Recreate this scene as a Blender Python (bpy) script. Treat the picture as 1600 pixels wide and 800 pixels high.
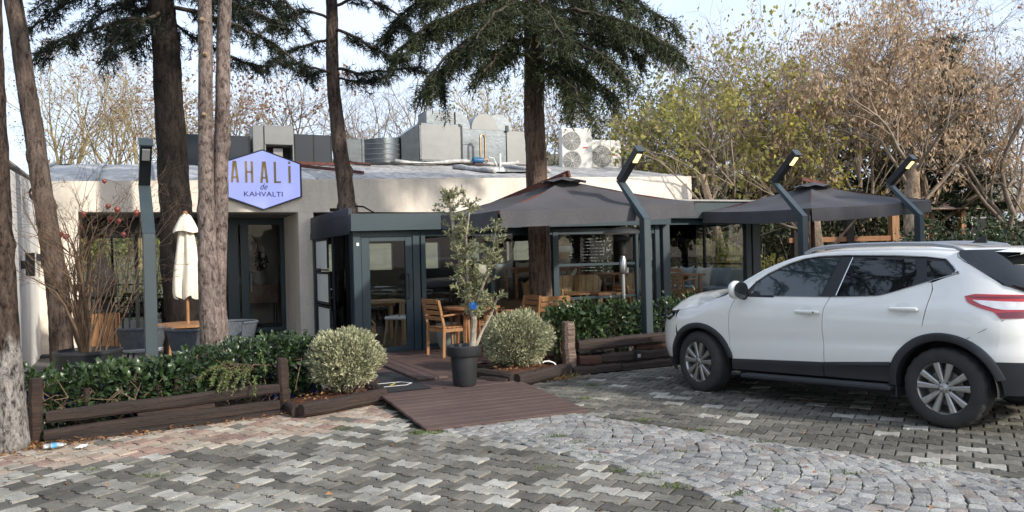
import bpy, bmesh, math, random
import numpy as np
from mathutils import Vector, Matrix

PI = math.pi
S = bpy.context.scene
C = S.collection
for o in list(bpy.data.objects):
    bpy.data.objects.remove(o)

# ------------------------------------------------------------------ camera
F, H, ROLL = 1240.0, 1.57, 0.025          # focal length in photo pixels, eye height, roll
cam = bpy.data.cameras.new('camera')
cam.sensor_width = 36.0
cam.lens = F / 1600 * 36.0
cam.clip_start = 0.05
cam.clip_end = 2000
cam_ob = bpy.data.objects.new('camera', cam)
C.objects.link(cam_ob)
cam_ob.matrix_world = Matrix.Translation((0, 0, H)) @ Matrix.Rotation(PI / 2, 4, 'X') @ Matrix.Rotation(-ROLL, 4, 'Z')
S.camera = cam_ob

# ------------------------------------------------------------------ world and sun
SUN_EL, SUN_AZ = math.radians(27), math.radians(124)   # azimuth clockwise from +Y
to_sun = Vector((math.sin(SUN_AZ) * math.cos(SUN_EL), math.cos(SUN_AZ) * math.cos(SUN_EL), math.sin(SUN_EL)))
W = bpy.data.worlds.new('World')
S.world = W
W.use_nodes = True
nt = W.node_tree
bg = nt.nodes['Background']
sky = nt.nodes.new('ShaderNodeTexSky')
sky.sky_type = 'NISHITA'
sky.sun_disc = False
sky.sun_elevation = SUN_EL
sky.sun_rotation = SUN_AZ
sky.air_density = 1.0
sky.dust_density = 2.5
sky.ozone_density = 1.0
# thin high cloud: a pale veil over the blue, streaky and uneven all round
tcw = nt.nodes.new('ShaderNodeTexCoord')
mpw = nt.nodes.new('ShaderNodeMapping')
mpw.inputs['Scale'].default_value = (1.0, 1.0, 2.6)
nzw = nt.nodes.new('ShaderNodeTexNoise')
nzw.inputs['Scale'].default_value = 1.7
nzw.inputs['Detail'].default_value = 7
nzw.inputs['Roughness'].default_value = .6
rpw = nt.nodes.new('ShaderNodeMapRange')
rpw.inputs[1].default_value = .32
rpw.inputs[2].default_value = .68
rpw.inputs[3].default_value = .50
rpw.inputs[4].default_value = .88
mxw = nt.nodes.new('ShaderNodeMix')
mxw.data_type = 'RGBA'
mxw.inputs[7].default_value = (3.5, 4.0, 4.85, 1)
nt.links.new(tcw.outputs['Generated'], mpw.inputs[0])
nt.links.new(mpw.outputs[0], nzw.inputs['Vector'])
nt.links.new(nzw.outputs[0], rpw.inputs[0])
nt.links.new(rpw.outputs[0], mxw.inputs[0])
nt.links.new(sky.outputs[0], mxw.inputs[6])
nt.links.new(mxw.outputs[2], bg.inputs[0])
bg.inputs[1].default_value = 0.15
sun_d = bpy.data.lights.new('sun', 'SUN')
sun_d.energy = 2.1
sun_d.angle = math.radians(2.5)
sun_d.color = (1.0, 0.92, 0.80)
sun = bpy.data.objects.new('sun', sun_d)
C.objects.link(sun)
sun.location = (0, 0, 30)
sun.rotation_euler = to_sun.to_track_quat('Z', 'Y').to_euler()
S.view_settings.view_transform = 'Standard'
S.view_settings.look = 'None'
S.view_settings.exposure = 0.97
S.view_settings.gamma = 1
try:
    S.cycles.max_bounces = 8
    S.cycles.transparent_max_bounces = 12
except Exception:
    pass

# ------------------------------------------------------------------ helpers: measured photo points to real places
_s, _c = math.sin(ROLL), math.cos(ROLL)


def ray(px, py):
    dx, dy = px - 800, py - 400
    return Vector(((_c * dx - _s * dy) / F, 1.0, -(_s * dx + _c * dy) / F))


def G(px, py, z=0.0):                      # point on level z
    r = ray(px, py)
    return Vector((0, 0, H)) + r * ((z - H) / r.z)


def YP(px, py, Y):                         # point at distance Y
    return Vector((0, 0, H)) + ray(px, py) * Y


# frame of the two buildings: origin at the pavilion's front corner, x along its front, y into it
BA = math.radians(25)
C0 = Vector((-2.5, 12.5, 0))
BU, BV = Vector((math.cos(BA), math.sin(BA), 0)), Vector((-math.sin(BA), math.cos(BA), 0))


def BW(x, y, z=0.0):
    return C0 + BU * x + BV * y + Vector((0, 0, z))


def BP(px, py, yl):                        # photo point on the plane local y = yl, in local coordinates
    r = ray(px, py)
    o = Vector((0, 0, H)) - C0
    t = (yl - o.dot(BV)) / r.dot(BV)
    P = o + r * t
    return P.dot(BU), P.z


# ------------------------------------------------------------------ mesh helpers
class MB:
    def __init__(self):
        self.v, self.f, self.m = [], [], []

    def add(self, V, Fc, mi=0):
        k = len(self.v)
        self.v.extend([tuple(p) for p in V])
        for q in Fc:
            self.f.append([i + k for i in q])
            self.m.append(mi)
        return self

    def box(self, c, s, R=None, mi=0, b=0.0):
        hx, hy, hz = s[0] / 2, s[1] / 2, s[2] / 2
        V, Fc = chamfer_box(hx, hy, hz, b)
        if R is not None:
            V = [R @ Vector(p) for p in V]
        V = [(p[0] + c[0], p[1] + c[1], p[2] + c[2]) for p in V]
        return self.add(V, Fc, mi)

    def bb(self, x0, y0, z0, x1, y1, z1, mi=0, b=0.0):
        return self.box(((x0 + x1) / 2, (y0 + y1) / 2, (z0 + z1) / 2), (abs(x1 - x0), abs(y1 - y0), abs(z1 - z0)), None, mi, b)

    def bar(self, p0, p1, w, h, mi=0, b=0.0, up=(0, 0, 1)):
        """rectangular bar from p0 to p1, w across, h along up"""
        p0, p1 = Vector(p0), Vector(p1)
        d = p1 - p0
        L = d.length
        d.normalize()
        up = Vector(up)
        x = up.cross(d)
        if x.length < 1e-4:
            x = Vector((1, 0, 0))
        x.normalize()
        z = d.cross(x)
        R = Matrix((x, z, d)).transposed()
        return self.box((p0 + p1) / 2, (w, h, L), R, mi, b)

    def tube(self, pts, r, n=8, mi=0, cap=True):
        pts = [Vector(p) for p in pts]
        if not hasattr(r, '__len__'):
            r = [r] * len(pts)
        V, Fc = [], []
        x = None
        for i, p in enumerate(pts):
            d = (pts[min(i + 1, len(pts) - 1)] - pts[max(i - 1, 0)])
            if d.length < 1e-9:
                d = Vector((0, 0, 1))
            d.normalize()
            if x is None:
                x = d.cross(Vector((0.31, 0.9, 0.2)))
                if x.length < 1e-3:
                    x = d.cross(Vector((1, 0, 0)))
            x = (x - d * x.dot(d)).normalized()
            y = d.cross(x)
            for k in range(n):
                a = 2 * PI * k / n
                V.append(p + (x * math.cos(a) + y * math.sin(a)) * r[i])
        for i in range(len(pts) - 1):
            for k in range(n):
                a, b2 = i * n + k, i * n + (k + 1) % n
                Fc.append((a, b2, b2 + n, a + n))
        if cap:
            Fc.append(tuple(range(n - 1, -1, -1)))
            Fc.append(tuple(range((len(pts) - 1) * n, len(pts) * n)))
        return self.add(V, Fc, mi)

    def cyl(self, p0, p1, r, n=16, mi=0):
        return self.tube([p0, p1], r, n, mi)

    def lathe(self, prof, c=(0, 0, 0), n=24, mi=0, axis='z'):
        V, Fc = [], []
        for r, z in prof:
            for k in range(n):
                a = 2 * PI * k / n
                if axis == 'z':
                    V.append((c[0] + r * math.cos(a), c[1] + r * math.sin(a), c[2] + z))
                else:
                    V.append((c[0] + r * math.cos(a), c[1] + z, c[2] + r * math.sin(a)))
        for i in range(len(prof) - 1):
            for k in range(n):
                a, b2 = i * n + k, i * n + (k + 1) % n
                Fc.append((a, b2, b2 + n, a + n))
        return self.add(V, Fc, mi)

    def prism(self, poly, z0, z1, mi=0, T=None):
        n = len(poly)
        V = [(p[0], p[1], z0) for p in poly] + [(p[0], p[1], z1) for p in poly]
        Fc = [tuple(range(n - 1, -1, -1)), tuple(range(n, 2 * n))]
        for k in range(n):
            a = (k + 1) % n
            Fc.append((k, a, a + n, k + n))
        if T is not None:
            V = [T @ Vector(p) for p in V]
        return self.add(V, Fc, mi)

    def grid(self, P, mi=0, close=False):
        """P: list of rows of points"""
        n, m = len(P), len(P[0])
        V = [p for r in P for p in r]
        Fc = []
        for i in range(n - 1):
            for j in range(m - (0 if close else 1)):
                j2 = (j + 1) % m
                Fc.append((i * m + j, i * m + j2, (i + 1) * m + j2, (i + 1) * m + j))
        return self.add(V, Fc, mi)

    def mesh(self, name, mats, smooth=False):
        me = bpy.data.meshes.new(name)
        me.from_pydata(self.v, [], self.f)
        if not isinstance(mats, (list, tuple)):
            mats = [mats]
        for m in mats:
            me.materials.append(m)
        if len(mats) > 1:
            me.polygons.foreach_set('material_index', np.array(self.m, dtype=np.int32))
        if smooth:
            me.polygons.foreach_set('use_smooth', np.ones(len(me.polygons), dtype=bool))
        me.update()
        return me

    def build(self, name, mats, parent=None, smooth=False, loc=None):
        o = bpy.data.objects.new(name, self.mesh(name, mats, smooth))
        C.objects.link(o)
        if parent is not None:
            o.parent = parent
        if loc is not None:
            o.location = loc
        if smooth == 'auto':
            autosmooth(o.data)
        return o


def autosmooth(me, ang=0.6):
    me.polygons.foreach_set('use_smooth', np.ones(len(me.polygons), dtype=bool))
    bm = bmesh.new()
    bm.from_mesh(me)
    for e in bm.edges:
        if len(e.link_faces) == 2 and e.calc_face_angle(0) > ang:
            e.smooth = False
    bm.to_mesh(me)
    bm.free()


def chamfer_box(hx, hy, hz, b):
    if b <= 0:
        V = [(-hx, -hy, -hz), (hx, -hy, -hz), (hx, hy, -hz), (-hx, hy, -hz), (-hx, -hy, hz), (hx, -hy, hz), (hx, hy, hz), (-hx, hy, hz)]
        return V, [(0, 3, 2, 1), (4, 5, 6, 7), (0, 1, 5, 4), (1, 2, 6, 5), (2, 3, 7, 6), (3, 0, 4, 7)]
    b = min(b, hx * .9, hy * .9, hz * .9)
    V, idx = [], {}
    for sx in (-1, 1):
        for sy in (-1, 1):
            for sz in (-1, 1):
                for ax in range(3):
                    p = [sx * (hx - b), sy * (hy - b), sz * (hz - b)]
                    p[ax] = (sx * hx, sy * hy, sz * hz)[ax]
                    idx[(sx, sy, sz, ax)] = len(V)
                    V.append(tuple(p))
    Fc = []
    for ax in range(3):
        o = [a for a in range(3) if a != ax]
        for s in (-1, 1):
            q = []
            for t in ((-1, -1), (1, -1), (1, 1), (-1, 1)):
                k = [0, 0, 0]
                k[ax], k[o[0]], k[o[1]] = s, t[0], t[1]
                q.append(idx[(k[0], k[1], k[2], ax)])
            Fc.append(tuple(q))
        for s1 in (-1, 1):                      # edges running along ax
            for s2 in (-1, 1):
                def kk(sa, which):
                    k = [0, 0, 0]
                    k[ax], k[o[0]], k[o[1]] = sa, s1, s2
                    return idx[(k[0], k[1], k[2], which)]
                Fc.append((kk(-1, o[0]), kk(1, o[0]), kk(1, o[1]), kk(-1, o[1])))
    for sx in (-1, 1):
        for sy in (-1, 1):
            for sz in (-1, 1):
                Fc.append((idx[(sx, sy, sz, 0)], idx[(sx, sy, sz, 1)], idx[(sx, sy, sz, 2)]))
    return V, Fc


def np_mesh(name, V, Fs, mats, smooth=False, mi=None):
    """V (n,3); Fs: list of int arrays (k,3) or (k,4)"""
    me = bpy.data.meshes.new(name)
    V = np.asarray(V, dtype=np.float32)
    me.vertices.add(len(V))
    me.vertices.foreach_set('co', V.ravel())
    Fs = [np.asarray(f, dtype=np.int32) for f in Fs if len(f)]
    loops = np.concatenate([f.ravel() for f in Fs])
    tot = np.concatenate([np.full(len(f), f.shape[1], dtype=np.int32) for f in Fs])
    st = np.concatenate([[0], np.cumsum(tot)[:-1]]).astype(np.int32)
    me.loops.add(len(loops))
    me.loops.foreach_set('vertex_index', loops)
    me.polygons.add(len(tot))
    me.polygons.foreach_set('loop_start', st)
    if not isinstance(mats, (list, tuple)):
        mats = [mats]
    for m in mats:
        me.materials.append(m)
    if mi is not None:
        me.polygons.foreach_set('material_index', np.asarray(mi, dtype=np.int32))
    if smooth:
        me.polygons.foreach_set('use_smooth', np.ones(len(tot), dtype=bool))
    me.update(calc_edges=True)
    return me


def link(name, me, parent=None, loc=None):
    o = bpy.data.objects.new(name, me)
    C.objects.link(o)
    if parent is not None:
        o.parent = parent
    if loc is not None:
        o.location = loc
    return o


def tag(o, label=None, cat=None, group=None, kind=None):
    if label:
        o['label'] = label
    if cat:
        o['category'] = cat
    if group:
        o['group'] = group
    if kind:
        o['kind'] = kind
    return o


def thing(name, label, cat, loc=(0, 0, 0), rz=0.0, group=None):
    o = bpy.data.objects.new(name, None)
    o.empty_display_size = 0.1
    C.objects.link(o)
    o.location = loc
    o.rotation_euler = (0, 0, rz)
    return tag(o, label, cat, group)


def copy_thing(root, loc, rz, label):
    r = root.copy()
    C.objects.link(r)
    r.location = loc
    r.rotation_euler = (0, 0, rz)
    r['label'] = label
    for ch in list(root.children):
        c = ch.copy()
        C.objects.link(c)
        c.parent = r
        for g in ch.children:
            d = g.copy()
            C.objects.link(d)
            d.parent = c
    return r


# ------------------------------------------------------------------ materials
def pm(name, col, rough=.6, metal=0.0, var=.15, vs=6.0, bump=0.0, bs=40.0, spec=.5, coat=0.0, stretch=(1, 1, 1), rnd=0.0, col2=None, fine=0.0, emit=None, trans=0.0, det=6.0, stain=0.0, sst=(1, 1, 1)):
    """principled with noise colour variation, fine grain, bump and per-object random value"""
    m = bpy.data.materials.new(name)
    m.use_nodes = True
    n, l = m.node_tree.nodes, m.node_tree.links
    p = n['Principled BSDF']
    p.inputs['Roughness'].default_value = rough
    p.inputs['Metallic'].default_value = metal
    p.inputs['Specular IOR Level'].default_value = spec
    if coat:
        p.inputs['Coat Weight'].default_value = coat
        p.inputs['Coat Roughness'].default_value = .03
    tc = n.new('ShaderNodeTexCoord')
    mp = n.new('ShaderNodeMapping')
    mp.inputs['Scale'].default_value = stretch
    l.new(tc.outputs['Object'], mp.inputs[0])
    src = mp.outputs[0]
    if rnd:
        oi = n.new('ShaderNodeObjectInfo')
        ad = n.new('ShaderNodeVectorMath')
        ad.operation = 'MULTIPLY_ADD'
        ad.inputs[1].default_value = (37, 51, 13)
        l.new(oi.outputs['Random'], ad.inputs[0])
        l.new(mp.outputs[0], ad.inputs[2])
        src = ad.outputs[0]
    c1 = tuple(max(0, x * (1 - var)) for x in col)
    c2 = tuple(min(1, x * (1 + var)) for x in (col2 or col))
    if col2:
        c1, c2 = col, col2
    nz = n.new('ShaderNodeTexNoise')
    nz.inputs['Scale'].default_value = vs
    nz.inputs['Detail'].default_value = det
    nz.inputs['Roughness'].default_value = .62
    l.new(src, nz.inputs['Vector'])
    rp = n.new('ShaderNodeValToRGB')
    rp.color_ramp.elements[0].position = .33
    rp.color_ramp.elements[1].position = .67
    rp.color_ramp.elements[0].color = (*c1, 1)
    rp.color_ramp.elements[1].color = (*c2, 1)
    l.new(nz.outputs[0], rp.inputs[0])
    out = rp.outputs[0]
    if fine:
        n2 = n.new('ShaderNodeTexNoise')
        n2.inputs['Scale'].default_value = vs * 14
        n2.inputs['Detail'].default_value = 3
        l.new(src, n2.inputs['Vector'])
        mr = n.new('ShaderNodeMapRange')
        mr.inputs[1].default_value = .3
        mr.inputs[2].default_value = .7
        mr.inputs[3].default_value = 1 - fine
        mr.inputs[4].default_value = 1 + fine
        l.new(n2.outputs[0], mr.inputs[0])
        vm = n.new('ShaderNodeVectorMath')
        vm.operation = 'SCALE'
        l.new(out, vm.inputs[0])
        l.new(mr.outputs[0], vm.inputs['Scale'])
        out = vm.outputs[0]
    if rnd:
        mr2 = n.new('ShaderNodeMapRange')
        mr2.inputs[3].default_value = 1 - rnd
        mr2.inputs[4].default_value = 1 + rnd
        l.new(oi.outputs['Random'], mr2.inputs[0])
        vm2 = n.new('ShaderNodeVectorMath')
        vm2.operation = 'SCALE'
        l.new(out, vm2.inputs[0])
        l.new(mr2.outputs[0], vm2.inputs['Scale'])
        out = vm2.outputs[0]
    if stain:
        ge = n.new('ShaderNodeNewGeometry')
        ms = n.new('ShaderNodeMapping')
        ms.inputs['Scale'].default_value = sst
        l.new(ge.outputs['Position'], ms.inputs[0])
        n5 = n.new('ShaderNodeTexNoise')
        n5.inputs['Scale'].default_value = 1.3
        n5.inputs['Detail'].default_value = 7
        n5.inputs['Roughness'].default_value = .65
        l.new(ms.outputs[0], n5.inputs['Vector'])
        m5 = n.new('ShaderNodeMapRange')
        m5.inputs[1].default_value = .35
        m5.inputs[2].default_value = .62
        m5.inputs[3].default_value = 1 - stain
        m5.inputs[4].default_value = 1 + stain * .25
        l.new(n5.outputs[0], m5.inputs[0])
        v5 = n.new('ShaderNodeVectorMath')
        v5.operation = 'SCALE'
        l.new(out, v5.inputs[0])
        l.new(m5.outputs[0], v5.inputs['Scale'])
        out = v5.outputs[0]
    l.new(out, p.inputs['Base Color'])
    if bump:
        n3 = n.new('ShaderNodeTexNoise')
        n3.inputs['Scale'].default_value = bs
        n3.inputs['Detail'].default_value = 5
        l.new(src, n3.inputs['Vector'])
        bp = n.new('ShaderNodeBump')
        bp.inputs['Strength'].default_value = bump
        bp.inputs['Distance'].default_value = .02
        l.new(n3.outputs[0], bp.inputs['Height'])
        l.new(bp.outputs[0], p.inputs['Normal'])
    if emit:
        p.inputs['Emission Color'].default_value = (*emit[0], 1)
        p.inputs['Emission Strength'].default_value = emit[1]
    if trans:
        tr = n.new('ShaderNodeBsdfTranslucent')
        l.new(out, tr.inputs[0])
        mx = n.new('ShaderNodeMixShader')
        mx.inputs[0].default_value = trans
        l.new(p.outputs[0], mx.inputs[1])
        l.new(tr.outputs[0], mx.inputs[2])
        l.new(mx.outputs[0], n['Material Output'].inputs[0])
    return m


def glass(name, tint=(.8, .86, .85), ior=1.5, rough=0.0):
    m = bpy.data.materials.new(name)
    m.use_nodes = True
    n, l = m.node_tree.nodes, m.node_tree.links
    n.remove(n['Principled BSDF'])
    t = n.new('ShaderNodeBsdfTransparent')
    t.inputs[0].default_value = (*tint, 1)
    g = n.new('ShaderNodeBsdfGlossy')
    g.inputs['Roughness'].default_value = rough
    fr = n.new('ShaderNodeFresnel')
    fr.inputs[0].default_value = ior
    mx = n.new('ShaderNodeMixShader')
    l.new(fr.outputs[0], mx.inputs[0])
    l.new(t.outputs[0], mx.inputs[1])
    l.new(g.outputs[0], mx.inputs[2])
    l.new(mx.outputs[0], n['Material Output'].inputs[0])
    return m


def bark(name, dark, light, vs=14, zs=.25, bump=.9):
    """rough bark: stretched fissures, broken plates and fine flakes"""
    m = bpy.data.materials.new(name)
    m.use_nodes = True
    n, l = m.node_tree.nodes, m.node_tree.links
    p = n['Principled BSDF']
    p.inputs['Roughness'].default_value = .9
    p.inputs['Specular IOR Level'].default_value = .2
    tc = n.new('ShaderNodeTexCoord')

    def noise(scale, stretch, detail, rough):
        mp = n.new('ShaderNodeMapping')
        mp.inputs['Scale'].default_value = (1, 1, stretch)
        l.new(tc.outputs['Object'], mp.inputs[0])
        z = n.new('ShaderNodeTexNoise')
        z.inputs['Scale'].default_value = scale
        z.inputs['Detail'].default_value = detail
        z.inputs['Roughness'].default_value = rough
        z.inputs['Distortion'].default_value = .6
        l.new(mp.outputs[0], z.inputs['Vector'])
        return z.outputs[0]

    def math_(op, a_, b_):
        q = n.new('ShaderNodeMath')
        q.operation = op
        for i, v_ in enumerate((a_, b_)):
            if isinstance(v_, (int, float)):
                q.inputs[i].default_value = v_
            else:
                l.new(v_, q.inputs[i])
        return q.outputs[0]
    fis = noise(vs * .9, zs, 8, .62)
    pla = noise(vs * 2.2, max(zs, .45), 4, .55)
    fine = noise(vs * 6, .8, 3, .6)
    hgt = math_('ADD', math_('MULTIPLY', fis, .60), math_('ADD', math_('MULTIPLY', pla, .28), math_('MULTIPLY', fine, .12)))
    rp = n.new('ShaderNodeValToRGB')
    rp.color_ramp.elements[0].position = .40
    rp.color_ramp.elements[0].color = (*[x * .7 for x in dark], 1)
    rp.color_ramp.elements[1].position = .64
    rp.color_ramp.elements[1].color = (*light, 1)
    e = rp.color_ramp.elements.new(.50)
    e.color = (*[.55 * x + .45 * y for x, y in zip(dark, light)], 1)
    l.new(hgt, rp.inputs[0])
    big = noise(2.2, 1, 5, .6)
    mr = n.new('ShaderNodeMapRange')
    mr.inputs[1].default_value = .3
    mr.inputs[2].default_value = .7
    mr.inputs[3].default_value = .65
    mr.inputs[4].default_value = 1.3
    l.new(big, mr.inputs[0])
    vm = n.new('ShaderNodeVectorMath')
    vm.operation = 'SCALE'
    l.new(rp.outputs[0], vm.inputs[0])
    l.new(mr.outputs[0], vm.inputs['Scale'])
    l.new(vm.outputs[0], p.inputs['Base Color'])
    bp = n.new('ShaderNodeBump')
    bp.inputs['Strength'].default_value = bump
    bp.inputs['Distance'].default_value = .05
    l.new(hgt, bp.inputs['Height'])
    l.new(bp.outputs[0], p.inputs['Normal'])
    return m


M = {}
M['soil'] = pm('soil', (.055, .04, .03), .95, var=.4, vs=5, bump=.6, bs=30, fine=.4)
M['joint'] = pm('paving_joint', (.020, .018, .013), .95, var=.4, vs=3, col2=(.045, .05, .022), fine=.4, bump=.5)
M['mulch'] = pm('mulch', (.09, .035, .018), .95, var=.4, vs=9, fine=.5, bump=.9, bs=60)
PAVE = {}
for k_, c_ in dict(d0=(.112, .106, .090), d1=(.150, .141, .119), d2=(.190, .178, .150), l0=(.40, .385, .34), l1=(.30, .288, .25), l2=(.225, .215, .185), k0=(.34, .235, .19), k1=(.40, .32, .25), k2=(.45, .395, .32)).items():
    PAVE[k_] = pm('concrete_paver_' + k_, c_, .88, var=.22, vs=7, fine=.22, bump=.35, bs=90, rnd=.12, spec=.3, stain=.34)
SETT = [pm('granite_sett_%d' % i, tuple(.82 * q for q in c_), .8, var=.2, vs=11, fine=.25, bump=.5, bs=60, rnd=.12, spec=.3, stain=.28) for i, c_ in enumerate([(.34, .335, .32), (.42, .41, .39), (.28, .275, .27), (.47, .45, .42), (.34, .30, .27)])]
M['plank'] = pm('deck_plank', (.055, .034, .03), .62, var=.35, vs=3.5, stretch=(.35, 9, 9), col2=(.115, .072, .062), fine=.25, bump=.45, bs=30, rnd=.18)
M['ramp'] = pm('ramp_plank', (.082, .050, .042), .68, stain=.25, var=.3, vs=3.0, stretch=(.3, 8, 8), col2=(.122, .078, .066), fine=.2, bump=.4, bs=30, rnd=.08)
M['log'] = pm('log_wood', (.017, .011, .0085), .8, var=.4, vs=4, stretch=(.4, 7, 7), col2=(.048, .030, .023), fine=.35, bump=.8, bs=24, rnd=.2)
M['log_red'] = pm('log_wood_red', (.05, .02, .013), .8, var=.3, vs=4, stretch=(.4, 7, 7), col2=(.09, .038, .022), fine=.3, bump=.7, bs=24)
M['post'] = pm('post_wood', (.02, .012, .010), .85, vs=4, stretch=(7, 7, .5), col2=(.06, .037, .027), fine=.35, bump=.8, bs=24, rnd=.2)
M['post_pale'] = pm('post_wood_pale', (.07, .045, .032), .85, vs=5, stretch=(7, 7, .6), col2=(.30, .22, .17), fine=.35, bump=.8, bs=24)
M['stucco'] = pm('stucco', (.83, .755, .655), .9, var=.05, vs=1.4, fine=.05, bump=.25, bs=160, stain=.12, sst=(2.2, 2.2, .35))
M['white_wall'] = pm('white_wall', (.74, .74, .735), .88, var=.06, vs=1.1, stretch=(1, 1, .35), fine=.04, bump=.15, bs=120, stain=.13, sst=(2.5, 2.5, .3))
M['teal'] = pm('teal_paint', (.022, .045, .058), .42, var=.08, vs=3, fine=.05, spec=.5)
M['teal_lit'] = pm('lit_post_paint', (.042, .060, .070), .45, var=.1, vs=2.5, fine=.06, spec=.5, rnd=.05)  # lamp post paint; on the pavilion, lighter teal with the light painted in
M['black'] = pm('black_paint', (.012, .014, .017), .4, var=.15, vs=5)
M['navy'] = pm('navy_panel', (.012, .02, .032), .45, var=.15, vs=2)
M['blackmatte'] = pm('black_matte', (.016, .016, .017), .75, var=.2, vs=6, bump=.2)
M['galv'] = pm('galvanised', (.19, .215, .235), .30, metal=.9, var=.14, vs=5, fine=.10, bump=.12, bs=12)
M['galv_pale'] = pm('galvanised_pale', (.22, .228, .228), .42, metal=.3, var=.06, vs=3, fine=.04, bump=.06, bs=10)
M['rust'] = pm('rust_steel', (.11, .035, .025), .75, var=.3, vs=8, fine=.25)
M['roof_white'] = pm('roof_membrane', (.27, .265, .255), .6, vs=4, stretch=(1.5, 2.5, 1), col2=(.60, .595, .58), fine=.25, bump=.6, bs=9, rnd=.1, det=9)
M['roof_tin'] = pm('roof_sheet', (.20, .18, .165), .65, vs=5, stretch=(3, .5, 1), col2=(.50, .49, .47), fine=.25, bump=.3, bs=20, rnd=.2)
M['ac_white'] = pm('ac_casing', (.72, .71, .66), .5, var=.05, vs=4)
M['wood'] = pm('teak', (.26, .125, .05), .5, vs=4, stretch=(5, 5, 1.2), col2=(.42, .22, .10), fine=.2, bump=.15)
M['wood_red'] = pm('table_wood', (.21, .095, .042), .42, vs=4, stretch=(.8, 6, 6), col2=(.38, .18, .085), fine=.2, bump=.12)
M['wood_pale'] = pm('ash_wood', (.36, .24, .13), .5, vs=4, stretch=(5, 5, 1), col2=(.46, .32, .19), fine=.15)
M['rattan'] = pm('rattan', (.52, .35, .17), .6, var=.25, vs=30, fine=.25, bump=.5, bs=80)
M['rope'] = pm('grey_rope', (.085, .10, .12), .8, var=.2, vs=14, fine=.25, bump=.6, bs=90)
M['cream'] = pm('cream_cloth', (.80, .73, .61), .9, var=.08, vs=4, fine=.05, bump=.15, bs=50)
M['canopy'] = pm('grey_canvas', (.085, .083, .090), .85, var=.12, vs=2.2, fine=.07, bump=.25, bs=14, trans=.12)
M['cush_grey'] = pm('cushion_grey', (.33, .37, .39), .9, var=.1, vs=5, fine=.1, bump=.2, rnd=.12)
M['cush_beige'] = pm('cushion_beige', (.60, .56, .47), .9, var=.1, vs=5, fine=.1, bump=.2, rnd=.1)
M['floor_in'] = pm('interior_floor', (.16, .10, .06), .35, vs=3, stretch=(.6, 7, 1), col2=(.25, .16, .10), fine=.1)
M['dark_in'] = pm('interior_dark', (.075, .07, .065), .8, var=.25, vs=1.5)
M['ceil_in'] = pm('interior_ceiling', (.22, .21, .20), .85, var=.1, vs=2)
M['plaster_in'] = pm('interior_plaster', (.42, .39, .35), .9, var=.06, vs=2)
M['concrete'] = pm('concrete', (.36, .35, .33), .9, var=.12, vs=3, fine=.1, bump=.2)
M['glass'] = glass('window_glass', (.93, .95, .95), 1.27)
M['glass_door'] = glass('door_glass', (.92, .94, .94), 1.27)
M['added_roof_glass'] = glass('added_roof_glass', (.86, .88, .88), 1.3)  # panes of the roof added for daylight inside
M['steel'] = pm('steel', (.55, .55, .54), .28, metal=1.0, var=.08, vs=5)
M['white_paint'] = pm('white_paint', (.78, .78, .76), .5, var=.04, vs=4)
M['terracotta'] = pm('terracotta', (.36, .13, .07), .8, var=.2, vs=5, fine=.15)
M['rubber'] = pm('rubber', (.030, .029, .028), .8, var=.2, vs=8, fine=.15, bump=.2)
# ------------------------------------------------------------------ ground
rnd = random.Random(7)


def inside(poly, x, y):
    r = False
    n = len(poly)
    for i in range(n):
        x0, y0 = poly[i]
        x1, y1 = poly[(i + 1) % n]
        if (y0 > y) != (y1 > y) and x < (x1 - x0) * (y - y0) / (y1 - y0) + x0:
            r = not r
    return r


def to_px(x, y, z=0.0):
    a, b = x / y * F, -(z - H) / y * F
    return 800 + _c * a + _s * b, 400 - _s * a + _c * b


# terrain: flat around the yard, rising far away to the wooded slope and the hill with houses
def terrain_z(x, y):
    z = -.06
    d = max(0.0, y - 34)
    if y > 34:
        z += 3.2 * (1 / (1 + math.exp(-(x - 6) / 4))) * min(1, d / 22)
    if y > 70:
        z += (y - 70) * .155 * (.75 + .25 * math.sin(x * .021 + 1.2)) * (1 if x < 40 else max(.3, 1 - (x - 40) / 150))
    return z + .4 * math.sin(x * .05) * min(1, d / 60)


gx = np.concatenate([np.linspace(-420, -40, 24), np.linspace(-36, 40, 39), np.linspace(46, 420, 24)])
gy = np.concatenate([np.linspace(-90, 30, 16), np.linspace(34, 70, 13), np.linspace(78, 330, 30)])
mb = MB()
mb.grid([[(x, y, terrain_z(x, y)) for x in gx] for y in gy])
M['ground'] = pm('ground_earth', (.085, .075, .045), .95, vs=.35, col2=(.15, .14, .07), fine=.4, bump=.4, bs=3)
tag(mb.build('ground', M['ground'], smooth=True), kind='structure')

# paved yard: a sheet of sand and moss for the joints, pavers on top of it
FENCE = [(-9, 4.6), (-4.35, 7.0), (-2.4, 8.36), (-1.42, 8.75)]
YARD = [(-9, 2.4), (9.5, 2.4), (11.5, 17.0), (8.0, 14.9), (2.2, 11.05), (.75, 10.33), (-.06, 9.47), (-.8, 8.4), (-1.42, 8.7), (-2.4, 8.32), (-4.35, 6.96), (-9, 4.4)]
RAMP = [tuple(BW(x, y).xy) for x, y in ((-.74, -5.56), (.97, -5.42), (1.02, -3.6), (-.74, -3.6))]
COB_UP = [(-.66, 7.28), (.64, 7.92), (1.17, 7.49), (1.65, 6.97), (1.97, 6.55), (2.77, 5.81), (3.36, 5.26), (4.5, 4.1)]
COB_LO = [(1.95, 4.0), (1.42, 4.76), (1.18, 5.23), (.87, 5.64), (-.04, 6.72), (-.70, 7.2)]
COBBLE = COB_UP + COB_LO
PINK = [(-9, 3.2), (-3.95, 5.93), (-2.6, 6.85), (-1.13, 7.72), (-1.45, 8.75), (-2.4, 8.5), (-4.35, 7.2), (-9, 4.8)]
mb = MB()
mb.add([(x, y, -.011) for x, y in YARD], [list(range(len(YARD)))])
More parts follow.
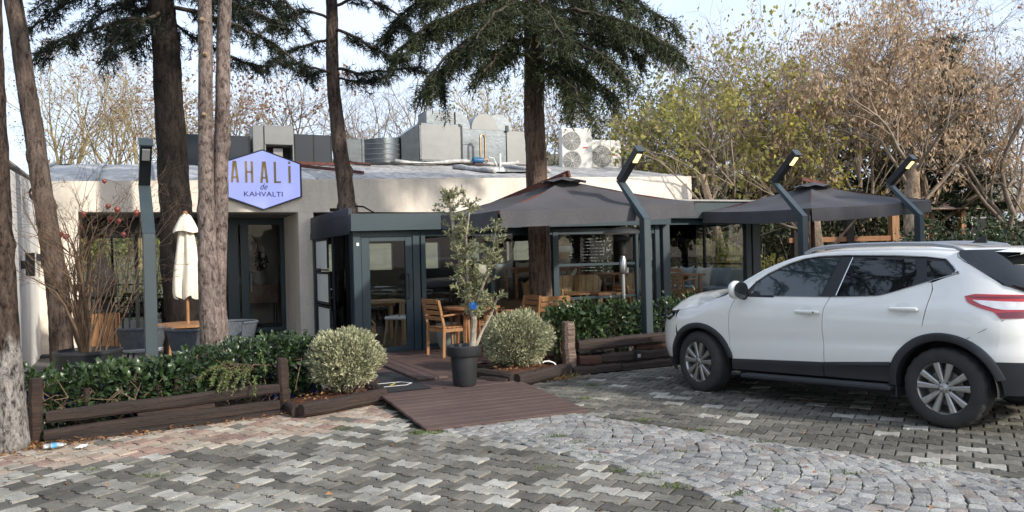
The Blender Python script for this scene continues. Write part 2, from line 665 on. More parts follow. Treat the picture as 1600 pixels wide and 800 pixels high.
paving = tag(mb.build('paving', M['joint']), kind='structure')
mb = MB()
pk = [(-9, 3.2), (-3.95, 5.93), (-2.6, 6.85), (-1.13, 7.72), (-1.42, 8.66), (-2.4, 8.30), (-4.35, 6.94), (-9, 4.38)]
mb.add([(x, y, -.0095) for x, y in pk], [list(range(len(pk)))])
M['joint_pink'] = pm('border_joint', (.035, .027, .02), .95, vs=5, col2=(.075, .058, .042), fine=.4, bump=.5)
border = tag(mb.build('border_paving', M['joint_pink']), kind='structure')
mb = MB()
mb.add([(x, y, -.006) for x, y in COBBLE], [list(range(len(COBBLE)))])
M['joint_cob'] = pm('cobble_joint', (.028, .025, .02), .95, vs=6, col2=(.06, .062, .035), fine=.5, bump=.5)
apron = tag(mb.build('cobble_apron', M['joint_cob']), kind='structure')

PL, PW, PA, GAP = .205, .163, .0135, .0070


def paver_outline(g, jit=None):
    hx, hw, a = PL / 2 - g, PW / 2 - g, PA
    top = [(-hx, a), (-.30 * PL, a), (-.20 * PL, -a), (.20 * PL, -a), (.30 * PL, a), (hx, a)]
    pts = [(x, hw + y) for x, y in top]
    pts += [(x, -hw - y) for x, y in reversed(top)]
    return pts[::-1]


def paver_geo():
    o0, o1 = paver_outline(GAP), paver_outline(GAP + .005)
    n = len(o0)
    V = [(x, y, 0) for x, y in o1] + [(x, y, -.002) for x, y in o0] + [(x, y, -.024) for x, y in o0]
    Fc = [list(range(n))[::-1]]
    for k in range(n):
        a = (k + 1) % n
        Fc.append([k, a, a + n, k + n])
        Fc.append([k + n, a + n, a + 2 * n, k + 2 * n])
    return V, Fc


PV, PF = paver_geo()


def geo_mesh(name, V, Fc, mat):
    b = MB()
    b.add(V, Fc)
    return b.mesh(name, mat)


PMESH = {k: geo_mesh('paver', PV, PF, m) for k, m in PAVE.items()}
PK = list(PAVE)
ang = math.radians(-29)
ca, sa = math.cos(ang), math.sin(ang)
cells = []
from mathutils import noise as mnoise
for j in range(-70, 110):
    for i in range(-70, 110):
        a = (i + (.5 if j % 2 else 0)) * PL
        b = j * PW
        x, y = ca * a - sa * b, sa * a + ca * b
        if y < 3.4 or abs(x) > y * .70 + .4:
            continue
        if not inside(YARD, x, y) or inside(RAMP, x, y):
            continue
        if inside(COBBLE, x, y) and inside(COBBLE, x + .05, y + .06) and inside(COBBLE, x - .05, y - .06):
            continue
        pink = inside(PINK, x, y)
        h = rnd.random()
        cl = mnoise.noise(Vector((x * .55, y * .55, 3.1)))
        if pink:
            k = 'k1' if h < .38 else ('k0' if h < .66 else ('k2' if h < .95 else 'd2'))
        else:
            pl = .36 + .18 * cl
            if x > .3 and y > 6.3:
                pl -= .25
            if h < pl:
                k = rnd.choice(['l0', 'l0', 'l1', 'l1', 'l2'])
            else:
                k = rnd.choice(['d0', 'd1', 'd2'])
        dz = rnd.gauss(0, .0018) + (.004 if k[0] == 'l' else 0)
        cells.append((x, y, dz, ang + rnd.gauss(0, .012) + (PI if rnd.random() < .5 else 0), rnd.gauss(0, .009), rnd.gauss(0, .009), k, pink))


def in_view(x, y, m=0):
    px, py = to_px(x, y)
    return -m < px < 1600 + m and py < 800 + m


def lay(cells, parent, meshes, name, field, V, Fc, mats, keys, most=290):
    cells = sorted(cells, key=lambda q: (0 if in_view(q[0], q[1]) else 1, q[1] * q[1] + q[0] * q[0]))
    for q in cells[:most]:
        o = bpy.data.objects.new(name, meshes[q[6]])
        C.objects.link(o)
        o.parent = parent
        o.location = (q[0], q[1], q[2])
        o.rotation_euler = (q[4], q[5], q[3])
    b = MB()
    for q in cells[most:]:
        R = Matrix.Rotation(q[3], 3, 'Z') @ Matrix.Rotation(q[5], 3, 'Y') @ Matrix.Rotation(q[4], 3, 'X')
        t = Vector(q[:3])
        b.add([R @ Vector(p) + t for p in V], Fc, keys.index(q[6]))
    if b.f:
        o = b.build(field, mats, parent)
        tag(o, kind='stuff')


lay([q for q in cells if not q[7]], paving, PMESH, 'paver', 'paver_field', PV, PF, [PAVE[k] for k in PK], PK)
lay([q for q in cells if q[7]], border, PMESH, 'paver', 'paver_field', PV, PF, [PAVE[k] for k in PK], PK)

# granite setts laid in segmental arcs
SVARS = []
for k in range(6):
    r2 = random.Random(50 + k)
    hx = .046
    o0 = [(sx * hx + r2.uniform(-.007, .007), sy * hx + r2.uniform(-.007, .007)) for sx, sy in ((-1, -1), (0, -1.04), (1, -1), (1.03, 0), (1, 1), (0, 1.03), (-1, 1), (-1.04, 0))]
    V = [(x * .91, y * .91, r2.uniform(-.001, .002)) for x, y in o0] + [(x, y, -.005) for x, y in o0] + [(x, y, -.024) for x, y in o0]
    V.append((0, 0, .003))
    Fc = []
    for q in range(8):
        a = (q + 1) % 8
        Fc += [[24, q, a], [q, q + 8, a + 8, a], [q + 8, q + 16, a + 16, a + 8]]
    SVARS.append((V, Fc))
bd, bn = Vector((.735, -.678)), Vector((.678, .735))
org = Vector((-.1, 6.9))
setts = []
R0 = 1.2
for k in range(-30, 75):
    nb = 22
    for j in range(-nb, nb + 1):
        phi = (j + (.5 if k % 2 else 0)) * .0985 / R0
        if abs(phi) > 1.2:
            continue
        b = R0 * math.sin(phi)
        a = k * .103 + R0 * math.cos(phi) - R0
        p = org + bd * a + bn * b + Vector((rnd.gauss(0, .005), rnd.gauss(0, .005)))
        if not inside(COBBLE, p.x, p.y) or inside(RAMP, p.x, p.y) or p.y < 3.5:
            continue
        setts.append((p.x, p.y, .006 + rnd.gauss(0, .003), math.atan2(bd.y, bd.x) + phi + rnd.gauss(0, .05), rnd.gauss(0, .03), rnd.gauss(0, .03), (rnd.randrange(6), rnd.choice([0, 0, 1, 1, 1, 2, 3, 4])), math.cos(phi)))
SM = {(i, j): geo_mesh('sett', SVARS[i][0], SVARS[i][1], SETT[j]) for i in range(6) for j in range(5)}
setts.sort(key=lambda q: (0 if in_view(q[0], q[1]) else 1, q[1] * q[1] + q[0] * q[0]))
for q in setts[:290]:
    o = bpy.data.objects.new('cobble', SM[q[6]])
    C.objects.link(o)
    o.parent = apron
    o.location = q[:3]
    o.rotation_euler = (q[4], q[5], q[3])
    o.scale = (1.04 * q[7] ** .5, 1.03, 1)
b = MB()
for q in setts[290:]:
    R = Matrix.Rotation(q[3], 3, 'Z')
    b.add([R @ Vector((p[0] * q[7] ** .5, p[1], p[2])) + Vector(q[:3]) for p in SVARS[q[6][0]][0]], SVARS[q[6][0]][1], q[6][1])
tag(b.build('cobble_field', SETT, apron), kind='stuff')

# ------------------------------------------------------------------ timber deck and ramp
deck = tag(bpy.data.objects.new('deck', None), kind='structure')
C.objects.link(deck)
deck.location = C0
deck.rotation_euler = (0, 0, BA)
y = -3.98
while y < 0.0:
    x0, x1 = (-.72 + (y + 4) * .12, .98) if y < -2.0 else (-.42 + max(0, y + 2) * .2, 4.2)
    if -3.2 < y < -2.0:
        x1 = .9
    cut = rnd.uniform(x0 + .6, x1 - .4)
    for a0, a1 in ((x0, cut - .002), (cut + .002, x1)):
        mb = MB()
        mb.box((0, 0, 0), (a1 - a0, .132, .03), None, 0, .006)
        mb.build('plank', M['plank'], deck, loc=((a0 + a1) / 2, y + .066, .062 + rnd.gauss(0, .0012)))
    y += .139
# two boards laid across, beside the mat
for k in range(3):
    mb = MB()
    mb.box((0, 0, 0), (.125, 2.5, .03), None, 0, .006)
    mb.build('plank', M['plank'], deck, loc=(.05 + k * .132, -1.9, .0935))
mb = MB()
mb.bb(-.75, -3.98, -.04, .95, 0, .03)
mb.bb(.95, -2.0, -.04, 4.2, 0, .03)
mb.build('joist', M['log'], deck)
# sloping ramp
ramp = tag(bpy.data.objects.new('deck_ramp', None), kind='structure')
C.objects.link(ramp)
ramp.location = C0
ramp.rotation_euler = (0, 0, BA)
n = 11
for k in range(n):
    y0 = -5.55 + k * .1435
    z0 = .012 + (.066) * k / n
    sk = (k / n) * .03
    mb = MB()
    mb.box((0, 0, 0), (1.69 + rnd.uniform(-.01, .01), .138, .028), Matrix.Rotation(.042, 3, 'X'), 0, .004)
    mb.build('plank', M['ramp'], ramp, loc=(.12 + sk, y0 + .07, z0 + .005))

# door mat with a white house mark
mat_ob = thing('doormat', 'black doormat with a white house outline and a yellow dash on the deck', 'doormat', BW(-.36, -3.0, .079), BA)
mb = MB()
mb.box((0, 0, .006), (.62, 1.5, .012), None, 0, .004)
mb.build('mat', pm('mat_fibre', (.018, .02, .024), .95, var=.3, vs=40, fine=.4, bump=.6, bs=200), mat_ob)
mb = MB()
mk = [(-.16, -.42), (.12, -.42), (.22, -.30), (.12, -.16), (-.16, -.16)]
mkw = [(p[0], p[1]) for p in mk]
for k in range(len(mk) - 1):
    mb.bar((*mkw[k], .0135), (*mkw[k + 1], .0135), .018, .003)
mb.build('print', M['white_paint'], mat_ob)
mb = MB()
mb.bar((-.06, -.36, .0135), (.03, -.24, .0135), .022, .003)
mb.build('print', pm('yellow_print', (.6, .45, .06), .7), mat_ob)

# ------------------------------------------------------------------ log rails, posts and planter edging
def log_mesh(L, w, h, seed, b=.022, seg=7):
    r2 = random.Random(seed)
    P = []
    for i in range(seg + 1):
        x = -L / 2 + L * i / seg
        e = .86 if i in (0, seg) else 1
        oy, oz = r2.gauss(0, .004), r2.gauss(0, .004)
        hw, hh = w / 2 * e * (1 + r2.gauss(0, .03)), h / 2 * e * (1 + r2.gauss(0, .03))
        ring = []
        for (sy, sz) in ((-1, -.55), (-.55, -1), (.55, -1), (1, -.55), (1, .55), (.55, 1), (-.55, 1), (-1, .55)):
            ring.append((x, oy + sy * hw, oz + sz * hh))
        P.append(ring)
    m = MB()
    m.grid(P, close=True)
    m.f.append(list(range(8)))
    m.m.append(0)
    m.f.append(list(range(seg * 8 + 7, seg * 8 - 1, -1)))
    m.m.append(0)
    return m


def log(name, parent, p0, p1, w, h, seed, mat='log', roll=0.0):
    p0, p1 = Vector(p0), Vector(p1)
    d = p1 - p0
    o = log_mesh(d.length, w, h, seed).build(name, M[mat], parent, smooth='auto')
    o.location = (p0 + p1) / 2
    o.rotation_euler = (roll, -math.asin(d.z / d.length), math.atan2(d.y, d.x))
    return o


def post(parent, p, w, h, seed, mat='post', lean=(0, 0), rz=0.6):
    o = log_mesh(h, w, w, seed, seg=6).build('post', M[mat], parent, smooth='auto')
    o.rotation_euler = (lean[0], -PI / 2 + lean[1], rz)
    o.location = (p[0], p[1], p[2] + h / 2)
    return o


A_, B_ = Vector((-4.29, 7.1, 0)), Vector((-2.44, 8.30, 0))
dF = (B_ - A_).normalized()
nF = Vector((-dF.y, dF.x, 0))
fz = math.atan2(dF.y, dF.x)
fl = thing('log_fence', 'low dark log fence with two posts along the left hedge', 'fence', A_)
A0 = Vector((0, 0, 0))
Lf = (B_ - A_).length
post(fl, A0 + nF * .02, .11, .58, 1, lean=(.01, .02), rz=fz)
post(fl, dF * (Lf + .02) + nF * .02, .11, .56, 2, lean=(.0, -.02), rz=fz)
log('rail', fl, dF * .07 + Vector((0, 0, .225)) - nF * .03, dF * (Lf - .04) + Vector((0, 0, .262)) - nF * .03, .09, .115, 3)
log('rail', fl, dF * .82 + Vector((0, 0, .135)) - nF * .01, dF * 1.52 + Vector((0, 0, .15)) - nF * .01, .08, .085, 4)
log('rail', fl, dF * .05 + Vector((0, 0, .075)) - nF * .05, dF * (Lf - .05) + Vector((0, 0, .085)) - nF * .05, .10, .12, 5)
log('rail', fl, dF * .0 + Vector((0, 0, .0)) - nF * .09, dF * (Lf + .0) + Vector((0, 0, .005)) - nF * .09, .12, .07, 6)
for t_, w_ in ((.42, .05), (1.05, .055), (1.22, .045), (1.75, .05)):
    post(fl, dF * t_ + nF * .22, w_, .42, int(t_ * 100), rz=fz)

A_, B_ = Vector((.70, 10.36, 0)), Vector((2.35, 11.1, 0))
dG = (B_ - A_).normalized()
nG = Vector((-dG.y, dG.x, 0))
gz = math.atan2(dG.y, dG.x)
fr = thing('log_fence', 'low dark log wall with one pale weathered post beside the car', 'fence', A_)
Lg = (B_ - A_).length
post(fr, nG * .03 + dG * .03, .155, .69, 11, 'post_pale', rz=gz)
log('rail', fr, dG * .14 + Vector((0, 0, .37)), dG * (Lg) + Vector((0, 0, .39)), .12, .145, 12)
log('rail', fr, dG * .14 + Vector((0, 0, .17)) - nG * .02, dG * .47 + Vector((0, 0, .17)) - nG * .02, .11, .13, 13, 'log_red')
log('rail', fr, dG * .48 + Vector((0, 0, .175)) - nG * .02, dG * 1.02 + Vector((0, 0, .175)) - nG * .02, .11, .135, 14)
log('rail', fr, dG * 1.03 + Vector((0, 0, .18)) - nG * .02, dG * Lg + Vector((0, 0, .185)) - nG * .02, .11, .14, 15)
log('rail', fr, dG * .02 + Vector((0, 0, .045)) - nG * .05, dG * .75 + Vector((0, 0, .045)) - nG * .05, .13, .12, 16)
log('rail', fr, dG * .76 + Vector((0, 0, .045)) - nG * .05, dG * Lg + Vector((0, 0, .05)) - nG * .05, .13, .12, 17)
log('rail', fr, dG * 1.05 + Vector((0, 0, .285)) + nG * .03, dG * Lg + Vector((0, 0, .285)) + nG * .03, .1, .1, 18, 'log_red')
sp = thing('spotlight', 'small black box spotlight fixed low on the log wall beside the car', 'spotlight', A_ + dG * 1.0 - nG * .115 + Vector((0, 0, .20)), gz)
mb = MB()
mb.box((0, 0, 0), (.085, .05, .125), None, 0, .006)
mb.build('housing', M['blackmatte'], sp)
mb = MB()
mb.box((0, -.027, -.01), (.045, .008, .045), None, 0, .002)
mb.build('lens', pm('lens', (.4, .38, .33), .3, var=.1), sp)

# planter beds edged with logs
pl = thing('planter_bed', 'log edged bed of red bark mulch under the round bush beside the mat', 'planter', (-1.75, 8.6, 0))
o_ = Vector((-1.75, 8.6, 0))
log('edging', pl, Vector((-2.14, 7.92, .075)) - o_, Vector((-1.44, 8.72, .085)) - o_, .13, .14, 21)
log('edging', pl, Vector((-1.46, 8.80, .08)) - o_, Vector((-1.86, 9.62, .08)) - o_, .12, .12, 22)
log('edging', pl, Vector((-2.2, 7.98, .06)) - o_, Vector((-2.5, 8.5, .06)) - o_, .1, .1, 23)
mb = MB()
bed = [(-2.1, 7.98), (-1.5, 8.72), (-1.9, 9.6), (-2.5, 9.4), (-2.55, 8.5)]
bp_ = []
for i in range(9):
    row = []
    for j in range(9):
        u_, v_ = i / 8, j / 8
        x = (bed[0][0] * (1 - u_) + bed[1][0] * u_) * (1 - v_) + (bed[4][0] * (1 - u_) + bed[2][0] * u_) * v_
        y = (bed[0][1] * (1 - u_) + bed[1][1] * u_) * (1 - v_) + (bed[4][1] * (1 - u_) + bed[2][1] * u_) * v_
        row.append((x - o_.x, y - o_.y, .07 + .06 * math.sin(PI * u_) * math.sin(PI * v_) + rnd.uniform(-.012, .012)))
    bp_.append(row)
mb.grid(bp_)
mb.build('mulch', M['mulch'], pl)

pr = thing('planter_bed', 'log edged bed of red bark mulch under the round bush beside the plant pot', 'planter', (.05, 10.2, 0))
o_ = Vector((.05, 10.2, 0))
log('edging', pr, Vector((-.52, 9.98, .10)) - o_, Vector((-.03, 9.50, .09)) - o_, .14, .15, 31)
log('edging', pr, Vector((.02, 9.50, .085)) - o_, Vector((.70, 10.28, .09)) - o_, .14, .15, 32)
log('edging', pr, Vector((-.42, 9.74, .06)) - o_, Vector((-.10, 9.46, .055)) - o_, .12, .11, 33)
mb = MB()
bed = [(-.46, 10.0), (.0, 9.56), (.64, 10.28), (.15, 10.9)]
bp_ = []
for i in range(9):
    row = []
    for j in range(9):
        u_, v_ = i / 8, j / 8
        x = (bed[0][0] * (1 - u_) + bed[1][0] * u_) * (1 - v_) + (bed[3][0] * (1 - u_) + bed[2][0] * u_) * v_
        y = (bed[0][1] * (1 - u_) + bed[1][1] * u_) * (1 - v_) + (bed[3][1] * (1 - u_) + bed[2][1] * u_) * v_
        row.append((x - o_.x, y - o_.y, .11 + .05 * math.sin(PI * u_) * math.sin(PI * v_) + rnd.uniform(-.012, .012)))
    bp_.append(row)
mb.grid(bp_)
mb.build('mulch', M['mulch'], pr)

# planting soil behind the fences and the terrace in front of the building
mb = MB()
mb.add([(-9, 4.45, .02), (-4.3, 7.12, .02), (-2.44, 8.34, .02), (-2.15, 8.1, .02), (-1.9, 9.6, .02), (-3.3, 10.2, .02), (-9, 7.6, .02)], [range(7)])
mb.add([(.7, 10.42, .03), (2.35, 11.16, .03), (7.9, 14.9, .03), (7.3, 15.6, .03), (1.6, 12.5, .03), (.5, 11.0, .03)], [range(6)])
tag(mb.build('planting_soil', M['soil']), kind='structure')
mb = MB()
mb.bb(-4.6, -2.6, -.05, -.75, 4.9, .05)
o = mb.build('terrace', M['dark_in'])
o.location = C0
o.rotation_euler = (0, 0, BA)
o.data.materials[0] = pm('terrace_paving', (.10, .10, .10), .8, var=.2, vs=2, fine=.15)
tag(o, kind='structure')
# ------------------------------------------------------------------ white restaurant building (local frame of C0)
RB = thing('restaurant_building', 'cream rendered single storey restaurant with a recessed glazed entrance', 'building', C0, BA)


def ptop(x):                                # top of the parapet wall rises gently
    return 3.15 + (x + .2) * .0262


def wallstrip(mb, x0, x1, y0, y1, zb, n=8):
    """wall from zb to the parapet top between x0 and x1"""
    for k in range(n):
        a, b2 = x0 + (x1 - x0) * k / n, x0 + (x1 - x0) * (k + 1) / n
        V = [(a, y0, zb), (b2, y0, zb), (b2, y1, zb), (a, y1, zb), (a, y0, ptop(a)), (b2, y0, ptop(b2)), (b2, y1, ptop(b2)), (a, y1, ptop(a))]
        Fc = [(0, 3, 2, 1), (4, 5, 6, 7), (0, 1, 5, 4), (2, 3, 7, 6)]
        if k == 0:
            Fc.append((0, 4, 7, 3))
        if k == n - 1:
            Fc.append((1, 2, 6, 5))
        mb.add(V, Fc)


mb = MB()
wallstrip(mb, -4.6, 9.1, 3.2, 3.45, 2.52, 12)
mb.bb(-4.6, 3.2, 0, -4.0, 3.45, 2.52)
mb.build('parapet_wall', M['stucco'], RB)
mb = MB()
mb.bb(-.27, 3.203, 0, .02, 4.9, 2.518)
mb.build('column', M['stucco'], RB)
mb = MB()                                   # porch ceiling, back and side walls, slabs
mb.bb(-4.6, 3.45, 2.50, -.0, 4.95, 2.56)
mb.build('porch_ceiling', M['ceil_in'], RB)
mb = MB()
mb.bb(-4.85, 3.2, 0, -4.6, 11.0, 3.0)
mb.build('side_wall', M['plaster_in'], RB)
mb = MB()
mb.bb(-4.85, 3.46, 2.62, 9.1, 11.2, 2.75)
mb.build('ceiling', M['ceil_in'], RB)
mb = MB()
mb.bb(-4.6, 3.3, -.02, -.27, 11.2, .10)
mb.bb(-.02, .08, -.02, 8.2, 11.2, .085)
mb.bb(5.95, .2, .0851, 8.12, 3.9, .38)
mb.bb(3.75, 1.75, .0851, 5.949, 3.9, .30)
mb.bb(3.4, 3.901, .0851, 8.12, 10.9, .56)
mb.build('floor', M['floor_in'], RB)
mb = MB()
mb.bb(-.75, 2.45, 0, .0, 4.9, .115, 0, .01)
mb.bb(-4.6, 3.0, 0, -.76, 4.9, .10, 0, .01)
mb.build('step', pm('step_stone', (.06, .062, .065), .7, var=.2, vs=3, fine=.1), RB)
# gable-like back: partition between the hall and the dining room
mb = MB()
mb.bb(-.02, 4.95, 0, .10, 8.6, 2.62)
mb.build('partition', M['plaster_in'], RB)

# back wall of the dining room: dark, with a band of windows to the street behind
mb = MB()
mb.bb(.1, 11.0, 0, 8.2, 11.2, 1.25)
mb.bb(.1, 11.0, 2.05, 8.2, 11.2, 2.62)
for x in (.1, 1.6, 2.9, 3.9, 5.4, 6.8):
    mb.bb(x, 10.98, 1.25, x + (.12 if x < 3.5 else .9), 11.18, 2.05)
mb.bb(8.2, 5.0, 0, 8.35, 11.2, 1.05)  # end wall with an open band, added to light the inner bench
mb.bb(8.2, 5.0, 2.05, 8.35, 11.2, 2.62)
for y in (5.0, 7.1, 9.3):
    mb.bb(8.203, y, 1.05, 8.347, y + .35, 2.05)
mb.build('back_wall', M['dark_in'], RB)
mb = MB()
mb.bb(.15, 11.08, 1.25, 8.1, 11.09, 2.05)
mb.build('window', M['glass'], RB)
mb = MB()                                   # slatted shutters at the far end
for k in range(16):
    mb.box((7.9, 6.2, 1.0 + k * .085), (.05, 1.6, .04), Matrix.Rotation(.5, 3, 'Y'))
    mb.box((7.9, 8.6, 1.0 + k * .085), (.05, 1.8, .04), Matrix.Rotation(.5, 3, 'Y'))
tag(mb.build('shutter', pm('shutter', (.09, .085, .075), .7), RB), kind='stuff')

# glazed entrance at the back of the porch
ent = MB()
yE = 4.9
for x0, x1 in ((-.36, -.20), (-1.16, -1.0), (-1.42, -1.20)):
    ent.bb(x0, yE, .1, x1, yE + .1, 2.50, 0, .004)
ent.bb(-1.42, yE - .004, 2.36, -.20, yE + .104, 2.497)
ent.bb(-1.0, yE + .01, .10, -.36, yE + .09, .20)
ent.build('door_frame', M['teal'], RB)
mb = MB()
mb.bb(-1.0, yE + .05, .2, -.36, yE + .056, 2.36)
dp = mb.build('door', M['glass_door'], RB)
mb = MB()
mb.cyl((-.97, yE - .04, .95), (-.97, yE - .04, 1.35), .012, 10)
mb.build('handle', M['steel'], dp)
mb = MB()
mb.bb(-2.3, yE + .05, .15, -1.42, yE + .056, 2.3)
mb.build('window', M['glass'], RB)
mb = MB()                                   # dark steel beam and mullions of the left glazing
mb.bb(-4.0, yE - .05, 2.19, -1.42, yE + .1, 2.5, 0, .01)
for x in (-3.98, -3.15, -2.60, -2.3, -1.95):
    mb.bb(x, yE, .1, x + .07, yE + .08, 2.19)
mb.build('mullion', M['black'], RB)
mb = MB()
mb.bb(-3.95, yE + .04, .2, -2.3, yE + .046, 2.19)
mb.build('window', M['glass'], RB)
# far side of the hall: glass to the garden behind, low railing
mb = MB()
for k in range(7):
    x = -4.5 + k * .75
    mb.bb(x, 10.9, .1, x + .06, 10.96, 2.62)
mb.bb(-4.6, 10.88, 2.3, -.1, 11.0, 2.62)
for z in (.45, .75, 1.05):
    mb.bb(-4.6, 10.91, z, -.1, 10.94, z + .03)
mb.build('mullion', M['black'], RB)
mb = MB()
mb.bb(-4.6, 10.93, .1, -.1, 10.935, 2.3)
mb.build('window', M['glass'], RB)
# small lobby seen through the entrance door
mb = MB()
mb.bb(-1.6, 7.6, .1, -.02, 7.7, 2.62)
mb.bb(-1.62, 6.2, .1, -1.55, 7.6, 2.62)
mb.build('lobby_wall', M['plaster_in'], RB)

# roof: separate sheets from the parapet up to the ridge
def roof_pt(x, t, bulge=0.0):
    z0, z1 = ptop(x) - .01, 3.86 + (x + 3) * .02
    return (x, 3.42 + 4.1 * t, z0 + (z1 - z0) * t + bulge)


xs = [-4.7 + .98 * k for k in range(6)]
for a, b2 in zip(xs[:-1], xs[1:]):
    mb = MB()
    P = []
    for i in range(9):
        t = i / 8
        row = []
        for j in range(9):
            x = a + (b2 - a) * (j / 8) * .995
            bul = .10 * math.sin(PI * min(1, t * 1.15)) * (.55 + .45 * math.sin(PI * j / 8)) + mnoise.noise(Vector((x * 3, t * 6, 4))) * .035
            row.append(roof_pt(x, t, bul))
        P.append(row)
    mb.grid(P)
    o = mb.build('roof_sheet', M['roof_white'], RB, smooth=True)
    mb = MB()
    mb.tube([Vector(roof_pt(a, t / 6, .10 * math.sin(PI * min(1, t / 6 * 1.15)) + .03)) for t in range(7)], .035, 6)
    mb.build('rib', M['roof_white'], o, smooth=True)
xs = [.2 + .445 * k for k in range(21)]
for a, b2 in zip(xs[:-1], xs[1:]):
    mb = MB()
    P = []
    for i in range(7):
        t = i / 6
        row = []
        for j in range(7):
            x = a + .03 + (b2 - a - .06) * (j / 6)
            bul = .02 + .02 * j / 6 + mnoise.noise(Vector((x * 2, t * 4, 9))) * .008
            row.append(roof_pt(x, t, bul))
        P.append(row)
    mb.grid(P)
    mb.build('roof_sheet', M['roof_tin'], RB, smooth=False)
mb = MB()                                   # back slope so that the roof has thickness
mb.add([roof_pt(-4.8, 1), roof_pt(9.1, 1), (9.1, 11.2, 3.0), (-4.8, 11.2, 3.0)], [(0, 1, 2, 3)])
mb.add([roof_pt(-4.75, 0, -.03), roof_pt(9.1, 0, -.03), roof_pt(9.1, 1, -.03), roof_pt(-4.75, 1, -.03)], [(0, 1, 2, 3)])
mb.add([roof_pt(9.1, 0), roof_pt(9.1, 1), (9.1, 11.2, 3.0), (9.1, 11.2, 2.6), (9.1, 3.45, 2.6)], [(0, 4, 3, 2, 1)])
mb.build('roof', M['rust'], RB)
for p0, p1 in (((.0, 6.3), (1.35, 4.5)), ((1.3, 7.2), (2.2, 7.0)), ((-.2, 6.9), (1.5, 6.9))):
    mb = MB()
    t0, t1 = (p0[1] - 3.42) / 4.1, (p1[1] - 3.42) / 4.1
    mb.bar(Vector(roof_pt(p0[0], t0)) + Vector((0, 0, .12)), Vector(roof_pt(p1[0], t1)) + Vector((0, 0, .07)), .09, .07)
    mb.build('purlin', M['rust'], RB)
# skylight hatch with white flashing
mb = MB()
mb.add([Vector(roof_pt(4.55, .30)) + Vector((0, 0, .07)), Vector(roof_pt(5.75, .30)) + Vector((0, 0, .07)), Vector(roof_pt(5.45, .62)) + Vector((0, 0, .08)), Vector(roof_pt(4.1, .62)) + Vector((0, 0, .08))], [(0, 1, 2, 3)])
sk = mb.build('skylight', pm('skylight_glass', (.05, .055, .06), .15, var=.2), RB)
mb = MB()
for a, b2 in ((4.05, 4.5), (5.45, 5.95)):
    mb.tube([Vector(roof_pt(a + (b2 - a) * (1 - k / 5), .28 + .36 * k / 5)) + Vector((0, 0, .09 + .02 * math.sin(k * 2))) for k in range(6)], .06, 6)
mb.build('flashing', M['roof_white'], sk, smooth=True)
mb = MB()
mb.tube([Vector(roof_pt(x, .93)) + Vector((0, 0, .12 + .04 * math.sin(x * 3))) for x in np.linspace(2.9, 6.4, 14)], .05, 6)
mb.build('flashing', M['roof_white'], sk, smooth=True)
mb = MB()
mb.tube([Vector(roof_pt(1.5 + k * .35, .85 - .05 * math.sin(k * .8))) + Vector((0, 0, .09 + (.12 if k == 0 else 0))) for k in range(12)], .016, 5)
mb.build('cable', M['black'], RB)

# ------------------------------------------------------------------ side wall with lamps, left edge of the picture
SW = thing('garden_wall', 'tall white rendered wall running towards the viewer behind the leaning pine', 'wall', BW(-4.6, 3.2), BA)
mb = MB()
V, Fc = [], []
for k in range(9):
    y = -6.5 * k / 8
    zt = 2.98 - .02 * k
    V += [(-.25, y, 0), (0, y, 0), (0, y, zt), (-.25, y, zt)]
for k in range(8):
    for q in range(4):
        a, b2 = k * 4 + q, k * 4 + (q + 1) % 4
        Fc.append((a, a + 4, b2 + 4, b2))
Fc += [(0, 1, 2, 3), (35, 34, 33, 32)]
mb.add(V, Fc)
mb.build('wall', M['white_wall'], SW)
mb = MB()
mb.bb(-.27, -6.5, 2.99, .015, -.01, 3.02)
mb.build('coping', M['concrete'], SW)
fl_ = thing('floodlight', 'round black floodlight on a white arm high on the white wall', 'floodlight', BW(-4.6, 1.34, 2.68), BA)
mb = MB()
mb.bb(0, -.10, -.12, .05, .12, .12, 0, .008)
mb.build('bracket', pm('grey_box', (.36, .38, .38), .6), fl_)
mb = MB()
mb.tube([(.05, 0, .02), (.16, -.02, .04), (.24, -.03, 0)], .03, 8)
mb.tube([(.20, -.02, .03), (.34, -.05, -.06)], .065, 12)
mb.build('arm', M['white_paint'], fl_, smooth='auto')
mb = MB()
T = Matrix.Translation((.36, -.02, .0)) @ Matrix.Rotation(.55, 4, 'Y') @ Matrix.Rotation(.35, 4, 'Z')
pr_ = [(.0, .05), (.12, .045), (.20, .02), (.235, -.03), (.22, -.03), (.11, .02), (0, .03)]
V, Fc = MB().lathe(pr_, n=24, axis='y').v, MB().lathe(pr_, n=24, axis='y').f
mb.add([T @ Vector(p) for p in V], Fc)
mb.build('shade', M['black'], fl_, smooth='auto')
for k, (y, z, lb) in enumerate(((1.01, 1.62, 'black box wall sconce on the white wall, nearer the thick edge pine'), (2.88, 1.74, 'black box wall sconce on the white wall, the one beside the leaning trunk'))):
    sc = thing('wall_sconce', lb, 'wall lamp', BW(-4.6, y, z), BA, 'black sconces on the white wall')
    mb = MB()
    mb.bb(0, -.05, -.06, .06, .05, .06, 0, .004)
    mb.build('bracket', M['black'], sc)
    mb = MB()
    mb.bb(.06, -.06, -.17, .17, .06, .17, 0, .006)
    mb.build('shade', M['black'], sc)

fl_.scale = (.58, .58, .58)
# ------------------------------------------------------------------ glass pavilion
GP = thing('glass_pavilion', 'dark teal framed glass dining pavilion with a flat fascia', 'pavilion', C0, BA)


def ftop(x):
    return 2.29 + .008 * x


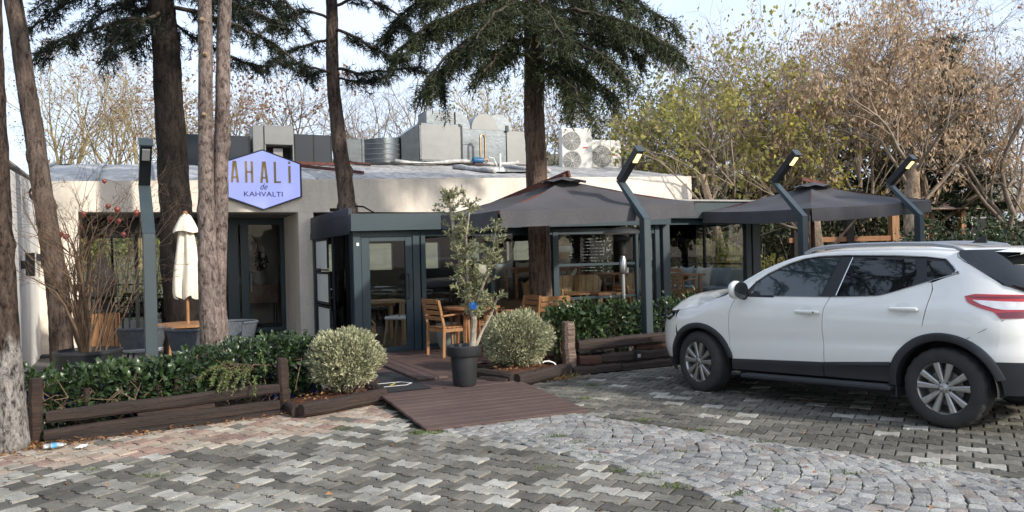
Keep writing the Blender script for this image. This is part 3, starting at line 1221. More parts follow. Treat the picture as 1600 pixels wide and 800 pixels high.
mb = MB()
for k in range(6):
    a, b2 = -.06 + 6.05 * k / 6, -.06 + 6.05 * (k + 1) / 6
    mb.add([(a, -.16, 2.02 + .012 * a), (b2, -.16, 2.02 + .012 * b2), (b2, .04, 2.02 + .012 * b2), (a, .04, 2.02 + .012 * a), (a, -.16, ftop(a)), (b2, -.16, ftop(b2)), (b2, .04, ftop(b2)), (a, .04, ftop(a))],
           [(0, 3, 2, 1), (4, 5, 6, 7), (0, 1, 5, 4), (2, 3, 7, 6)] + ([(0, 4, 7, 3)] if k == 0 else []) + ([(1, 2, 6, 5)] if k == 5 else []))
mb.build('fascia', M['teal'], GP)
mb = MB()
mb.bb(6.0, -.14, 2.2, 8.3, .04, 2.52, 0, .006)
mb.build('fascia', M['teal_lit'], GP)
mb = MB()
mb.bb(5.96, -.18, 2.525, 8.34, .3, 2.56, 0, .004)
mb.build('gutter', M['concrete'], GP)
mb = MB()
mb.bb(0, .04, 2.2, 1.2, 3.19, 2.27)
mb.build('flat_roof', pm('flat_roof_felt', (.07, .075, .08), .85, var=.2, vs=2), GP)
mb = MB()
mb.bb(1.201, .04, 2.25, 5.99, 3.19, 2.26)  # glazed roof added so daylight brightens the dining room
mb.bb(6.0, .04, 2.46, 8.3, 5.0, 2.47)
mb.build('added_glass_roof', M['added_roof_glass'], GP)
mb = MB()
for x in (1.2, 2.0, 2.8, 3.6, 4.4, 5.2):
    mb.bb(x, .04, 2.18, x + .06, 3.19, 2.249)
for x in (6.02, 6.75, 7.5, 8.2):
    mb.bb(x, .04, 2.38, x + .06, 5.0, 2.459)
tag(mb.build('added_roof_bar', M['teal'], GP), kind='stuff')
mb = MB()
mb.bb(-.05, .06, 2.27, .02, 3.15, 2.40, 0, .004)
mb.bb(-.06, .05, 1.98, .03, 3.17, 2.10)
mb.bb(-.05, .055, 2.10, .01, 3.16, 2.27)
mb.build('side_fascia', M['navy'], GP)
for x0, x1, y0, y1 in ((0, .13, 0, .13), (.98, 1.10, 0, .12), (1.12, 1.20, 0, .1), (3.56, 3.68, 0, .12), (5.30, 5.36, 0, .08), (5.74, 5.84, 0, .12), (5.90, 6.06, -.02, .14), (7.93, 8.06, 0, .13), (8.08, 8.28, -.02, .16), (-.02, .1, 3.05, 3.18), (2.35, 2.43, 0, .1)):
    mb = MB()
    mb.bb(x0, y0, 0, x1, y1, 2.02 if x0 < 5.7 else 2.2, 0, .006)
    mb.build('post', M['teal'] if x0 < 5.5 else M['teal_lit'], GP)
mb = MB()
mb.bb(.131, .01, 1.93, .979, .11, 2.02)
mb.bb(1.101, .012, 1.93, 5.73, .10, 2.035)
mb.bb(6.061, .01, 2.09, 7.929, .11, 2.2)
mb.bb(8.281, 1.0, 2.1, 8.29, 5.0, 2.2)
mb.build('header', M['teal'], GP)
mb = MB()
for z in (.12, .76, 1.36):
    mb.bb(3.681, .03, z, 5.299, .07, z + .045)
mb.bb(6.061, .03, .62, 7.929, .07, .665)
mb.bb(6.061, .03, .08, 7.929, .07, .13)
for z in (.10, ):
    mb.bb(1.201, .03, z, 3.559, .07, z + .06)
mb.build('rail', M['teal'], GP)
for x0, x1, zt in ((1.2, 2.35, 1.93), (2.43, 3.56, 1.93), (3.68, 5.30, 1.93), (5.36, 5.74, 1.93), (6.06, 7.93, 2.09)):
    mb = MB()
    mb.bb(x0, .048, .14, x1, .054, zt)
    mb.build('window', M['glass'], GP)
# sliding end wall towards the trees
mb = MB()
for y in (.2, 1.6, 3.0, 4.4):
    mb.bb(8.16, y, .08, 8.22, y + .05, 2.2)
mb.bb(8.16, .2, 1.28, 8.2, 4.9, 1.31)
mb.bb(8.16, .2, .9, 8.2, 4.9, .93)
mb.build('rail', M['black'], GP)
mb = MB()
mb.bb(8.18, .2, .08, 8.185, 4.9, 2.2)
mb.build('window', M['glass'], GP)
# door
dr = MB()
dr.bb(.135, .02, .08, .27, .09, 1.925, 0, .004)
dr.bb(.86, .02, .08, .975, .09, 1.925, 0, .004)
dr.bb(.271, .021, 1.86, .859, .089, 1.922)
dr.bb(.271, .021, .08, .859, .089, .155)
door = dr.build('door', M['teal'], GP)
mb = MB()
mb.bb(.27, .05, .155, .86, .056, 1.86)
mb.build('pane', M['glass_door'], door)
mb = MB()
mb.tube([(.885, .02, .92), (.885, -.06, .92), (.885, -.06, 1.32), (.885, .02, 1.32)], .011, 8)
mb.bb(.905, -.0, 1.05, .935, .02, 1.2)
mb.build('handle', M['black'], door)
mb = MB()
mb.bb(.905, .005, 1.09, .925, .018, 1.16)
mb.build('lock', M['steel'], door)
mb = MB()
mb.bb(.055, -.006, 1.79, .095, -.001, 1.84)
mb.build('sensor', M['white_paint'], GP)
# side wall with three stepped sliding panes, their reflection put into pale colour
pane_reflection = pm('pale_pane_reflection', (.72, .76, .73), .8, var=.05, vs=3)
mb = MB()
mb.bb(-.01, .14, .05, .03, .2, 1.98)
mb.bb(-.01, 1.45, .05, .03, 1.53, 1.98)
mb.bb(-.01, .14, .05, .03, 3.05, .15)
mb.build('rail', M['navy'], GP)
mb = MB()
mb.bb(.008, .2, .15, .014, 1.45, 1.98)
mb.build('window', M['glass'], GP)
for k in range(3):
    y0, z1 = 1.72 - .2 * k, 1.97 - .6 * k
    mb = MB()
    for (a, b2, c, d) in ((y0, y0 + 1.1, z1 - .025, z1), (y0, y0 + 1.1, z1 - .58, z1 - .555), (y0, y0 + .025, z1 - .54, z1 - .04), (y0 + 1.075, y0 + 1.1, z1 - .555, z1 - .025)):
        mb.bb(-.05 - .03 * k, a, c, -.015 - .03 * k, b2, d)
    wf = mb.build('window_frame', M['black'], GP)
    mb = MB()
    mb.bb(-.03 - .03 * k, y0 + .04, z1 - .54, -.025 - .03 * k, y0 + 1.06, z1 - .04)
    mb.build('pane', pane_reflection, wf)

# ------------------------------------------------------------------ hexagonal sign
SG = thing('hexagonal_sign', 'lit periwinkle blue hexagonal sign with gold AHALİ lettering on the cream wall', 'sign', BW(-.92, 3.2, 3.12), BA)
hexo = [(-.69, -.31), (0, -.555), (.69, -.31), (.69, .31), (0, .555), (-.69, .31)]
TX = Matrix(((1, 0, 0, 0), (0, 0, -1, 0), (0, 1, 0, 0), (0, 0, 0, 1)))    # (x, z, depth) -> (x, -depth, z)
mb = MB()
mb.prism([(x * 1.035, z * 1.035) for x, z in hexo], .0, .10, T=TX)
mb.build('casing', M['navy'], SG)
mb = MB()
mb.prism([(x * .985, z * .985) for x, z in hexo], .10, .112, T=TX)
mb.build('face', pm('sign_face', (.12, .13, .26), .35, var=.02, emit=((.36, .42, .95), .50)), SG)
gold = pm('gold_letter', (.40, .29, .09), .45, var=.12, vs=20)
brown = pm('brown_letter', (.045, .022, .016), .6, var=.1)


def stroke(mb, pts, w):
    for (x0, z0), (x1, z1) in zip(pts[:-1], pts[1:]):
        mb.bar((x0, -.122, z0), (x1, -.122, z1), w, .016, up=(0, 1, 0))


def letter(ch, x, z, w, h, sw):
    mb = MB()
    if ch == 'A':
        stroke(mb, [(x - w / 2, z), (x - .012, z + h)], sw)
        stroke(mb, [(x + w / 2, z), (x + .012, z + h)], sw)
        stroke(mb, [(x - w * .3, z + h * .24), (x + w * .3, z + h * .24)], sw * .8)
    elif ch == 'H':
        stroke(mb, [(x - w / 2, z), (x - w / 2, z + h)], sw)
        stroke(mb, [(x + w / 2, z), (x + w / 2, z + h)], sw)
        stroke(mb, [(x - w / 2, z + h * .5), (x + w / 2, z + h * .5)], sw * .8)
    elif ch == 'L':
        stroke(mb, [(x - w / 2, z), (x - w / 2, z + h)], sw)
        stroke(mb, [(x - w / 2, z + sw * .4), (x + w / 2, z + sw * .4)], sw * .8)
    elif ch == 'I':
        stroke(mb, [(x, z), (x, z + h * .82)], sw)
        stroke(mb, [(x, z + h * .92), (x, z + h * 1.03)], sw)
    mb.build('letter', gold, SG)


for ch, x in zip('AHALI', (-.505, -.25, .02, .27, .485)):
    letter(ch, x, -.06, .105, .40, .042)


def text_mesh(txt, size, width=None, shear=0.0, ext=.006):
    cu = bpy.data.curves.new('lettering', 'FONT')
    cu.body = txt
    cu.size = size
    cu.shear = shear
    cu.extrude = ext
    cu.align_x = 'CENTER'
    ob = bpy.data.objects.new('lettering', cu)
    C.objects.link(ob)
    dg = bpy.context.evaluated_depsgraph_get()
    me = bpy.data.meshes.new_from_object(ob.evaluated_get(dg))
    bpy.data.objects.remove(ob)
    bpy.data.curves.remove(cu)
    if width:
        xs = [v.co.x for v in me.vertices]
        s_ = width / (max(xs) - min(xs))
        for v in me.vertices:
            v.co.x *= s_
    return me


for txt, size, wd, sh, z in (('KAHVALTI', .13, .70, 0, -.315), ('de', .17, .13, .35, -.185)):
    me = text_mesh(txt, size, wd, sh)
    me.materials.clear()
    me.materials.append(brown)
    o = link('lettering', me, SG, (.0, -.119, z))
    o.rotation_euler = (PI / 2, 0, 0)

# ------------------------------------------------------------------ plant on the roof
def rooft(name, label, cat, x, y, z, group=None):
    return thing(name, label, cat, BW(x, y, z), BA, group)


y0 = 7.5
for (x0, x1, z0, z1, lb) in ((-2.05, -.60, 3.86, 4.60, 'dark navy metal box on the roof behind the twin pine'), (.44, 1.36, 3.92, 4.70, 'dark navy metal box on the roof right of the exhaust box')):
    t = rooft('roof_screen', lb, 'roof duct', x0, y0, z0, 'dark boxes on the roof')
    mb = MB()
    mb.bb(0, 0, 0, x1 - x0, .7, z1 - z0, 0, .01)
    mb.build('casing', M['navy'], t)
    for x in (.0, (x1 - x0) / 2, x1 - x0 - .03):
        mb = MB()
        mb.bb(x, -.012, .0, x + .03, -.001, z1 - z0)
        mb.build('seam', M['black'], t)
t = rooft('exhaust_hood', 'square grey metal exhaust box with a black opening above the hexagonal sign', 'exhaust box', -.55, 7.35, 3.84)
mb = MB()
w, h = .95, 1.02
mb.bb(0, .03, 0, .25, .8, h, 0, .01)
mb.bb(.26, .0, .56, w, .8, h, 0, .01)
mb.bb(.26, .0, 0, w, .8, .10, 0, .01)
mb.bb(.26, .0, .101, .29, .8, .559)
mb.bb(.92, .0, .101, w, .8, .559)
mb.build('casing', M['galv_pale'], t)
mb = MB()
mb.bb(.291, .35, .11, .919, .4, .55)
mb.build('opening', M['blackmatte'], t)
mb = MB()
mb.bb(.42, .2, .2, .8, .34, .25)
mb.bb(.5, .25, .28, .72, .34, .5)
mb.build('fan', M['steel'], t)

t = rooft('ventilation_duct', 'long low galvanised duct on the roof beside the big silver box', 'duct', 1.72, 7.5, 3.95)
mb = MB()
mb.bb(0, 0, .1, .40, .55, .68, 0, .006)
mb.build('section', M['galv'], t)
mb = MB()
P = []
for i in range(13):
    x = .46 + 1.0 * i / 12
    yy = .22 * math.sin(PI * i / 12) * -1 + .02
    top = .68 + .09 * i / 12
    P.append([(x, yy, .09), (x, yy, top), (x, yy + .55, top), (x, yy + .55, .09)])
mb.grid(P, close=True)
mb.build('section', M['galv'], t, smooth='auto')
for k in range(4):
    mb = MB()
    pts = [(.46 + 1.0 * i / 12, -.22 * math.sin(PI * i / 12) + .012, .17 + k * .13 + .02 * i / 12) for i in range(13)]
    mb.tube(pts, .008, 5)
    mb.build('seam', M['galv_pale'], t)
for x in (.425, 1.46):
    mb = MB()
    mb.bb(x - .025, -.02, .08, x + .03, .58, .70 if x < 1 else .79)
    mb.build('flange', M['galv'], t)

t = rooft('air_handler', 'big silver air handler with a pale panel front and a curved duct on top', 'air handler', 3.13, 7.3, 3.98)
mb = MB()
mb.add([(0, .1, .12), (.45, 0, .1), (.45, .95, .1), (0, .7, .12), (0, .1, .78), (.45, 0, 1.10), (.45, .95, 1.10), (0, .7, .78)], [(0, 3, 2, 1), (4, 5, 6, 7), (0, 1, 5, 4), (1, 2, 6, 5), (2, 3, 7, 6), (3, 0, 4, 7)])
mb.build('taper', M['galv'], t)
mb = MB()
mb.bb(.46, 0, .12, 1.62, 1.0, 1.12, 0, .01)
mb.build('casing', M['galv'], t)
mb = MB()
mb.bb(.50, -.012, .16, 1.58, -.002, 1.08, 0, .002)
mb.build('panel', M['galv_pale'], t)
for x in (.46, 1.56):
    for z in (.1, 1.06):
        mb = MB()
        mb.bb(x, -.02, z, x + .06, .03, z + .07)
        mb.build('corner_piece', M['black'], t)
mb = MB()
mb.bb(1.625, .0, .1, 1.67, .9, 1.1)
mb.build('gasket', M['black'], t)
mb = MB()
mb.bb(.75, .25, 1.121, 1.55, .95, 1.50, 0, .006)
mb.build('section', M['galv'], t)
for k in range(6):
    mb = MB()
    mb.bb(.98, .238, 1.15 + .055 * k, 1.54, .249, 1.165 + .055 * k)
    mb.build('seam', M['galv_pale'], t)
mb = MB()
P = []
for i in range(11):
    a = PI / 2 * i / 10
    x, z = 1.56 + .42 * math.sin(a), 1.04 + .46 * math.cos(a)
    xi, zi = 1.56 + .02 * math.sin(a), 1.04 + .04 * math.cos(a)
    P.append([(x, .2, z), (x, .95, z), (xi, .95, zi), (xi, .2, zi)])
mb.grid(P, close=True)
mb.build('elbow', M['galv'], t, smooth='auto')
mb = MB()
mb.bb(1.69, .18, .62, 2.0, .93, 1.035, 0, .005)
mb.build('section', M['galv'], t)

t = rooft('air_handler', 'second silver air handler with a half round duct on top beside the tallest trunk', 'air handler', 4.86, 7.5, 3.98)
mb = MB()
mb.bb(0, 0, .12, 1.30, .9, 1.05, 0, .01)
mb.build('casing', M['galv'], t)
mb = MB()
mb.bb(1.31, -.02, .12, 2.1, .9, 1.05, 0, .01)
mb.build('casing', M['galv_pale'], t)
mb = MB()
P = []
for i in range(17):
    a = PI * i / 16
    P.append([(.72 - .40 * math.cos(a), .1, 1.05 + .46 * math.sin(a)), (.72 - .40 * math.cos(a), .8, 1.05 + .46 * math.sin(a))])
mb.grid(P)
mb.add([p[0] for p in P], [list(range(17))])
mb.build('elbow', M['galv_pale'], t, smooth='auto')
mb = MB()
P = []
for i in range(17):
    a = PI * i / 16
    P.append([(1.22 - .42 * math.cos(a), .3, 1.05 + .50 * math.sin(a)), (1.22 - .42 * math.cos(a), .95, 1.05 + .50 * math.sin(a))])
mb.grid(P)
mb.add([p[0] for p in P], [list(range(17))])
mb.build('elbow', M['galv'], t, smooth='auto')
mb = MB()
mb.box((1.32, -.04, 1.10), (.08, .06, .16))
mb.build('corner_piece', M['black'], t)
t = rooft('water_pump', 'small blue water pump with copper pipes in front of the silver air handlers', 'pump', 5.18, 7.15, 4.02)
mb = MB()
mb.lathe([(0, -.16), (.07, -.16), (.085, -.12), (.085, .1), (.06, .13), (0, .13)], (0, 0, .12), 14, axis='y')
V = [(p[1], p[0], p[2]) for p in mb.v]
mb.v = V
mb.build('motor', pm('blue_enamel', (.02, .12, .26), .4), t, smooth='auto')
mb = MB()
mb.bb(-.14, -.08, 0, .14, .08, .04)
mb.build('base', M['rust'], t)
mb = MB()
mb.tube([(.16, 0, .12), (.24, 0, .16), (.28, -.02, .1)], .035, 8)
mb.tube([(.20, 0, .16), (.20, 0, .72), (.16, 0, .80), (.08, 0, .80), (.06, 0, .72), (.06, 0, .2)], .03, 8)
mb.build('pipe', pm('brass_pipe', (.35, .26, .17), .4, metal=.6), t, smooth='auto')
mb = MB()
mb.tube([(.62, -.02, -.1), (.62, -.02, .32)], .03, 8)
mb.tube([(.3, 0, .22), (.45, .02, .2), (.55, 0, -.05)], .012, 6)
mb.build('pipe', M['white_paint'], t, smooth='auto')


def ac_unit(x, y, z, w, h, d, fans, rz, lb, seed):
    t = thing('ac_condenser', lb, 'air conditioner', BW(x, y, z), BA + rz, 'air conditioner units on the roof')
    mb = MB()
    mb.bb(-w / 2, -d / 2, 0.06, w / 2, d / 2, h, 0, .02)
    mb.build('casing', M['ac_white'], t)
    mb = MB()
    mb.bb(-w * .4, -d * .4, 0, -w * .3, d * .4, .059)
    mb.bb(w * .3, -d * .4, 0, w * .4, d * .4, .059)
    mb.build('foot', M['rust'], t)
    for fx, fz, fr_ in fans:
        mb = MB()
        mb.lathe([(0, -.002), (fr_, -.002), (fr_, -.012), (fr_ * 1.04, -.012), (fr_ * 1.04, .0)], (fx, -d / 2, fz), 28, axis='y')
        fan = mb.build('fan', pm('fan_grey', (.24, .235, .225), .6), t)
        mb = MB()
        for k in range(6):
            rr = fr_ * (k + 1) / 6.2
            mb.tube([(fx + rr * math.cos(a), -d / 2 - .016, fz + rr * math.sin(a)) for a in np.linspace(0, 2 * PI, 25)], .005, 4)
        for k in range(10):
            a = 2 * PI * k / 10
            mb.tube([(fx, -d / 2 - .014, fz), (fx + fr_ * math.cos(a), -d / 2 - .014, fz + fr_ * math.sin(a))], .004, 4)
        mb.build('grille', M['ac_white'], fan)
        mb = MB()
        for k in range(3):
            a = 2 * PI * k / 3 + seed
            c_, s_ = math.cos(a), math.sin(a)
            pts = [(.03, -.03), (fr_ * .9, -.10), (fr_ * .92, .06), (.03, .03)]
            mb.add([(fx + p[0] * c_ - p[1] * s_, -d / 2 - .006 - .003 * i, fz + p[0] * s_ + p[1] * c_) for i, p in enumerate(pts)], [(0, 1, 2, 3)])
        mb.build('blade', pm('fan_blade', (.16, .16, .155), .6), fan)
    mb = MB()
    mb.bb(w * .2, -d / 2 - .004, h * .55, w * .36, -d / 2 - .001, h * .58)
    mb.build('badge', pm('badge_red', (.5, .04, .03), .5), t)
    return t


ac_unit(8.06, 7.0, 3.82, .86, 1.26, .42, [(-.14, .36, .25), (-.14, .90, .25)], -.30, 'taller white two fan air conditioner unit on the roof', 0.2)
ac_unit(8.98, 7.0, 3.80, .92, .98, .42, [(-.16, .52, .30)], -.10, 'shorter white one fan air conditioner unit on the roof', 0.9)
# ------------------------------------------------------------------ white car
CAR_O = Vector((4.356, 7.329, 0))
CAR = thing('parked_car', 'white five door crossover car parked nose in towards the log wall', 'car', CAR_O, math.atan2(.794, -.608))
M['paint'] = pm('car_paint', (.80, .79, .745), .32, var=.015, vs=2, spec=.5, coat=1.0)
M['clad'] = pm('car_plastic', (.022, .024, .028), .5, var=.1, vs=6, bump=.08, bs=200)
M['tint'] = pm('car_glass', (.006, .008, .009), .015, var=.1, vs=3, spec=.5, coat=.6)
M['tint_clear'] = pm('car_glass_clear', (.022, .034, .036), .015, var=.2, vs=3, spec=.5, coat=1.0)
for k_ in ('tint', 'tint_clear'):
    M[k_].node_tree.nodes['Principled BSDF'].inputs['IOR'].default_value = 1.5
M['grip'] = pm('step_grip', (.10, .105, .11), .5, metal=.4)
M['chrome'] = pm('car_chrome', (.62, .62, .62), .12, metal=1.0, var=.03)
M['alloy'] = pm('alloy', (.40, .39, .375), .36, metal=.8, var=.12, vs=30, fine=.08)
M['alloy_dark'] = pm('alloy_dark', (.03, .03, .03), .6)
M['red_lens'] = pm('red_lens', (.42, .008, .012), .08, var=.1, vs=20, coat=1.0)
M['red_dark'] = pm('red_lens_dark', (.14, .006, .012), .1, var=.1, coat=1.0)
M['clear_lens'] = pm('clear_lens', (.62, .62, .64), .12, var=.15, vs=14, coat=1.0)


def interp(pts, t):
    return float(np.interp(t, [p[0] for p in pts], [p[1] for p in pts]))


_pz = np.array([.15, .3, .45, .6, .8, .92, .99, 1.06, 1.12, 1.3, 1.47, 1.56])
_py = np.array([.82, .868, .890, .903, .905, .902, .888, .865, .835, .752, .668, .60])
_fz = np.linspace(.15, 1.56, 142)
_fy = np.interp(_fz, _pz, _py)
for _ in range(6):
    _fy[1:-1] = (_fy[:-2] + 2 * _fy[1:-1] + _fy[2:]) / 4


def yS(x, z):
    y = float(np.interp(z, _fz, _fy))
    # light press line low on the doors
    y += -.008 * math.exp(-((z - .66 - .05 * (1.3 - x)) / .06) ** 2)
    if x > 2.55:
        xe = float(np.interp(z, [.2, .35, .5, .7, .9, 1.1], [3.38, 3.47, 3.52, 3.50, 3.42, 3.2]))
        r = min(1, (x - 2.55) / (xe - 2.55))
        y *= max(0, 1 - r ** 2.6) ** (1 / 2.6)
    if x < 0:
        xe = float(np.interp(z, [.3, .5, .65, .9, 1.15, 1.3, 1.5], [-.78, -.82, -.82, -.77, -.73, -.66, -.52]))
        r = min(1, x / xe)
        y *= max(0, 1 - r ** 2.8) ** (1 / 2.8)
    return y


def resample(pts, n):
    P = np.array(pts, float)
    d = np.concatenate([[0], np.cumsum(np.hypot(*np.diff(P, axis=0).T))])
    t = np.linspace(0, d[-1], n)
    return np.stack([np.interp(t, d, P[:, 0]), np.interp(t, d, P[:, 1])], 1)


def coons(b, r, t, l, nu, nv):
    """bottom and top run left to right, left and right run bottom to top"""
    b, t = resample(b, nu), resample(t, nu)
    l, r = resample(l, nv), resample(r, nv)
    u = np.linspace(0, 1, nu)[None, :, None]
    v = np.linspace(0, 1, nv)[:, None, None]
    Pq = (1 - v) * b[None] + v * t[None] + (1 - u) * l[:, None] + u * r[:, None] - ((1 - u) * (1 - v) * b[0] + u * (1 - v) * b[-1] + (1 - u) * v * t[0] + u * v * t[-1])
    return Pq


def panel(mb, b, r, t, l, nu=14, nv=14, off=0.0, sgn=1, fl=.022, fn=None, mi=0, shrink=0.0):
    Pq = coons(b, r, t, l, nu, nv)
    rows = []
    for row in Pq:
        rr = []
        for x, z in row:
            y = (fn or yS)(x, z) + off
            rr.append((x, sgn * y, z))
        rows.append(rr)
    if sgn < 0:
        rows = [q[::-1] for q in rows]
    mb.grid(rows, mi)
    if fl:
        loop = rows[0] + [q[-1] for q in rows[1:]] + rows[-1][-2::-1] + [q[0] for q in rows[-2:0:-1]]
        inner = [(p[0], p[1] - sgn * fl, p[2]) for p in loop]
        k = len(loop)
        mb.add(loop + inner, [(i, i + k, (i + 1) % k + k, (i + 1) % k) for i in range(k)], mi)


def arc(cx, cz, r, a0, a1, n=14):
    return [(cx + r * math.cos(math.radians(a0 + (a1 - a0) * i / (n - 1))), cz + r * math.sin(math.radians(a0 + (a1 - a0) * i / (n - 1)))) for i in range(n)]


RC, FC_ = (-.01, .345), (2.605, .315)
D1 = [(2.163, .413), (2.19, .62), (2.19, .835), (2.177, .936), (2.133, 1.04), (2.07, 1.095)]            # fender / door
D2 = [(1.093, .473), (1.086, .615), (1.10, .80), (1.096, .90), (1.089, .988), (1.037, 1.103)]           # door / door
D3 = arc(*RC, .47, 23, 68, 8) + [(.145, .90), (.12, 1.05), (.097, 1.187), (.117, 1.245)]                 # rear door / quarter
sh = lambda pts, dx: [(p[0] + dx, p[1]) for p in pts]
g_ = .0035


def ztop_f(x):
    return interp([(2.05, 1.10), (2.12, 1.14), (2.2, 1.135), (2.274, 1.1), (2.414, 1.054), (2.589, .985), (2.708, .937), (2.975, .90), (3.2, .87)], x)


def y_fender(x, z):
    t = min(1, max(0, 1 - (ztop_f(x) - z) / .13))
    y = yS(x, z) - .075 * t * t * min(1, max(0, (x - 2.05) / .25))
    return y


DLO_T = [(2.06, 1.10), (1.99, 1.155), (1.925, 1.228), (1.783, 1.321), (1.595, 1.411), (1.415, 1.466), (1.242, 1.491), (1.0, 1.498), (.5, 1.489), (.2, 1.473), (.029, 1.452), (-.03, 1.405), (-.095, 1.337)]
DLO_B = [(2.06, 1.088), (1.8, 1.09), (1.5, 1.094), (1.04, 1.10), (.75, 1.112), (.565, 1.123), (.45, 1.155), (.353, 1.187), (.157, 1.25), (.05, 1.285), (-.03, 1.31), (-.095, 1.33)]
ROOF_E = [(2.28, 1.125, .745), (2.105, 1.247, .705), (1.906, 1.355, .668), (1.714, 1.432, .638), (1.541, 1.487, .618), (1.316, 1.523, .602), (1.085, 1.540, .592), (.6, 1.546, .588), (.2, 1.537, .582), (-.075, 1.513, .572)]


def car_side(sgn, who):
    arr = []
    # body panels that are fixed
    body = MB()
    # fender
    panel(body, arc(*FC_, .455, 168, 45, 16), [(2.93, .64), (2.965, .75), (2.972, .898)], [(2.07 + g_, 1.10), (2.12, 1.14), (2.2, 1.135), (2.274, 1.1), (2.414, 1.054), (2.589, .985), (2.708, .937), (2.972, .898)], sh([(2.160, .41)] + D1[1:], g_), 22, 18, 0, sgn, fn=y_fender)
    # quarter
    qa = arc(*RC, .47, 66, 147, 14)
    panel(body, qa, [qa[-1], (-.44, .8), (-.45, 1.0), (-.43, 1.228)], [(.117, 1.245), (.0, 1.292), (-.095, 1.322), (-.25, 1.30), (-.43, 1.228)], [qa[0]] + sh(D3[8:], -g_), 18, 18, 0, sgn, fl=0)
    panel(body, [(-.095, 1.322), (-.25, 1.30), (-.43, 1.228)], [(-.43, 1.228), (-.303, 1.318), (-.182, 1.394), (-.075, 1.512)], [(.029, 1.455), (-.02, 1.50), (-.075, 1.512)], [(-.095, 1.322), (-.095, 1.34), (-.03, 1.405), (.029, 1.455)], 10, 10, 0, sgn, fl=0)
    # a-pillar and cant rail: from the glass line up to the roof edge
    n = 40
    low = resample(DLO_T[:11], n)
    up2 = resample([(p[0], p[1]) for p in ROOF_E], n)
    uy = np.interp(-up2[:, 0], [-p[0] for p in ROOF_E], [p[2] for p in ROOF_E])
    P = []
    for i in range(n):
        yl = yS(*low[i])
        row = []
        for j in range(7):
            t = j / 6
            bul = .012 * math.sin(PI * t)
            row.append((low[i][0] * (1 - t) + up2[i][0] * t, sgn * (yl * (1 - t) + uy[i] * t + bul), low[i][1] * (1 - t) + up2[i][1] * t + bul))
        P.append(row)
    if sgn > 0:
        P = P[::-1]
    body.grid(P)
    arr.append(body)
    o = body.build('body_side', M['paint'], CAR, smooth='auto')
    # doors
    d1 = MB()
    panel(d1, [(1.093 + g_, .473), (2.163 - g_, .413)], sh(D1, -g_), [(1.037 + g_, 1.097), (1.5, 1.09), (2.066, 1.088)], sh(D2, g_), 22, 20, 0, sgn)
    door1 = d1.build('door', M['paint'], CAR, smooth='auto')
    d2 = MB()
    panel(d2, [(D3[0][0] + g_, .531), (1.093 - g_, .473)], sh(D2, -g_), [(.117 + g_, 1.243), (.157, 1.247), (.353, 1.184), (.45, 1.152), (.565, 1.12), (1.037 - g_, 1.10)], sh(D3, g_), 22, 20, 0, sgn)
    door2 = d2.build('door', M['paint'], CAR, smooth='auto')
    for dr_, hx, hz in ((door1, 1.255, .95), (door2, .315, 1.012)):
        y_ = yS(hx, hz)
        h_ = MB()
        h_.tube([(hx + .13, sgn * (y_ + .005), hz), (hx + .11, sgn * (y_ + .032), hz + .002), (hx - .09, sgn * (y_ + .034), hz + .003), (hx - .115, sgn * (y_ + .028), hz + .003), (hx - .125, sgn * (y_ + .004), hz)], [.012, .017, .019, .018, .012], 10)
        h_.build('handle', M['paint'], dr_, smooth='auto')
        c_ = MB()                                  # disc behind the handle, the scoop's shade put into a greyer paint
        rr = []
        for q in range(5):
            rr.append([(hx + .01 + (.068 * q / 4) * math.cos(a), sgn * (yS(hx, hz + (.058 * q / 4) * math.sin(a)) + .004 - .0005 * (4 - q) - (0 if q == 4 else .0)), hz + (.058 * q / 4) * math.sin(a)) for a in np.linspace(0, 2 * PI, 25)[:-1]])
        c_.grid(rr, close=True)
        c_.build('handle_cup', pm('cup_shade', (.72, .72, .69), .4, var=.02, coat=.5), dr_, smooth='auto')
    if sgn > 0:
        k_ = MB()
        k_.lathe([(0, 0), (.008, 0), (.008, .006), (0, .006)], (1.165, yS(1.165, .95) + .047, .953), 10, axis='y')
        k_.build('lock', M['blackmatte'], door1)
    # black window surround, panes and bright trim
    sb = MB()
    panel(sb, DLO_B[::-1], [(2.06, 1.088), (2.06, 1.10)], DLO_T[::-1], [(-.095, 1.33), (-.095, 1.337)], 44, 8, -.006, sgn, fl=0)
    sb.build('window_surround', M['black'], CAR, smooth='auto')
    for mat, b2, r2, t2, l2, nm in (
            ('tint_clear', [(1.146, 1.104), (1.5, 1.096), (1.955, 1.094)], [(1.955, 1.094), (1.922, 1.212)], [(1.03, 1.470), (1.242, 1.474), (1.415, 1.448), (1.595, 1.393), (1.783, 1.302), (1.922, 1.212)], [(1.146, 1.104), (1.03, 1.47)], door1),
            ('tint', [(.292, 1.222), (.353, 1.196), (.45, 1.163), (.565, 1.130), (.979, 1.112)], [(.979, 1.112), (.895, 1.470)], [(.305, 1.446), (.6, 1.466), (.895, 1.470)], [(.292, 1.222), (.266, 1.332), (.305, 1.446)], door2),
            ('tint', [(-.05, 1.325), (.06, 1.29), (.157, 1.258)], [(.157, 1.258), (.198, 1.438)], [(-.048, 1.338), (.05, 1.428), (.198, 1.442)], [(-.05, 1.325), (-.048, 1.338)], None)):
        w_ = MB()
        panel(w_, b2, r2, t2, l2, 16, 10, -.001, sgn, fl=.005)
        w_.build('window', M[mat], nm or CAR, smooth='auto')
    tr = MB()
    tr.tube([(x, sgn * (yS(x, z) + .006), z) for x, z in resample(DLO_T[2:], 50)], .0065, 6)
    tr.tube([(x, sgn * (yS(x, z) + .004), z) for x, z in resample(DLO_B, 50)], .0045, 6)
    tr.build('window_trim', M['chrome'], CAR, smooth='auto')
    tr = MB()
    tr.tube([(.985, sgn * (yS(.985, 1.115) + .003), 1.115), (.90, sgn * (yS(.90, 1.475) + .003), 1.475)], .005, 6)
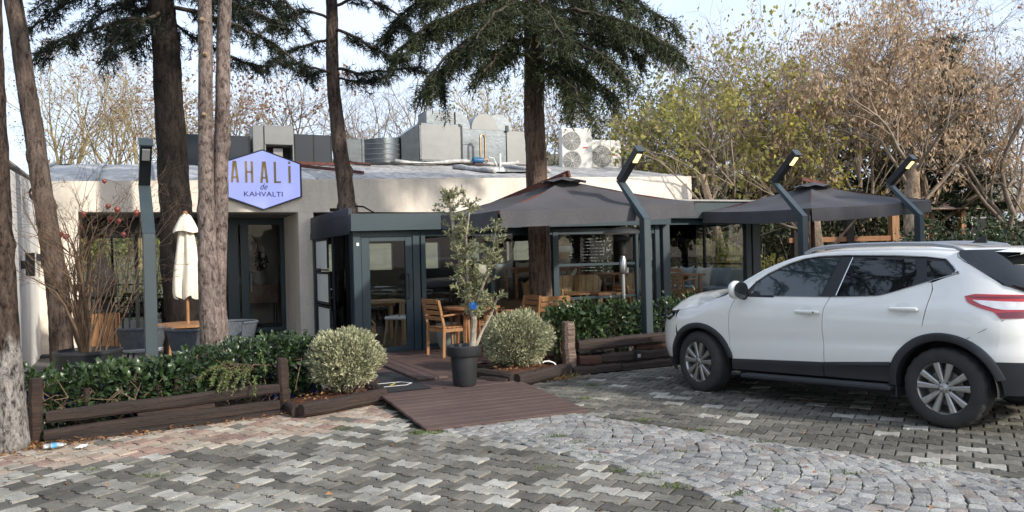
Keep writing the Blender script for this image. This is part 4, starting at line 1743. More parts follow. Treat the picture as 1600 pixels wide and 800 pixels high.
    tr.build('window_trim', M['chrome'], CAR)
    qp = MB()
    qp.tube([(x, sgn * (yS(x, z) + .005), z) for x, z in ((.02, 1.445), (-.03, 1.40), (-.075, 1.345), (-.07, 1.333), (-.04, 1.322))], [.008, .013, .015, .012, .006], 8)
    qp.build('window_trim', M['chrome'], CAR, smooth='auto')
    # dark shell behind the gaps
    s_ = MB()
    panel(s_, [(.43, .40), (2.17, .36)], [(2.17, .36), (2.17, 1.07)], [(.1, 1.10), (2.17, 1.07)], [(.43, .40), (.35, .72), (.1, .83), (.1, 1.10)], 16, 12, -.03, sgn, fl=0)
    s_.build('inner_shell', M['blackmatte'], CAR)
    # arches
    for cx, cz, ro, ri, a0, a1 in ((*FC_, .462, .402, 166, 8), (*RC, .478, .408, -2, 166)):
        m_ = MB()
        P = []
        na = 34
        for i in range(na):
            a = math.radians(a0 + (a1 - a0) * i / (na - 1))
            row = []
            for r_, of in ((ro, -.012), (ro, .012), (ro - .012, .02), (ri + .014, .022), (ri, .014), (ri - .004, -.09)):
                x, z = cx + r_ * math.cos(a), cz + r_ * math.sin(a)
                row.append((x, sgn * (yS(x, max(z, .3)) + of), z))
            P.append(row)
        if sgn * (a1 - a0) > 0:
            P = P[::-1]
        m_.grid(P)
        m_.build('wheel_arch', M['clad'], CAR, smooth='auto')
        m_ = MB()
        P = []
        for i in range(26):
            a = math.radians(-6 + 192 * i / 25)
            P.append([(cx + .415 * math.cos(a), sgn * y_, cz + .415 * math.sin(a)) for y_ in (.87, .52)])
        m_.grid(P)
        m_.add([p[1] for p in P], [list(range(26))])
        m_.build('arch_liner', M['blackmatte'], CAR)
    # sill cladding
    for x0, x1, zb0, zb1, zt0, zt1 in ((.44, 1.09, .335, .318, .535, .476), (1.097, 2.16, .316, .285, .474, .415)):
        m_ = MB()
        P = []
        for i in range(12):
            t = i / 11
            x, zb, zt = x0 + (x1 - x0) * t, zb0 + (zb1 - zb0) * t, zt0 + (zt1 - zt0) * t
            row = [(x, sgn * (yS(x, zt) - .01), zt), (x, sgn * (yS(x, zt) + .014), zt - .002), (x, sgn * (yS(x, zt) + .018), zt - .03), (x, sgn * (yS(x, .45) + .012), zt - .05), (x, sgn * (yS(x, .4) + .012), zb + .02), (x, sgn * (yS(x, .35) - .02), zb), (x, sgn * .78, zb - .02)]
            P.append(row)
        if sgn > 0:
            P = P[::-1]
        m_.grid(P)
        m_.build('sill_cladding', M['clad'], CAR, smooth='auto')
    st = MB()
    st.bar((2.02, sgn * .885, .252), (.42, sgn * .885, .302), .15, .045, 0, .012)
    step = st.build('side_step', M['clad'], CAR, smooth='auto')
    for k in range(3):
        st = MB()
        st.bar((1.98, sgn * (.93 - .03 * k), .277), (.46, sgn * (.93 - .03 * k), .3265), .012, .006)
        st.build('grip_strip', M['grip'], step)
    mf = MB()
    mf.bb(.405, sgn * .70, .215, .42, sgn * .87, .34, 0, .004)
    mf.build('mud_flap', M['clad'], CAR)
    # roof rail
    rl = MB()
    pts = [(1.45, .60, 1.520), (1.36, .585, 1.560), (1.2, .575, 1.582), (.9, .57, 1.592), (.5, .565, 1.592), (.2, .56, 1.582), (.02, .555, 1.556), (-.06, .55, 1.520)]
    rl.tube([(x, sgn * y_, z) for x, y_, z in pts], [.014, .02, .022, .022, .022, .022, .019, .012], 8)
    rl.build('roof_rail', pm('rail_metal', (.42, .43, .45), .35, metal=.8, var=.05), CAR, smooth='auto')
    # head lamp
    hl = MB()
    panel(hl, [(2.985, .845), (3.1, .775), (3.30, .79), (3.42, .80)], [(3.42, .80), (3.40, .865)], [(2.97, .896), (3.1, .882), (3.28, .872), (3.40, .865)], [(2.985, .845), (2.97, .896)], 16, 8, .006, sgn, fl=.02)
    lamp = hl.build('headlight', M['tint'], CAR, smooth='auto')
    hl = MB()
    hl.tube([(x, sgn * (yS(x, z) + .008), z) for x, z in ((3.04, .845), (3.12, .815), (3.22, .81), (3.32, .815))], .010, 6)
    hl.build('lens', M['clear_lens'], lamp, smooth='auto')
    # tail lamp
    tl = MB()
    panel(tl, [(-.72, .965), (-.607, .963), (-.445, .958), (-.40, 1.012), (-.279, 1.052), (-.20, 1.09), (-.176, 1.134)], [(-.176, 1.134), (-.174, 1.138)], [(-.70, 1.145), (-.55, 1.150), (-.249, 1.157), (-.174, 1.138)], [(-.72, .965), (-.70, 1.145)], 30, 9, .009, sgn, fl=.02)
    tlo = tl.build('taillight', M['red_lens'], CAR, smooth='auto')
    tl = MB()
    panel(tl, [(-.68, 1.120), (-.45, 1.122), (-.235, 1.128)], [(-.235, 1.128), (-.20, 1.136)], [(-.68, 1.140), (-.45, 1.145), (-.245, 1.150)], [(-.68, 1.120), (-.68, 1.140)], 20, 4, .0125, sgn, fl=.006)
    tl.build('lens', M['red_dark'], tlo, smooth='auto')
    tl = MB()
    panel(tl, [(-.69, 1.030), (-.46, 1.030), (-.40, 1.042), (-.30, 1.075), (-.245, 1.105)], [(-.245, 1.105), (-.243, 1.109)], [(-.69, 1.085), (-.45, 1.098), (-.243, 1.109)], [(-.69, 1.030), (-.69, 1.085)], 22, 5, .0125, sgn, fl=.006)
    tl.build('lens', M['clear_lens'], tlo, smooth='auto')
    tl = MB()
    panel(tl, [(-.69, .966), (-.56, .966), (-.452, .966)], [(-.452, .966), (-.42, 1.005)], [(-.69, 1.018), (-.56, 1.018), (-.42, 1.005)], [(-.69, .966), (-.69, 1.018)], 12, 4, .0118, sgn, fl=.006)
    tl.build('lens', M['red_dark'], tlo, smooth='auto')
    # bumper seam and spoiler seam
    sm = MB()
    sm.tube([(x, sgn * (yS(x, z) + .0025), z) for x, z in ((-.19, .772), (-.33, .86), (-.465, .948))], .002, 5)
    sm.build('seam', M['blackmatte'], CAR)
    sm = MB()
    sm.tube([(x, sgn * (y_ + .001), z) for x, y_, z in ((-.05, yS(-.05, 1.505) - .0, 1.505), (-.06, yS(-.06, 1.467), 1.467), (-.12, yS(-.12, 1.425), 1.425), (-.182, yS(-.182, 1.394), 1.394))], .003, 5)
    sm.build('seam', M['blackmatte'], CAR)
    # mirror
    mr_ = MB()
    c0 = Vector((2.0, sgn * .985, 1.155))
    P = []
    for i in range(9):
        a = PI * i / 8
        rr = math.sin(a) ** .7
        xo = -math.cos(a)
        P.append([(c0.x + .07 * xo + .02, c0.y + sgn * .125 * rr * math.cos(b_) - sgn * .02 * xo, c0.z + .098 * rr * math.sin(b_) * (1 + .1 * math.cos(b_))) for b_ in np.linspace(0, 2 * PI, 21)[:-1]])
    mr_.grid(P, close=True)
    mir = mr_.build('mirror', M['paint'], CAR, smooth='auto')
    mr_ = MB()
    mr_.tube([(1.945, c0.y, c0.z), (1.935, c0.y, c0.z)], .001, 8)
    P = []
    for q in range(4):
        P.append([(1.958 - .012 * (1 - (q / 3) ** 4), c0.y + sgn * (.118 * q / 3) * math.cos(b_), c0.z + (.09 * q / 3) * math.sin(b_)) for b_ in np.linspace(0, 2 * PI, 21)[:-1]])
    mr_.grid(P, close=True)
    mr_.build('glass', M['tint'], mir, smooth='auto')
    mr_ = MB()
    mr_.tube([(2.01, sgn * .85, 1.075), (2.0, sgn * .93, 1.085), (2.0, sgn * .97, 1.10)], [.035, .03, .035], 8)
    mr_.bb(1.66, sgn * (yS(1.8, 1.09) + .001), 1.078, 2.08, sgn * (yS(1.8, 1.09) + .008), 1.10)
    mr_.build('bracket', M['clad'], mir, smooth='auto')


for sgn in (1, -1):
    car_side(sgn, '')

# roof, screen, hood, front and rear
mb = MB()
P = []
for i in range(30):
    x = 1.541 + (-.30 - 1.541) * i / 29
    ze, ye = np.interp(-x, [-p[0] for p in ROOF_E] + [.30], [p[1] for p in ROOF_E] + [1.50]), np.interp(-x, [-p[0] for p in ROOF_E] + [.30], [p[2] for p in ROOF_E] + [.55])
    P.append([(x - .10 * (1 - w * w) * max(0, 1 - i / 6) * 1.0, w * ye, ze + .04 * (1 - w ** 4)) for w in np.linspace(-1, 1, 17)])
mb.grid(P)
mb.build('roof', M['paint'], CAR, smooth='auto')
mb = MB()
P = []
for i in range(14):
    t = i / 13
    e = resample([(p[0], p[1]) for p in ROOF_E[:5]], 14)[i]
    ye = np.interp(-e[0], [-p[0] for p in ROOF_E], [p[2] for p in ROOF_E]) - .03
    P.append([(e[0] + (.27 * (1 - t) - .10 * t) * (1 - w * w), w * ye, e[1] - .004 + (.02 * (1 - t) + .04 * t) * (1 - w ** 4)) for w in np.linspace(-1, 1, 15)])
mb.grid(P)
mb.build('windscreen', M['tint'], CAR, smooth='auto')
mb = MB()
P = []
hs = [(2.274, 1.1), (2.414, 1.054), (2.589, .985), (2.708, .937), (2.983, .90), (3.102, .884)]
for i in range(24):
    u_ = i / 23
    xe = 2.28 + u_ * .82
    cr = interp([(0, .015), (.15, .055), (.29, .105), (.54, .16), (.73, .145), (.88, .105), (1, .03)], u_)
    row = []
    for w in np.linspace(-1, 1, 25):
        xr, xf = 2.29 + .27 * (1 - w * w), 3.10 + .30 * (1 - abs(w) ** 2.4)
        ys = .803 - .05 * u_
        row.append((xr + (xf - xr) * u_, w * ys, interp(hs, xe) + cr * (1 - abs(w) ** 3)))
    P.append(row)
mb.grid(P)
mb.build('hood', M['paint'], CAR, smooth='auto')


def wrap(mb, zs, x0f, rear, off=0.0, n=14):
    P = []
    for z in zs:
        x0 = x0f(z)
        if rear:
            xe = float(np.interp(z, [.3, .5, .65, .9, 1.15, 1.3, 1.5], [-.78, -.82, -.82, -.77, -.73, -.66, -.52]))
        else:
            xe = float(np.interp(z, [.2, .35, .5, .7, .9, 1.1], [3.38, 3.47, 3.52, 3.50, 3.42, 3.2]))
        L = [(x0 + (xe - x0) * math.sin(q * PI / 2), z) for q in np.linspace(0, 1, n)]
        pts = [(x + (off if not rear else -off) * math.sin(k / (n - 1) * PI / 2), (yS(x, zz) + off if k < n - 1 else 0), zz) for k, (x, zz) in enumerate(L)]
        P.append(pts + [(p[0], -p[1], p[2]) for p in pts[-2::-1]])
    mb.grid(P)


mb = MB()
wrap(mb, np.linspace(.34, .86, 12), lambda z: max(FC_[0] + math.sqrt(max(0, .455 ** 2 - (z - FC_[1]) ** 2)), 2.965 if z > .6 else 0), False)
mb.build('bumper', M['paint'], CAR, smooth='auto')
mb = MB()
wrap(mb, np.linspace(.19, .345, 6), lambda z: 3.03, False, .004)
mb.build('bumper_lip', M['clad'], CAR, smooth='auto')
mb = MB()
P = []
for z in np.linspace(.55, .84, 6):
    P.append([(3.30 + .25 * math.sqrt(max(0, 1 - (y_ / .9) ** 2)) - .04 * abs(z - .6), y_, z) for y_ in np.linspace(-.42, .42, 13)])
mb.grid(P)
mb.build('grille', M['clad'], CAR, smooth='auto')
mb = MB()
wrap(mb, np.linspace(.598, 1.226, 16), lambda z: interp([(.59, -.395), (.8, -.43), (1.0, -.44), (1.226, -.42)], z), True, -.001)
mb.build('tailgate', M['paint'], CAR, smooth='auto')
mb = MB()
wrap(mb, np.linspace(.33, .605, 7), lambda z: RC[0] - math.sqrt(max(0, .445 ** 2 - (z - RC[1]) ** 2)), True, .012)
mb.build('bumper_lip', M['clad'], CAR, smooth='auto')
mb = MB()
P = []
for z, xl, xc in ((1.15, -.60, -.76), (1.19, -.52, -.75), (1.228, -.425, -.72), (1.318, -.298, -.65), (1.394, -.178, -.58), (1.47, -.075, -.52), (1.50, -.06, -.50), (1.525, -.06, -.46)):
    yl = yS(xl, z) + .006
    L = [(xl + (xc - .015 - xl) * math.sin(q) ** 1.0, yl * math.cos(q) ** .75, z) for q in np.linspace(0, PI / 2, 12)]
    P.append(L + [(p[0], -p[1], p[2]) for p in L[-2::-1]])
mb.grid(P)
mb.build('rear_window', M['tint'], CAR, smooth='auto')
# roof spoiler
mb = MB()
P = []
for w in np.linspace(-1, 1, 21):
    e = 1 - abs(w) ** 3
    ye = .575
    P.append([(-.06, w * ye, 1.512 + .04 * (1 - w ** 4)), (-.30, w * (ye - .012), 1.505 + .045 * (1 - w ** 4)), (-.50 - .13 * e, w * (ye - .05), 1.495 + .035 * (1 - w ** 4)), (-.49 - .13 * e, w * (ye - .05), 1.475 + .035 * (1 - w ** 4)), (-.30, w * (ye + .01), 1.435 + .05 * e), (-.17, w * (ye + .035), 1.40 + .08 * e), (-.08, w * (ye + .02), 1.46 + .05 * e)])
mb.grid(P, close=True)
mb.build('spoiler', M['paint'], CAR, smooth='auto')
mb = MB()
mb.add([(.10, -.012, 1.585), (.10, .012, 1.585), (-.03, .018, 1.58), (-.03, -.018, 1.58), (.0, 0, 1.645), (-.025, 0, 1.65)], [(0, 1, 4), (1, 2, 5, 4), (2, 3, 5), (3, 0, 4, 5), (0, 3, 2, 1)])
mb.build('antenna', M['blackmatte'], CAR)
# dark boxes under the body and in the cabin, added to block light
mb = MB()
mb.bb(.46, -.80, .22, 2.13, .80, 1.0)
mb.bb(-.55, -.5, .25, .459, .5, 1.0)
mb.bb(2.131, -.5, .22, 3.2, .5, .85)
mb.bb(-.2, -.6, 1.001, 1.6, .6, 1.42)
mb.build('underbody_light_block', M['blackmatte'], CAR)


def wheel(x, y, z, rz, lock):
    w = bpy.data.objects.new('wheel', None)
    C.objects.link(w)
    w.parent = CAR
    w.location = (x, y, z)
    w.rotation_euler = (0, 0, rz)
    R_ = .345
    prof_ = [(.225, .0), (.232, .004), (.26, .012), (.30, .010), (.325, .0), (.338, -.014), (.3435, -.03), (.345, -.05), (.345, -.068), (.335, -.069), (.335, -.078), (.345, -.079), (.345, -.112), (.335, -.113), (.335, -.121), (.345, -.122), (.345, -.155), (.335, -.156), (.335, -.164), (.345, -.165), (.343, -.19), (.33, -.205), (.30, -.215), (.225, -.205)]
    m = MB()
    nseg = 88
    V, Fc = [], []
    for i, (r, yy) in enumerate(prof_):
        for k in range(nseg):
            a = 2 * PI * k / nseg
            rr = r
            if .33 < r and (k % 4 == 0) and (i in (5, 6, 7, 8, 19, 20)):
                rr -= .007
            V.append((rr * math.cos(a), yy, rr * math.sin(a)))
    for i in range(len(prof_) - 1):
        for k in range(nseg):
            a, b2 = i * nseg + k, i * nseg + (k + 1) % nseg
            Fc.append((a, a + nseg, b2 + nseg, b2))
    m.add(V, Fc)
    m.build('tyre', M['rubber'], w, smooth='auto')
    m = MB()
    m.lathe([(.226, -.17), (.222, -.03), (.226, -.002), (.233, .004), (.231, -.004), (.222, -.012), (.212, -.03), (.208, -.15)], n=48, axis='y')
    rim = m.build('rim', M['alloy'], w, smooth='auto')
    m = MB()
    for k in range(5):
        a = 2 * PI * k / 5 + .31
        for s in (-1, 1):
            a0, a1 = a + s * .24, a + s * .27
            p0 = (.045 * math.cos(a0), .045 * math.sin(a0))
            p1 = (.219 * math.cos(a1), .219 * math.sin(a1))
            d = (math.cos((a0 + a1) / 2), math.sin((a0 + a1) / 2))
            nrm = (-d[1], d[0])
            w0, w1 = .016, .030
            top = [(p0[0] - nrm[0] * w0, -.016, p0[1] - nrm[1] * w0), (p0[0] + nrm[0] * w0, -.016, p0[1] + nrm[1] * w0), (p1[0] + nrm[0] * w1, -.006, p1[1] + nrm[1] * w1), (p1[0] - nrm[0] * w1, -.006, p1[1] - nrm[1] * w1)]
            ins = [(p0[0] - nrm[0] * w0 * .5, -.008, p0[1] - nrm[1] * w0 * .5), (p0[0] + nrm[0] * w0 * .5, -.008, p0[1] + nrm[1] * w0 * .5), (p1[0] + nrm[0] * w1 * .6, .001, p1[1] + nrm[1] * w1 * .6), (p1[0] - nrm[0] * w1 * .6, .001, p1[1] - nrm[1] * w1 * .6)]
            bot = [(p[0], p[1] - .035, p[2]) for p in top]
            Fq = [(4, 5, 6, 7)]
            for q in range(4):
                a_, b_ = q, (q + 1) % 4
                Fq += [(a_, b_, b_ + 4, a_ + 4), (a_ + 8, b_ + 8, b_, a_)]
            m.add(top + ins + bot, Fq)
    m.build('spokes', M['alloy'], w)
    m = MB()
    m.lathe([(0, -.004), (.026, -.004), (.032, -.008), (.05, -.012), (.068, -.018), (.072, -.05)], n=28, axis='y')
    hub = m.build('hub', M['alloy'], w, smooth='auto')
    m = MB()
    m.tube([(.02 * math.cos(q), .0, .02 * math.sin(q)) for q in np.linspace(0, 2 * PI, 21)], .003, 5)
    m.bb(-.026, -.002, -.005, .026, .003, .005)
    m.build('emblem', M['chrome'], w)
    for k in range(5):
        a = 2 * PI * k / 5 + .31 + PI / 5
        m = MB()
        m.lathe([(0, 0), (.011, 0), (.011, -.01)], (.052 * math.cos(a), -.0105, .052 * math.sin(a)), 10, axis='y')
        m.build('bolt', M['alloy_dark'], w)
    m = MB()
    m.lathe([(0, -.10), (.21, -.10)], n=32, axis='y')
    m.build('backing', M['alloy_dark'], w)
    m = MB()
    m.lathe([(.06, -.055), (.15, -.055), (.15, -.075)], n=32, axis='y')
    m.build('brake_disc', pm('brake_disc', (.16, .15, .14), .4, metal=.8), w)
    return w


wheel(0, .872, .345, 0, 0)
wheel(2.646, .872, .335, math.radians(-11), 0)
wheel(0, -.872, .345, PI, 0)
wheel(2.646, -.872, .335, PI + math.radians(-11), 0)
# ------------------------------------------------------------------ bent street lamps
LV = Vector((-math.sin(math.radians(28)), math.cos(math.radians(28)), 0))
M['led'] = pm('lamp_led', (.9, .8, .55), .4, var=.02, emit=((1.0, .66, .22), 1.25))
M['led_off'] = pm('lamp_led_off', (.30, .32, .33), .3, var=.1, vs=60)


def street_lamp(px, Y, base, zb, lit, lb, w=.115, d1=.55, d2=.46):
    p = YP(px[0], px[1], Y)
    t = thing('street_lamp', lb, 'street lamp', (p.x, p.y, base), math.radians(28), 'bent metal lamps along the fence')
    zb -= base
    k = Vector((0, d1, zb + .55))
    e = Vector((0, d1 - d2, zb + .98))
    mb = MB()
    mb.bb(-w / 2, -w / 2, 0, w / 2, w / 2, zb, 0, .006)
    mb.build('post', M['teal_lit'], t)
    mb = MB()                                          # slanted middle piece with mitred ends
    for a, b2 in (((-w / 2, zb), (k.y - w / 2, k.z)),):
        V = [(-w / 2 + .001, -w / 2, zb + .001), (w / 2 - .001, -w / 2, zb + .001), (w / 2 - .001, w / 2, zb + .001), (-w / 2 + .001, w / 2, zb + .001),
             (-w / 2 + .001, k.y - w / 2, k.z), (w / 2 - .001, k.y - w / 2, k.z), (w / 2 - .001, k.y + w / 2 - .02, k.z + .04), (-w / 2 + .001, k.y + w / 2 - .02, k.z + .04)]
        mb.add(V, [(0, 3, 2, 1), (4, 5, 6, 7), (0, 1, 5, 4), (1, 2, 6, 5), (2, 3, 7, 6), (3, 0, 4, 7)])
    mb.build('arm', M['teal_lit'], t)
    mb = MB()
    mb.bar(k + Vector((0, .0, .03)), e, w - .004, .10, 0, .004, up=(0, 1, .6))
    head = mb.build('head', M['black'], t)
    d = (e - k).normalized()
    under = Vector((0, -d.z, d.y))
    mb = MB()
    c = e - d * .12 + under * .055
    mb.bar(c - d * .075, c + d * .075, w * .62, .012, 0, 0, up=under)
    mb.build('light_panel', M['led'] if lit else M['led_off'], head)
    mb = MB()
    mb.bar(e + d * .001, e + d * .02, w + .02, .12, 0, 0, up=under)
    mb.build('end_cap', M['teal_lit'], head)
    return t


street_lamp((238, 590), 8.5, 0, 1.91, False, 'bent teal lamp post with its light off in the left hedge', .125)
street_lamp((1012, 520), 11.05, 0, 2.04, True, 'bent teal lit lamp post in front of the nearer grey parasol')
street_lamp((1255, 385), 12.2, 0, 2.07, True, 'bent teal lit lamp post at the near corner of the farther parasol')
street_lamp((1437, 380), 13.4, 0, 2.09, True, 'bent teal lit lamp post at the hut side of the farther parasol')


# ------------------------------------------------------------------ grey parasols
def parasol(name, lb, A, rz, w, d, zA, slope_u, slope_v, zapex, hv, arm_from):
    t = thing(name, lb, 'parasol', (A.x, A.y, 0), rz, 'large grey canvas parasols')
    n = 16

    def edge(x, y):
        return zA + hv + slope_u * x + slope_v * y
    ctr = Vector((w / 2, d / 2, zapex))
    corners = [(0, 0), (w, 0), (w, d), (0, d)]
    mb = MB()
    for k in range(4):                                  # four sagging triangular fields
        a, b2 = corners[k], corners[(k + 1) % 4]
        rows = []
        for i in range(12):
            tt = i / 11
            row = []
            for j in range(n + 1):
                s_ = j / n
                ex, ey = a[0] + (b2[0] - a[0]) * s_, a[1] + (b2[1] - a[1]) * s_
                p = Vector((ex, ey, edge(ex, ey))) * (1 - tt) + ctr * tt
                sag = .10 * math.sin(PI * tt) * (.35 + .65 * math.sin(PI * s_)) + .02 * math.sin(PI * s_) * (1 - tt)
                wr = (mnoise.noise(Vector((p.x * 1.6, p.y * 1.6, k))) * .03 + mnoise.noise(Vector((p.x * 5, p.y * 2.2, k + 4))) * .012) * math.sin(PI * min(1, tt + .05))
                row.append((p.x, p.y, p.z - sag + wr))
            rows.append(row)
        mb.grid(rows)
    can = mb.build('canopy', M['canopy'], t, smooth=True)
    mb = MB()
    for k in range(4):                                  # hanging valance with soft folds, open at the corners
        a, b2 = corners[k], corners[(k + 1) % 4]
        dx, dy = b2[0] - a[0], b2[1] - a[1]
        L = math.hypot(dx, dy)
        nx, ny = dy / L, -dx / L
        rows = []
        for i in range(5):
            tt = i / 4
            row = []
            for j in range(41):
                s_ = .008 + .984 * j / 40
                ex, ey = a[0] + dx * s_, a[1] + dy * s_
                out = tt * (.012 + .034 * mnoise.noise(Vector((s_ * L * 1.7, k * 5, 1))) + .018 * mnoise.noise(Vector((s_ * L * 6, k * 5, 7))))
                zt = edge(ex, ey) - .02 * math.sin(PI * s_)
                row.append((ex + nx * out, ey + ny * out, zt - hv * tt * (1 + .06 * mnoise.noise(Vector((s_ * L * .9, k, 3))))))
            rows.append(row)
        mb.grid(rows)
    mb.build('valance', M['canopy'], t, smooth=True)
    # wind vent cap
    mb = MB()
    rows = []
    for i in range(5):
        rr = .02 + .32 * i / 4
        rows.append([(ctr.x + rr * math.cos(a), ctr.y + rr * math.sin(a), zapex + .055 - rr * (zapex - zA - hv - .12) / (w / 2) + .014 * math.sin(8 * a) * i / 4) for a in np.linspace(0, 2 * PI, 33)[:-1]])
    mb.grid(rows, close=True)
    mb.build('vent', M['canopy'], t, smooth=True)
    mb = MB()
    for cx, cy in corners:
        for q in (1,):
            mb.bar((ctr.x, ctr.y, zapex - .06), (cx, cy, edge(cx, cy) - .03), .022, .03)
    mb.build('ribs', M['rust'], t)
    if arm_from:
        mb = MB()
        ax, ay = arm_from
        mb.bar((ax, ay, 2.34), (ctr.x + .1, ctr.y, zapex + .10), .055, .10)
        mb.build('arm', M['rust'], t)
        mb = MB()
        mb.bb(ax - .07, ay - .06, 2.31, ax + .07, ay + .1, 2.36)
        mb.build('bracket', M['rust'], t)
        mb = MB()
        mb.cyl((ctr.x, ctr.y, zapex - .35), (ctr.x, ctr.y, zapex + .09), .03, 10)
        mb.build('hub', M['rust'], t)
    else:
        mb = MB()
        mb.cyl((ctr.x, ctr.y, .0), (ctr.x, ctr.y, zapex + .09), .035, 12)
        mb.build('pole', M['rust'], t)
        mb = MB()
        mb.bar((ctr.x - .25, ctr.y, zapex + .10), (ctr.x + .3, ctr.y, zapex + .02), .05, .05)
        mb.build('cap', M['rust'], t)
    return t


parasol('parasol', 'nearer square grey parasol with a red brown arm, over the deck', YP(779, 340, 10.35), BA, 3.18, 2.2, 1.95, .043, .03, 2.70, .215, (.9, 2.76))
parasol('parasol', 'farther square grey parasol behind the white car, without an arm in view', YP(1267, 340, 12.75), BA, 2.86, 2.72, 2.005, .055, .04, 2.74, .21, None)

# ------------------------------------------------------------------ closed beige parasol and round table on the terrace
p = YP(293, 470, 11.0)
t = thing('closed_parasol', 'closed beige parasol tied down over the round wooden table', 'parasol', (p.x, p.y, .03))
mb = MB()
mb.cyl((0, 0, 0), (0, 0, 2.2), .022, 12)
mb.build('pole', M['wood'], t)
mb = MB()
mb.lathe([(0, 0), (.26, 0), (.27, .02), (.25, .06), (.05, .08), (.03, .3), (0, .3)], n=24)
mb.build('base', M['blackmatte'], t, smooth='auto')
prof = [(2.22, .02), (2.17, .055), (2.0, .10), (1.8, .135), (1.5, .175), (1.3, .195), (1.15, .20), (1.08, .19)]
mb = MB()
rows = []
for z, r in prof:
    row = []
    for k in range(48):
        a = 2 * PI * k / 48
        f = .80 + .20 * math.cos(6 * a + .6 * math.sin(z * 2)) + .05 * math.cos(11 * a + z * 3)
        row.append((r * f * math.cos(a), r * f * math.sin(a), z + (.03 * math.sin(5 * a) if z < 1.1 else 0)))
    rows.append(row)
mb.grid(rows, close=True)
mb.build('canopy', M['cream'], t, smooth=True)
mb = MB()
rows = []
for z, r in ((2.235, .02), (2.20, .07), (2.10, .12), (2.02, .155), (1.985, .165)):
    rows.append([(r * (1 + .10 * math.cos(6 * a)) * math.cos(a), r * (1 + .10 * math.cos(6 * a)) * math.sin(a), z + .015 * math.sin(3 * a)) for a in np.linspace(0, 2 * PI, 37)[:-1]])
mb.grid(rows, close=True)
mb.build('vent', M['cream'], t, smooth=True)
mb = MB()
mb.lathe([(0, 0), (.03, 0), (.035, .03), (.02, .05), (0, .055)], (0, 0, 2.225), 10)
mb.build('finial', M['wood_red'], t, smooth='auto')


def round_table(lb, loc, R_, h, mat, rz=0, slats=9, group=None):
    t = thing('round_table', lb, 'table', loc, rz, group)
    for k in range(slats):                               # top made of separate boards
        y0, y1 = -R_ + 2 * R_ * k / slats + .003, -R_ + 2 * R_ * (k + 1) / slats - .003
        ys = np.linspace(y0, y1, 5)
        poly = [(math.sqrt(max(0, R_ * R_ - y * y)), y) for y in ys] + [(-math.sqrt(max(0, R_ * R_ - y * y)), y) for y in ys[::-1]]
        mb = MB()
        mb.prism(poly, h - .03, h)
        mb.build('slat', mat, t)
    for k in range(4):
        a = PI / 4 + PI / 2 * k
        mb = MB()
        mb.bar((R_ * .62 * math.cos(a), R_ * .62 * math.sin(a), 0), (R_ * .5 * math.cos(a), R_ * .5 * math.sin(a), h - .031), .045, .045)
        mb.build('leg', mat, t)
    mb = MB()
    mb.bar((-R_ * .5, -R_ * .5, h - .09), (R_ * .5, R_ * .5, h - .09), .03, .06)
    mb.bar((-R_ * .5, R_ * .5, h - .092), (R_ * .5, -R_ * .5, h - .092), .03, .058)
    mb.build('frame', mat, t)
    return t


round_table('round slatted wooden table under the closed beige parasol on the terrace', (p.x, p.y, .03), .46, .72, M['wood'])


def tub_chair(lb, loc, rz):
    t = thing('rope_chair', lb, 'chair', loc, rz, 'grey rope tub chairs on the terrace')
    for k in range(26):
        a = -PI * .12 + (PI * 1.24) * k / 25
        mb = MB()
        mb.bar((.23 * math.cos(a), .22 * math.sin(a), .40), (.31 * math.cos(a), .29 * math.sin(a), .70), .042, .012, up=(math.cos(a), math.sin(a), 0))
        mb.build('slat', M['rope'], t)
    mb = MB()
    mb.tube([(.31 * math.cos(a), .29 * math.sin(a), .705) for a in np.linspace(-PI * .13, PI * 1.13, 26)], .02, 8)
    mb.build('rim', M['rope'], t, smooth='auto')
    mb = MB()
    mb.lathe([(0, .40), (.24, .40), (.25, .43), (.22, .47), (0, .48)], n=24)
    mb.build('seat', M['cush_grey'], t, smooth='auto')
    for k in range(4):
        a = PI / 4 + k * PI / 2
        mb = MB()
        mb.tube([(.2 * math.cos(a), .2 * math.sin(a), .40), (.26 * math.cos(a), .26 * math.sin(a), 0)], .014, 8)
        mb.build('leg', M['black'], t)
    return t


q1, q2, q3 = YP(222, 520, 10.6), YP(300, 540, 10.2), YP(367, 515, 11.2)
tub_chair('grey rope tub chair behind the unlit lamp post, left of the table', (q1.x, q1.y, .03), -PI / 2 - .9)
tub_chair('grey rope tub chair nearest the hedge, in front of the round table', (q2.x, q2.y, .03), PI)
tub_chair('grey rope tub chair right of the twin pine trunk, before the glass door', (q3.x, q3.y, .03), -PI / 2 + 1.1)

# barbecue cabinet
q = YP(163, 540, 12.2)
BBQ_S = .72
t = thing('barbecue_cabinet', 'wooden barbecue cabinet with a black hood behind the pomegranate pot', 'barbecue', (q.x, q.y, .05), .35)
t.scale = (BBQ_S * .8, BBQ_S, .95)
mb = MB()
mb.bb(-.36, -.25, 0, .36, .25, .86, 0, .006)
mb.build('cabinet', M['wood'], t)
mb = MB()
mb.bb(-.40, -.29, .861, .40, .29, .90, 0, .004)
mb.build('top', M['blackmatte'], t)
mb = MB()
for x in (.40, .30):
    mb.bb(x - .02, -.262, .02, x, -.251, .85)
mb.build('trim', M['black'], t)
mb = MB()
P = []
for z, w_, d_ in ((.90, .16, .14), (1.06, .18, .15), (1.12, .30, .24), (1.42, .33, .26), (1.62, .12, .10), (1.80, .09, .08)):
    P.append([(-w_, -d_, z), (w_, -d_, z), (w_, d_, z), (-w_, d_, z)])
mb.grid(P, close=True)
mb.f.append([20, 21, 22, 23])
mb.m.append(0)
mb.build('hood', M['blackmatte'], t)


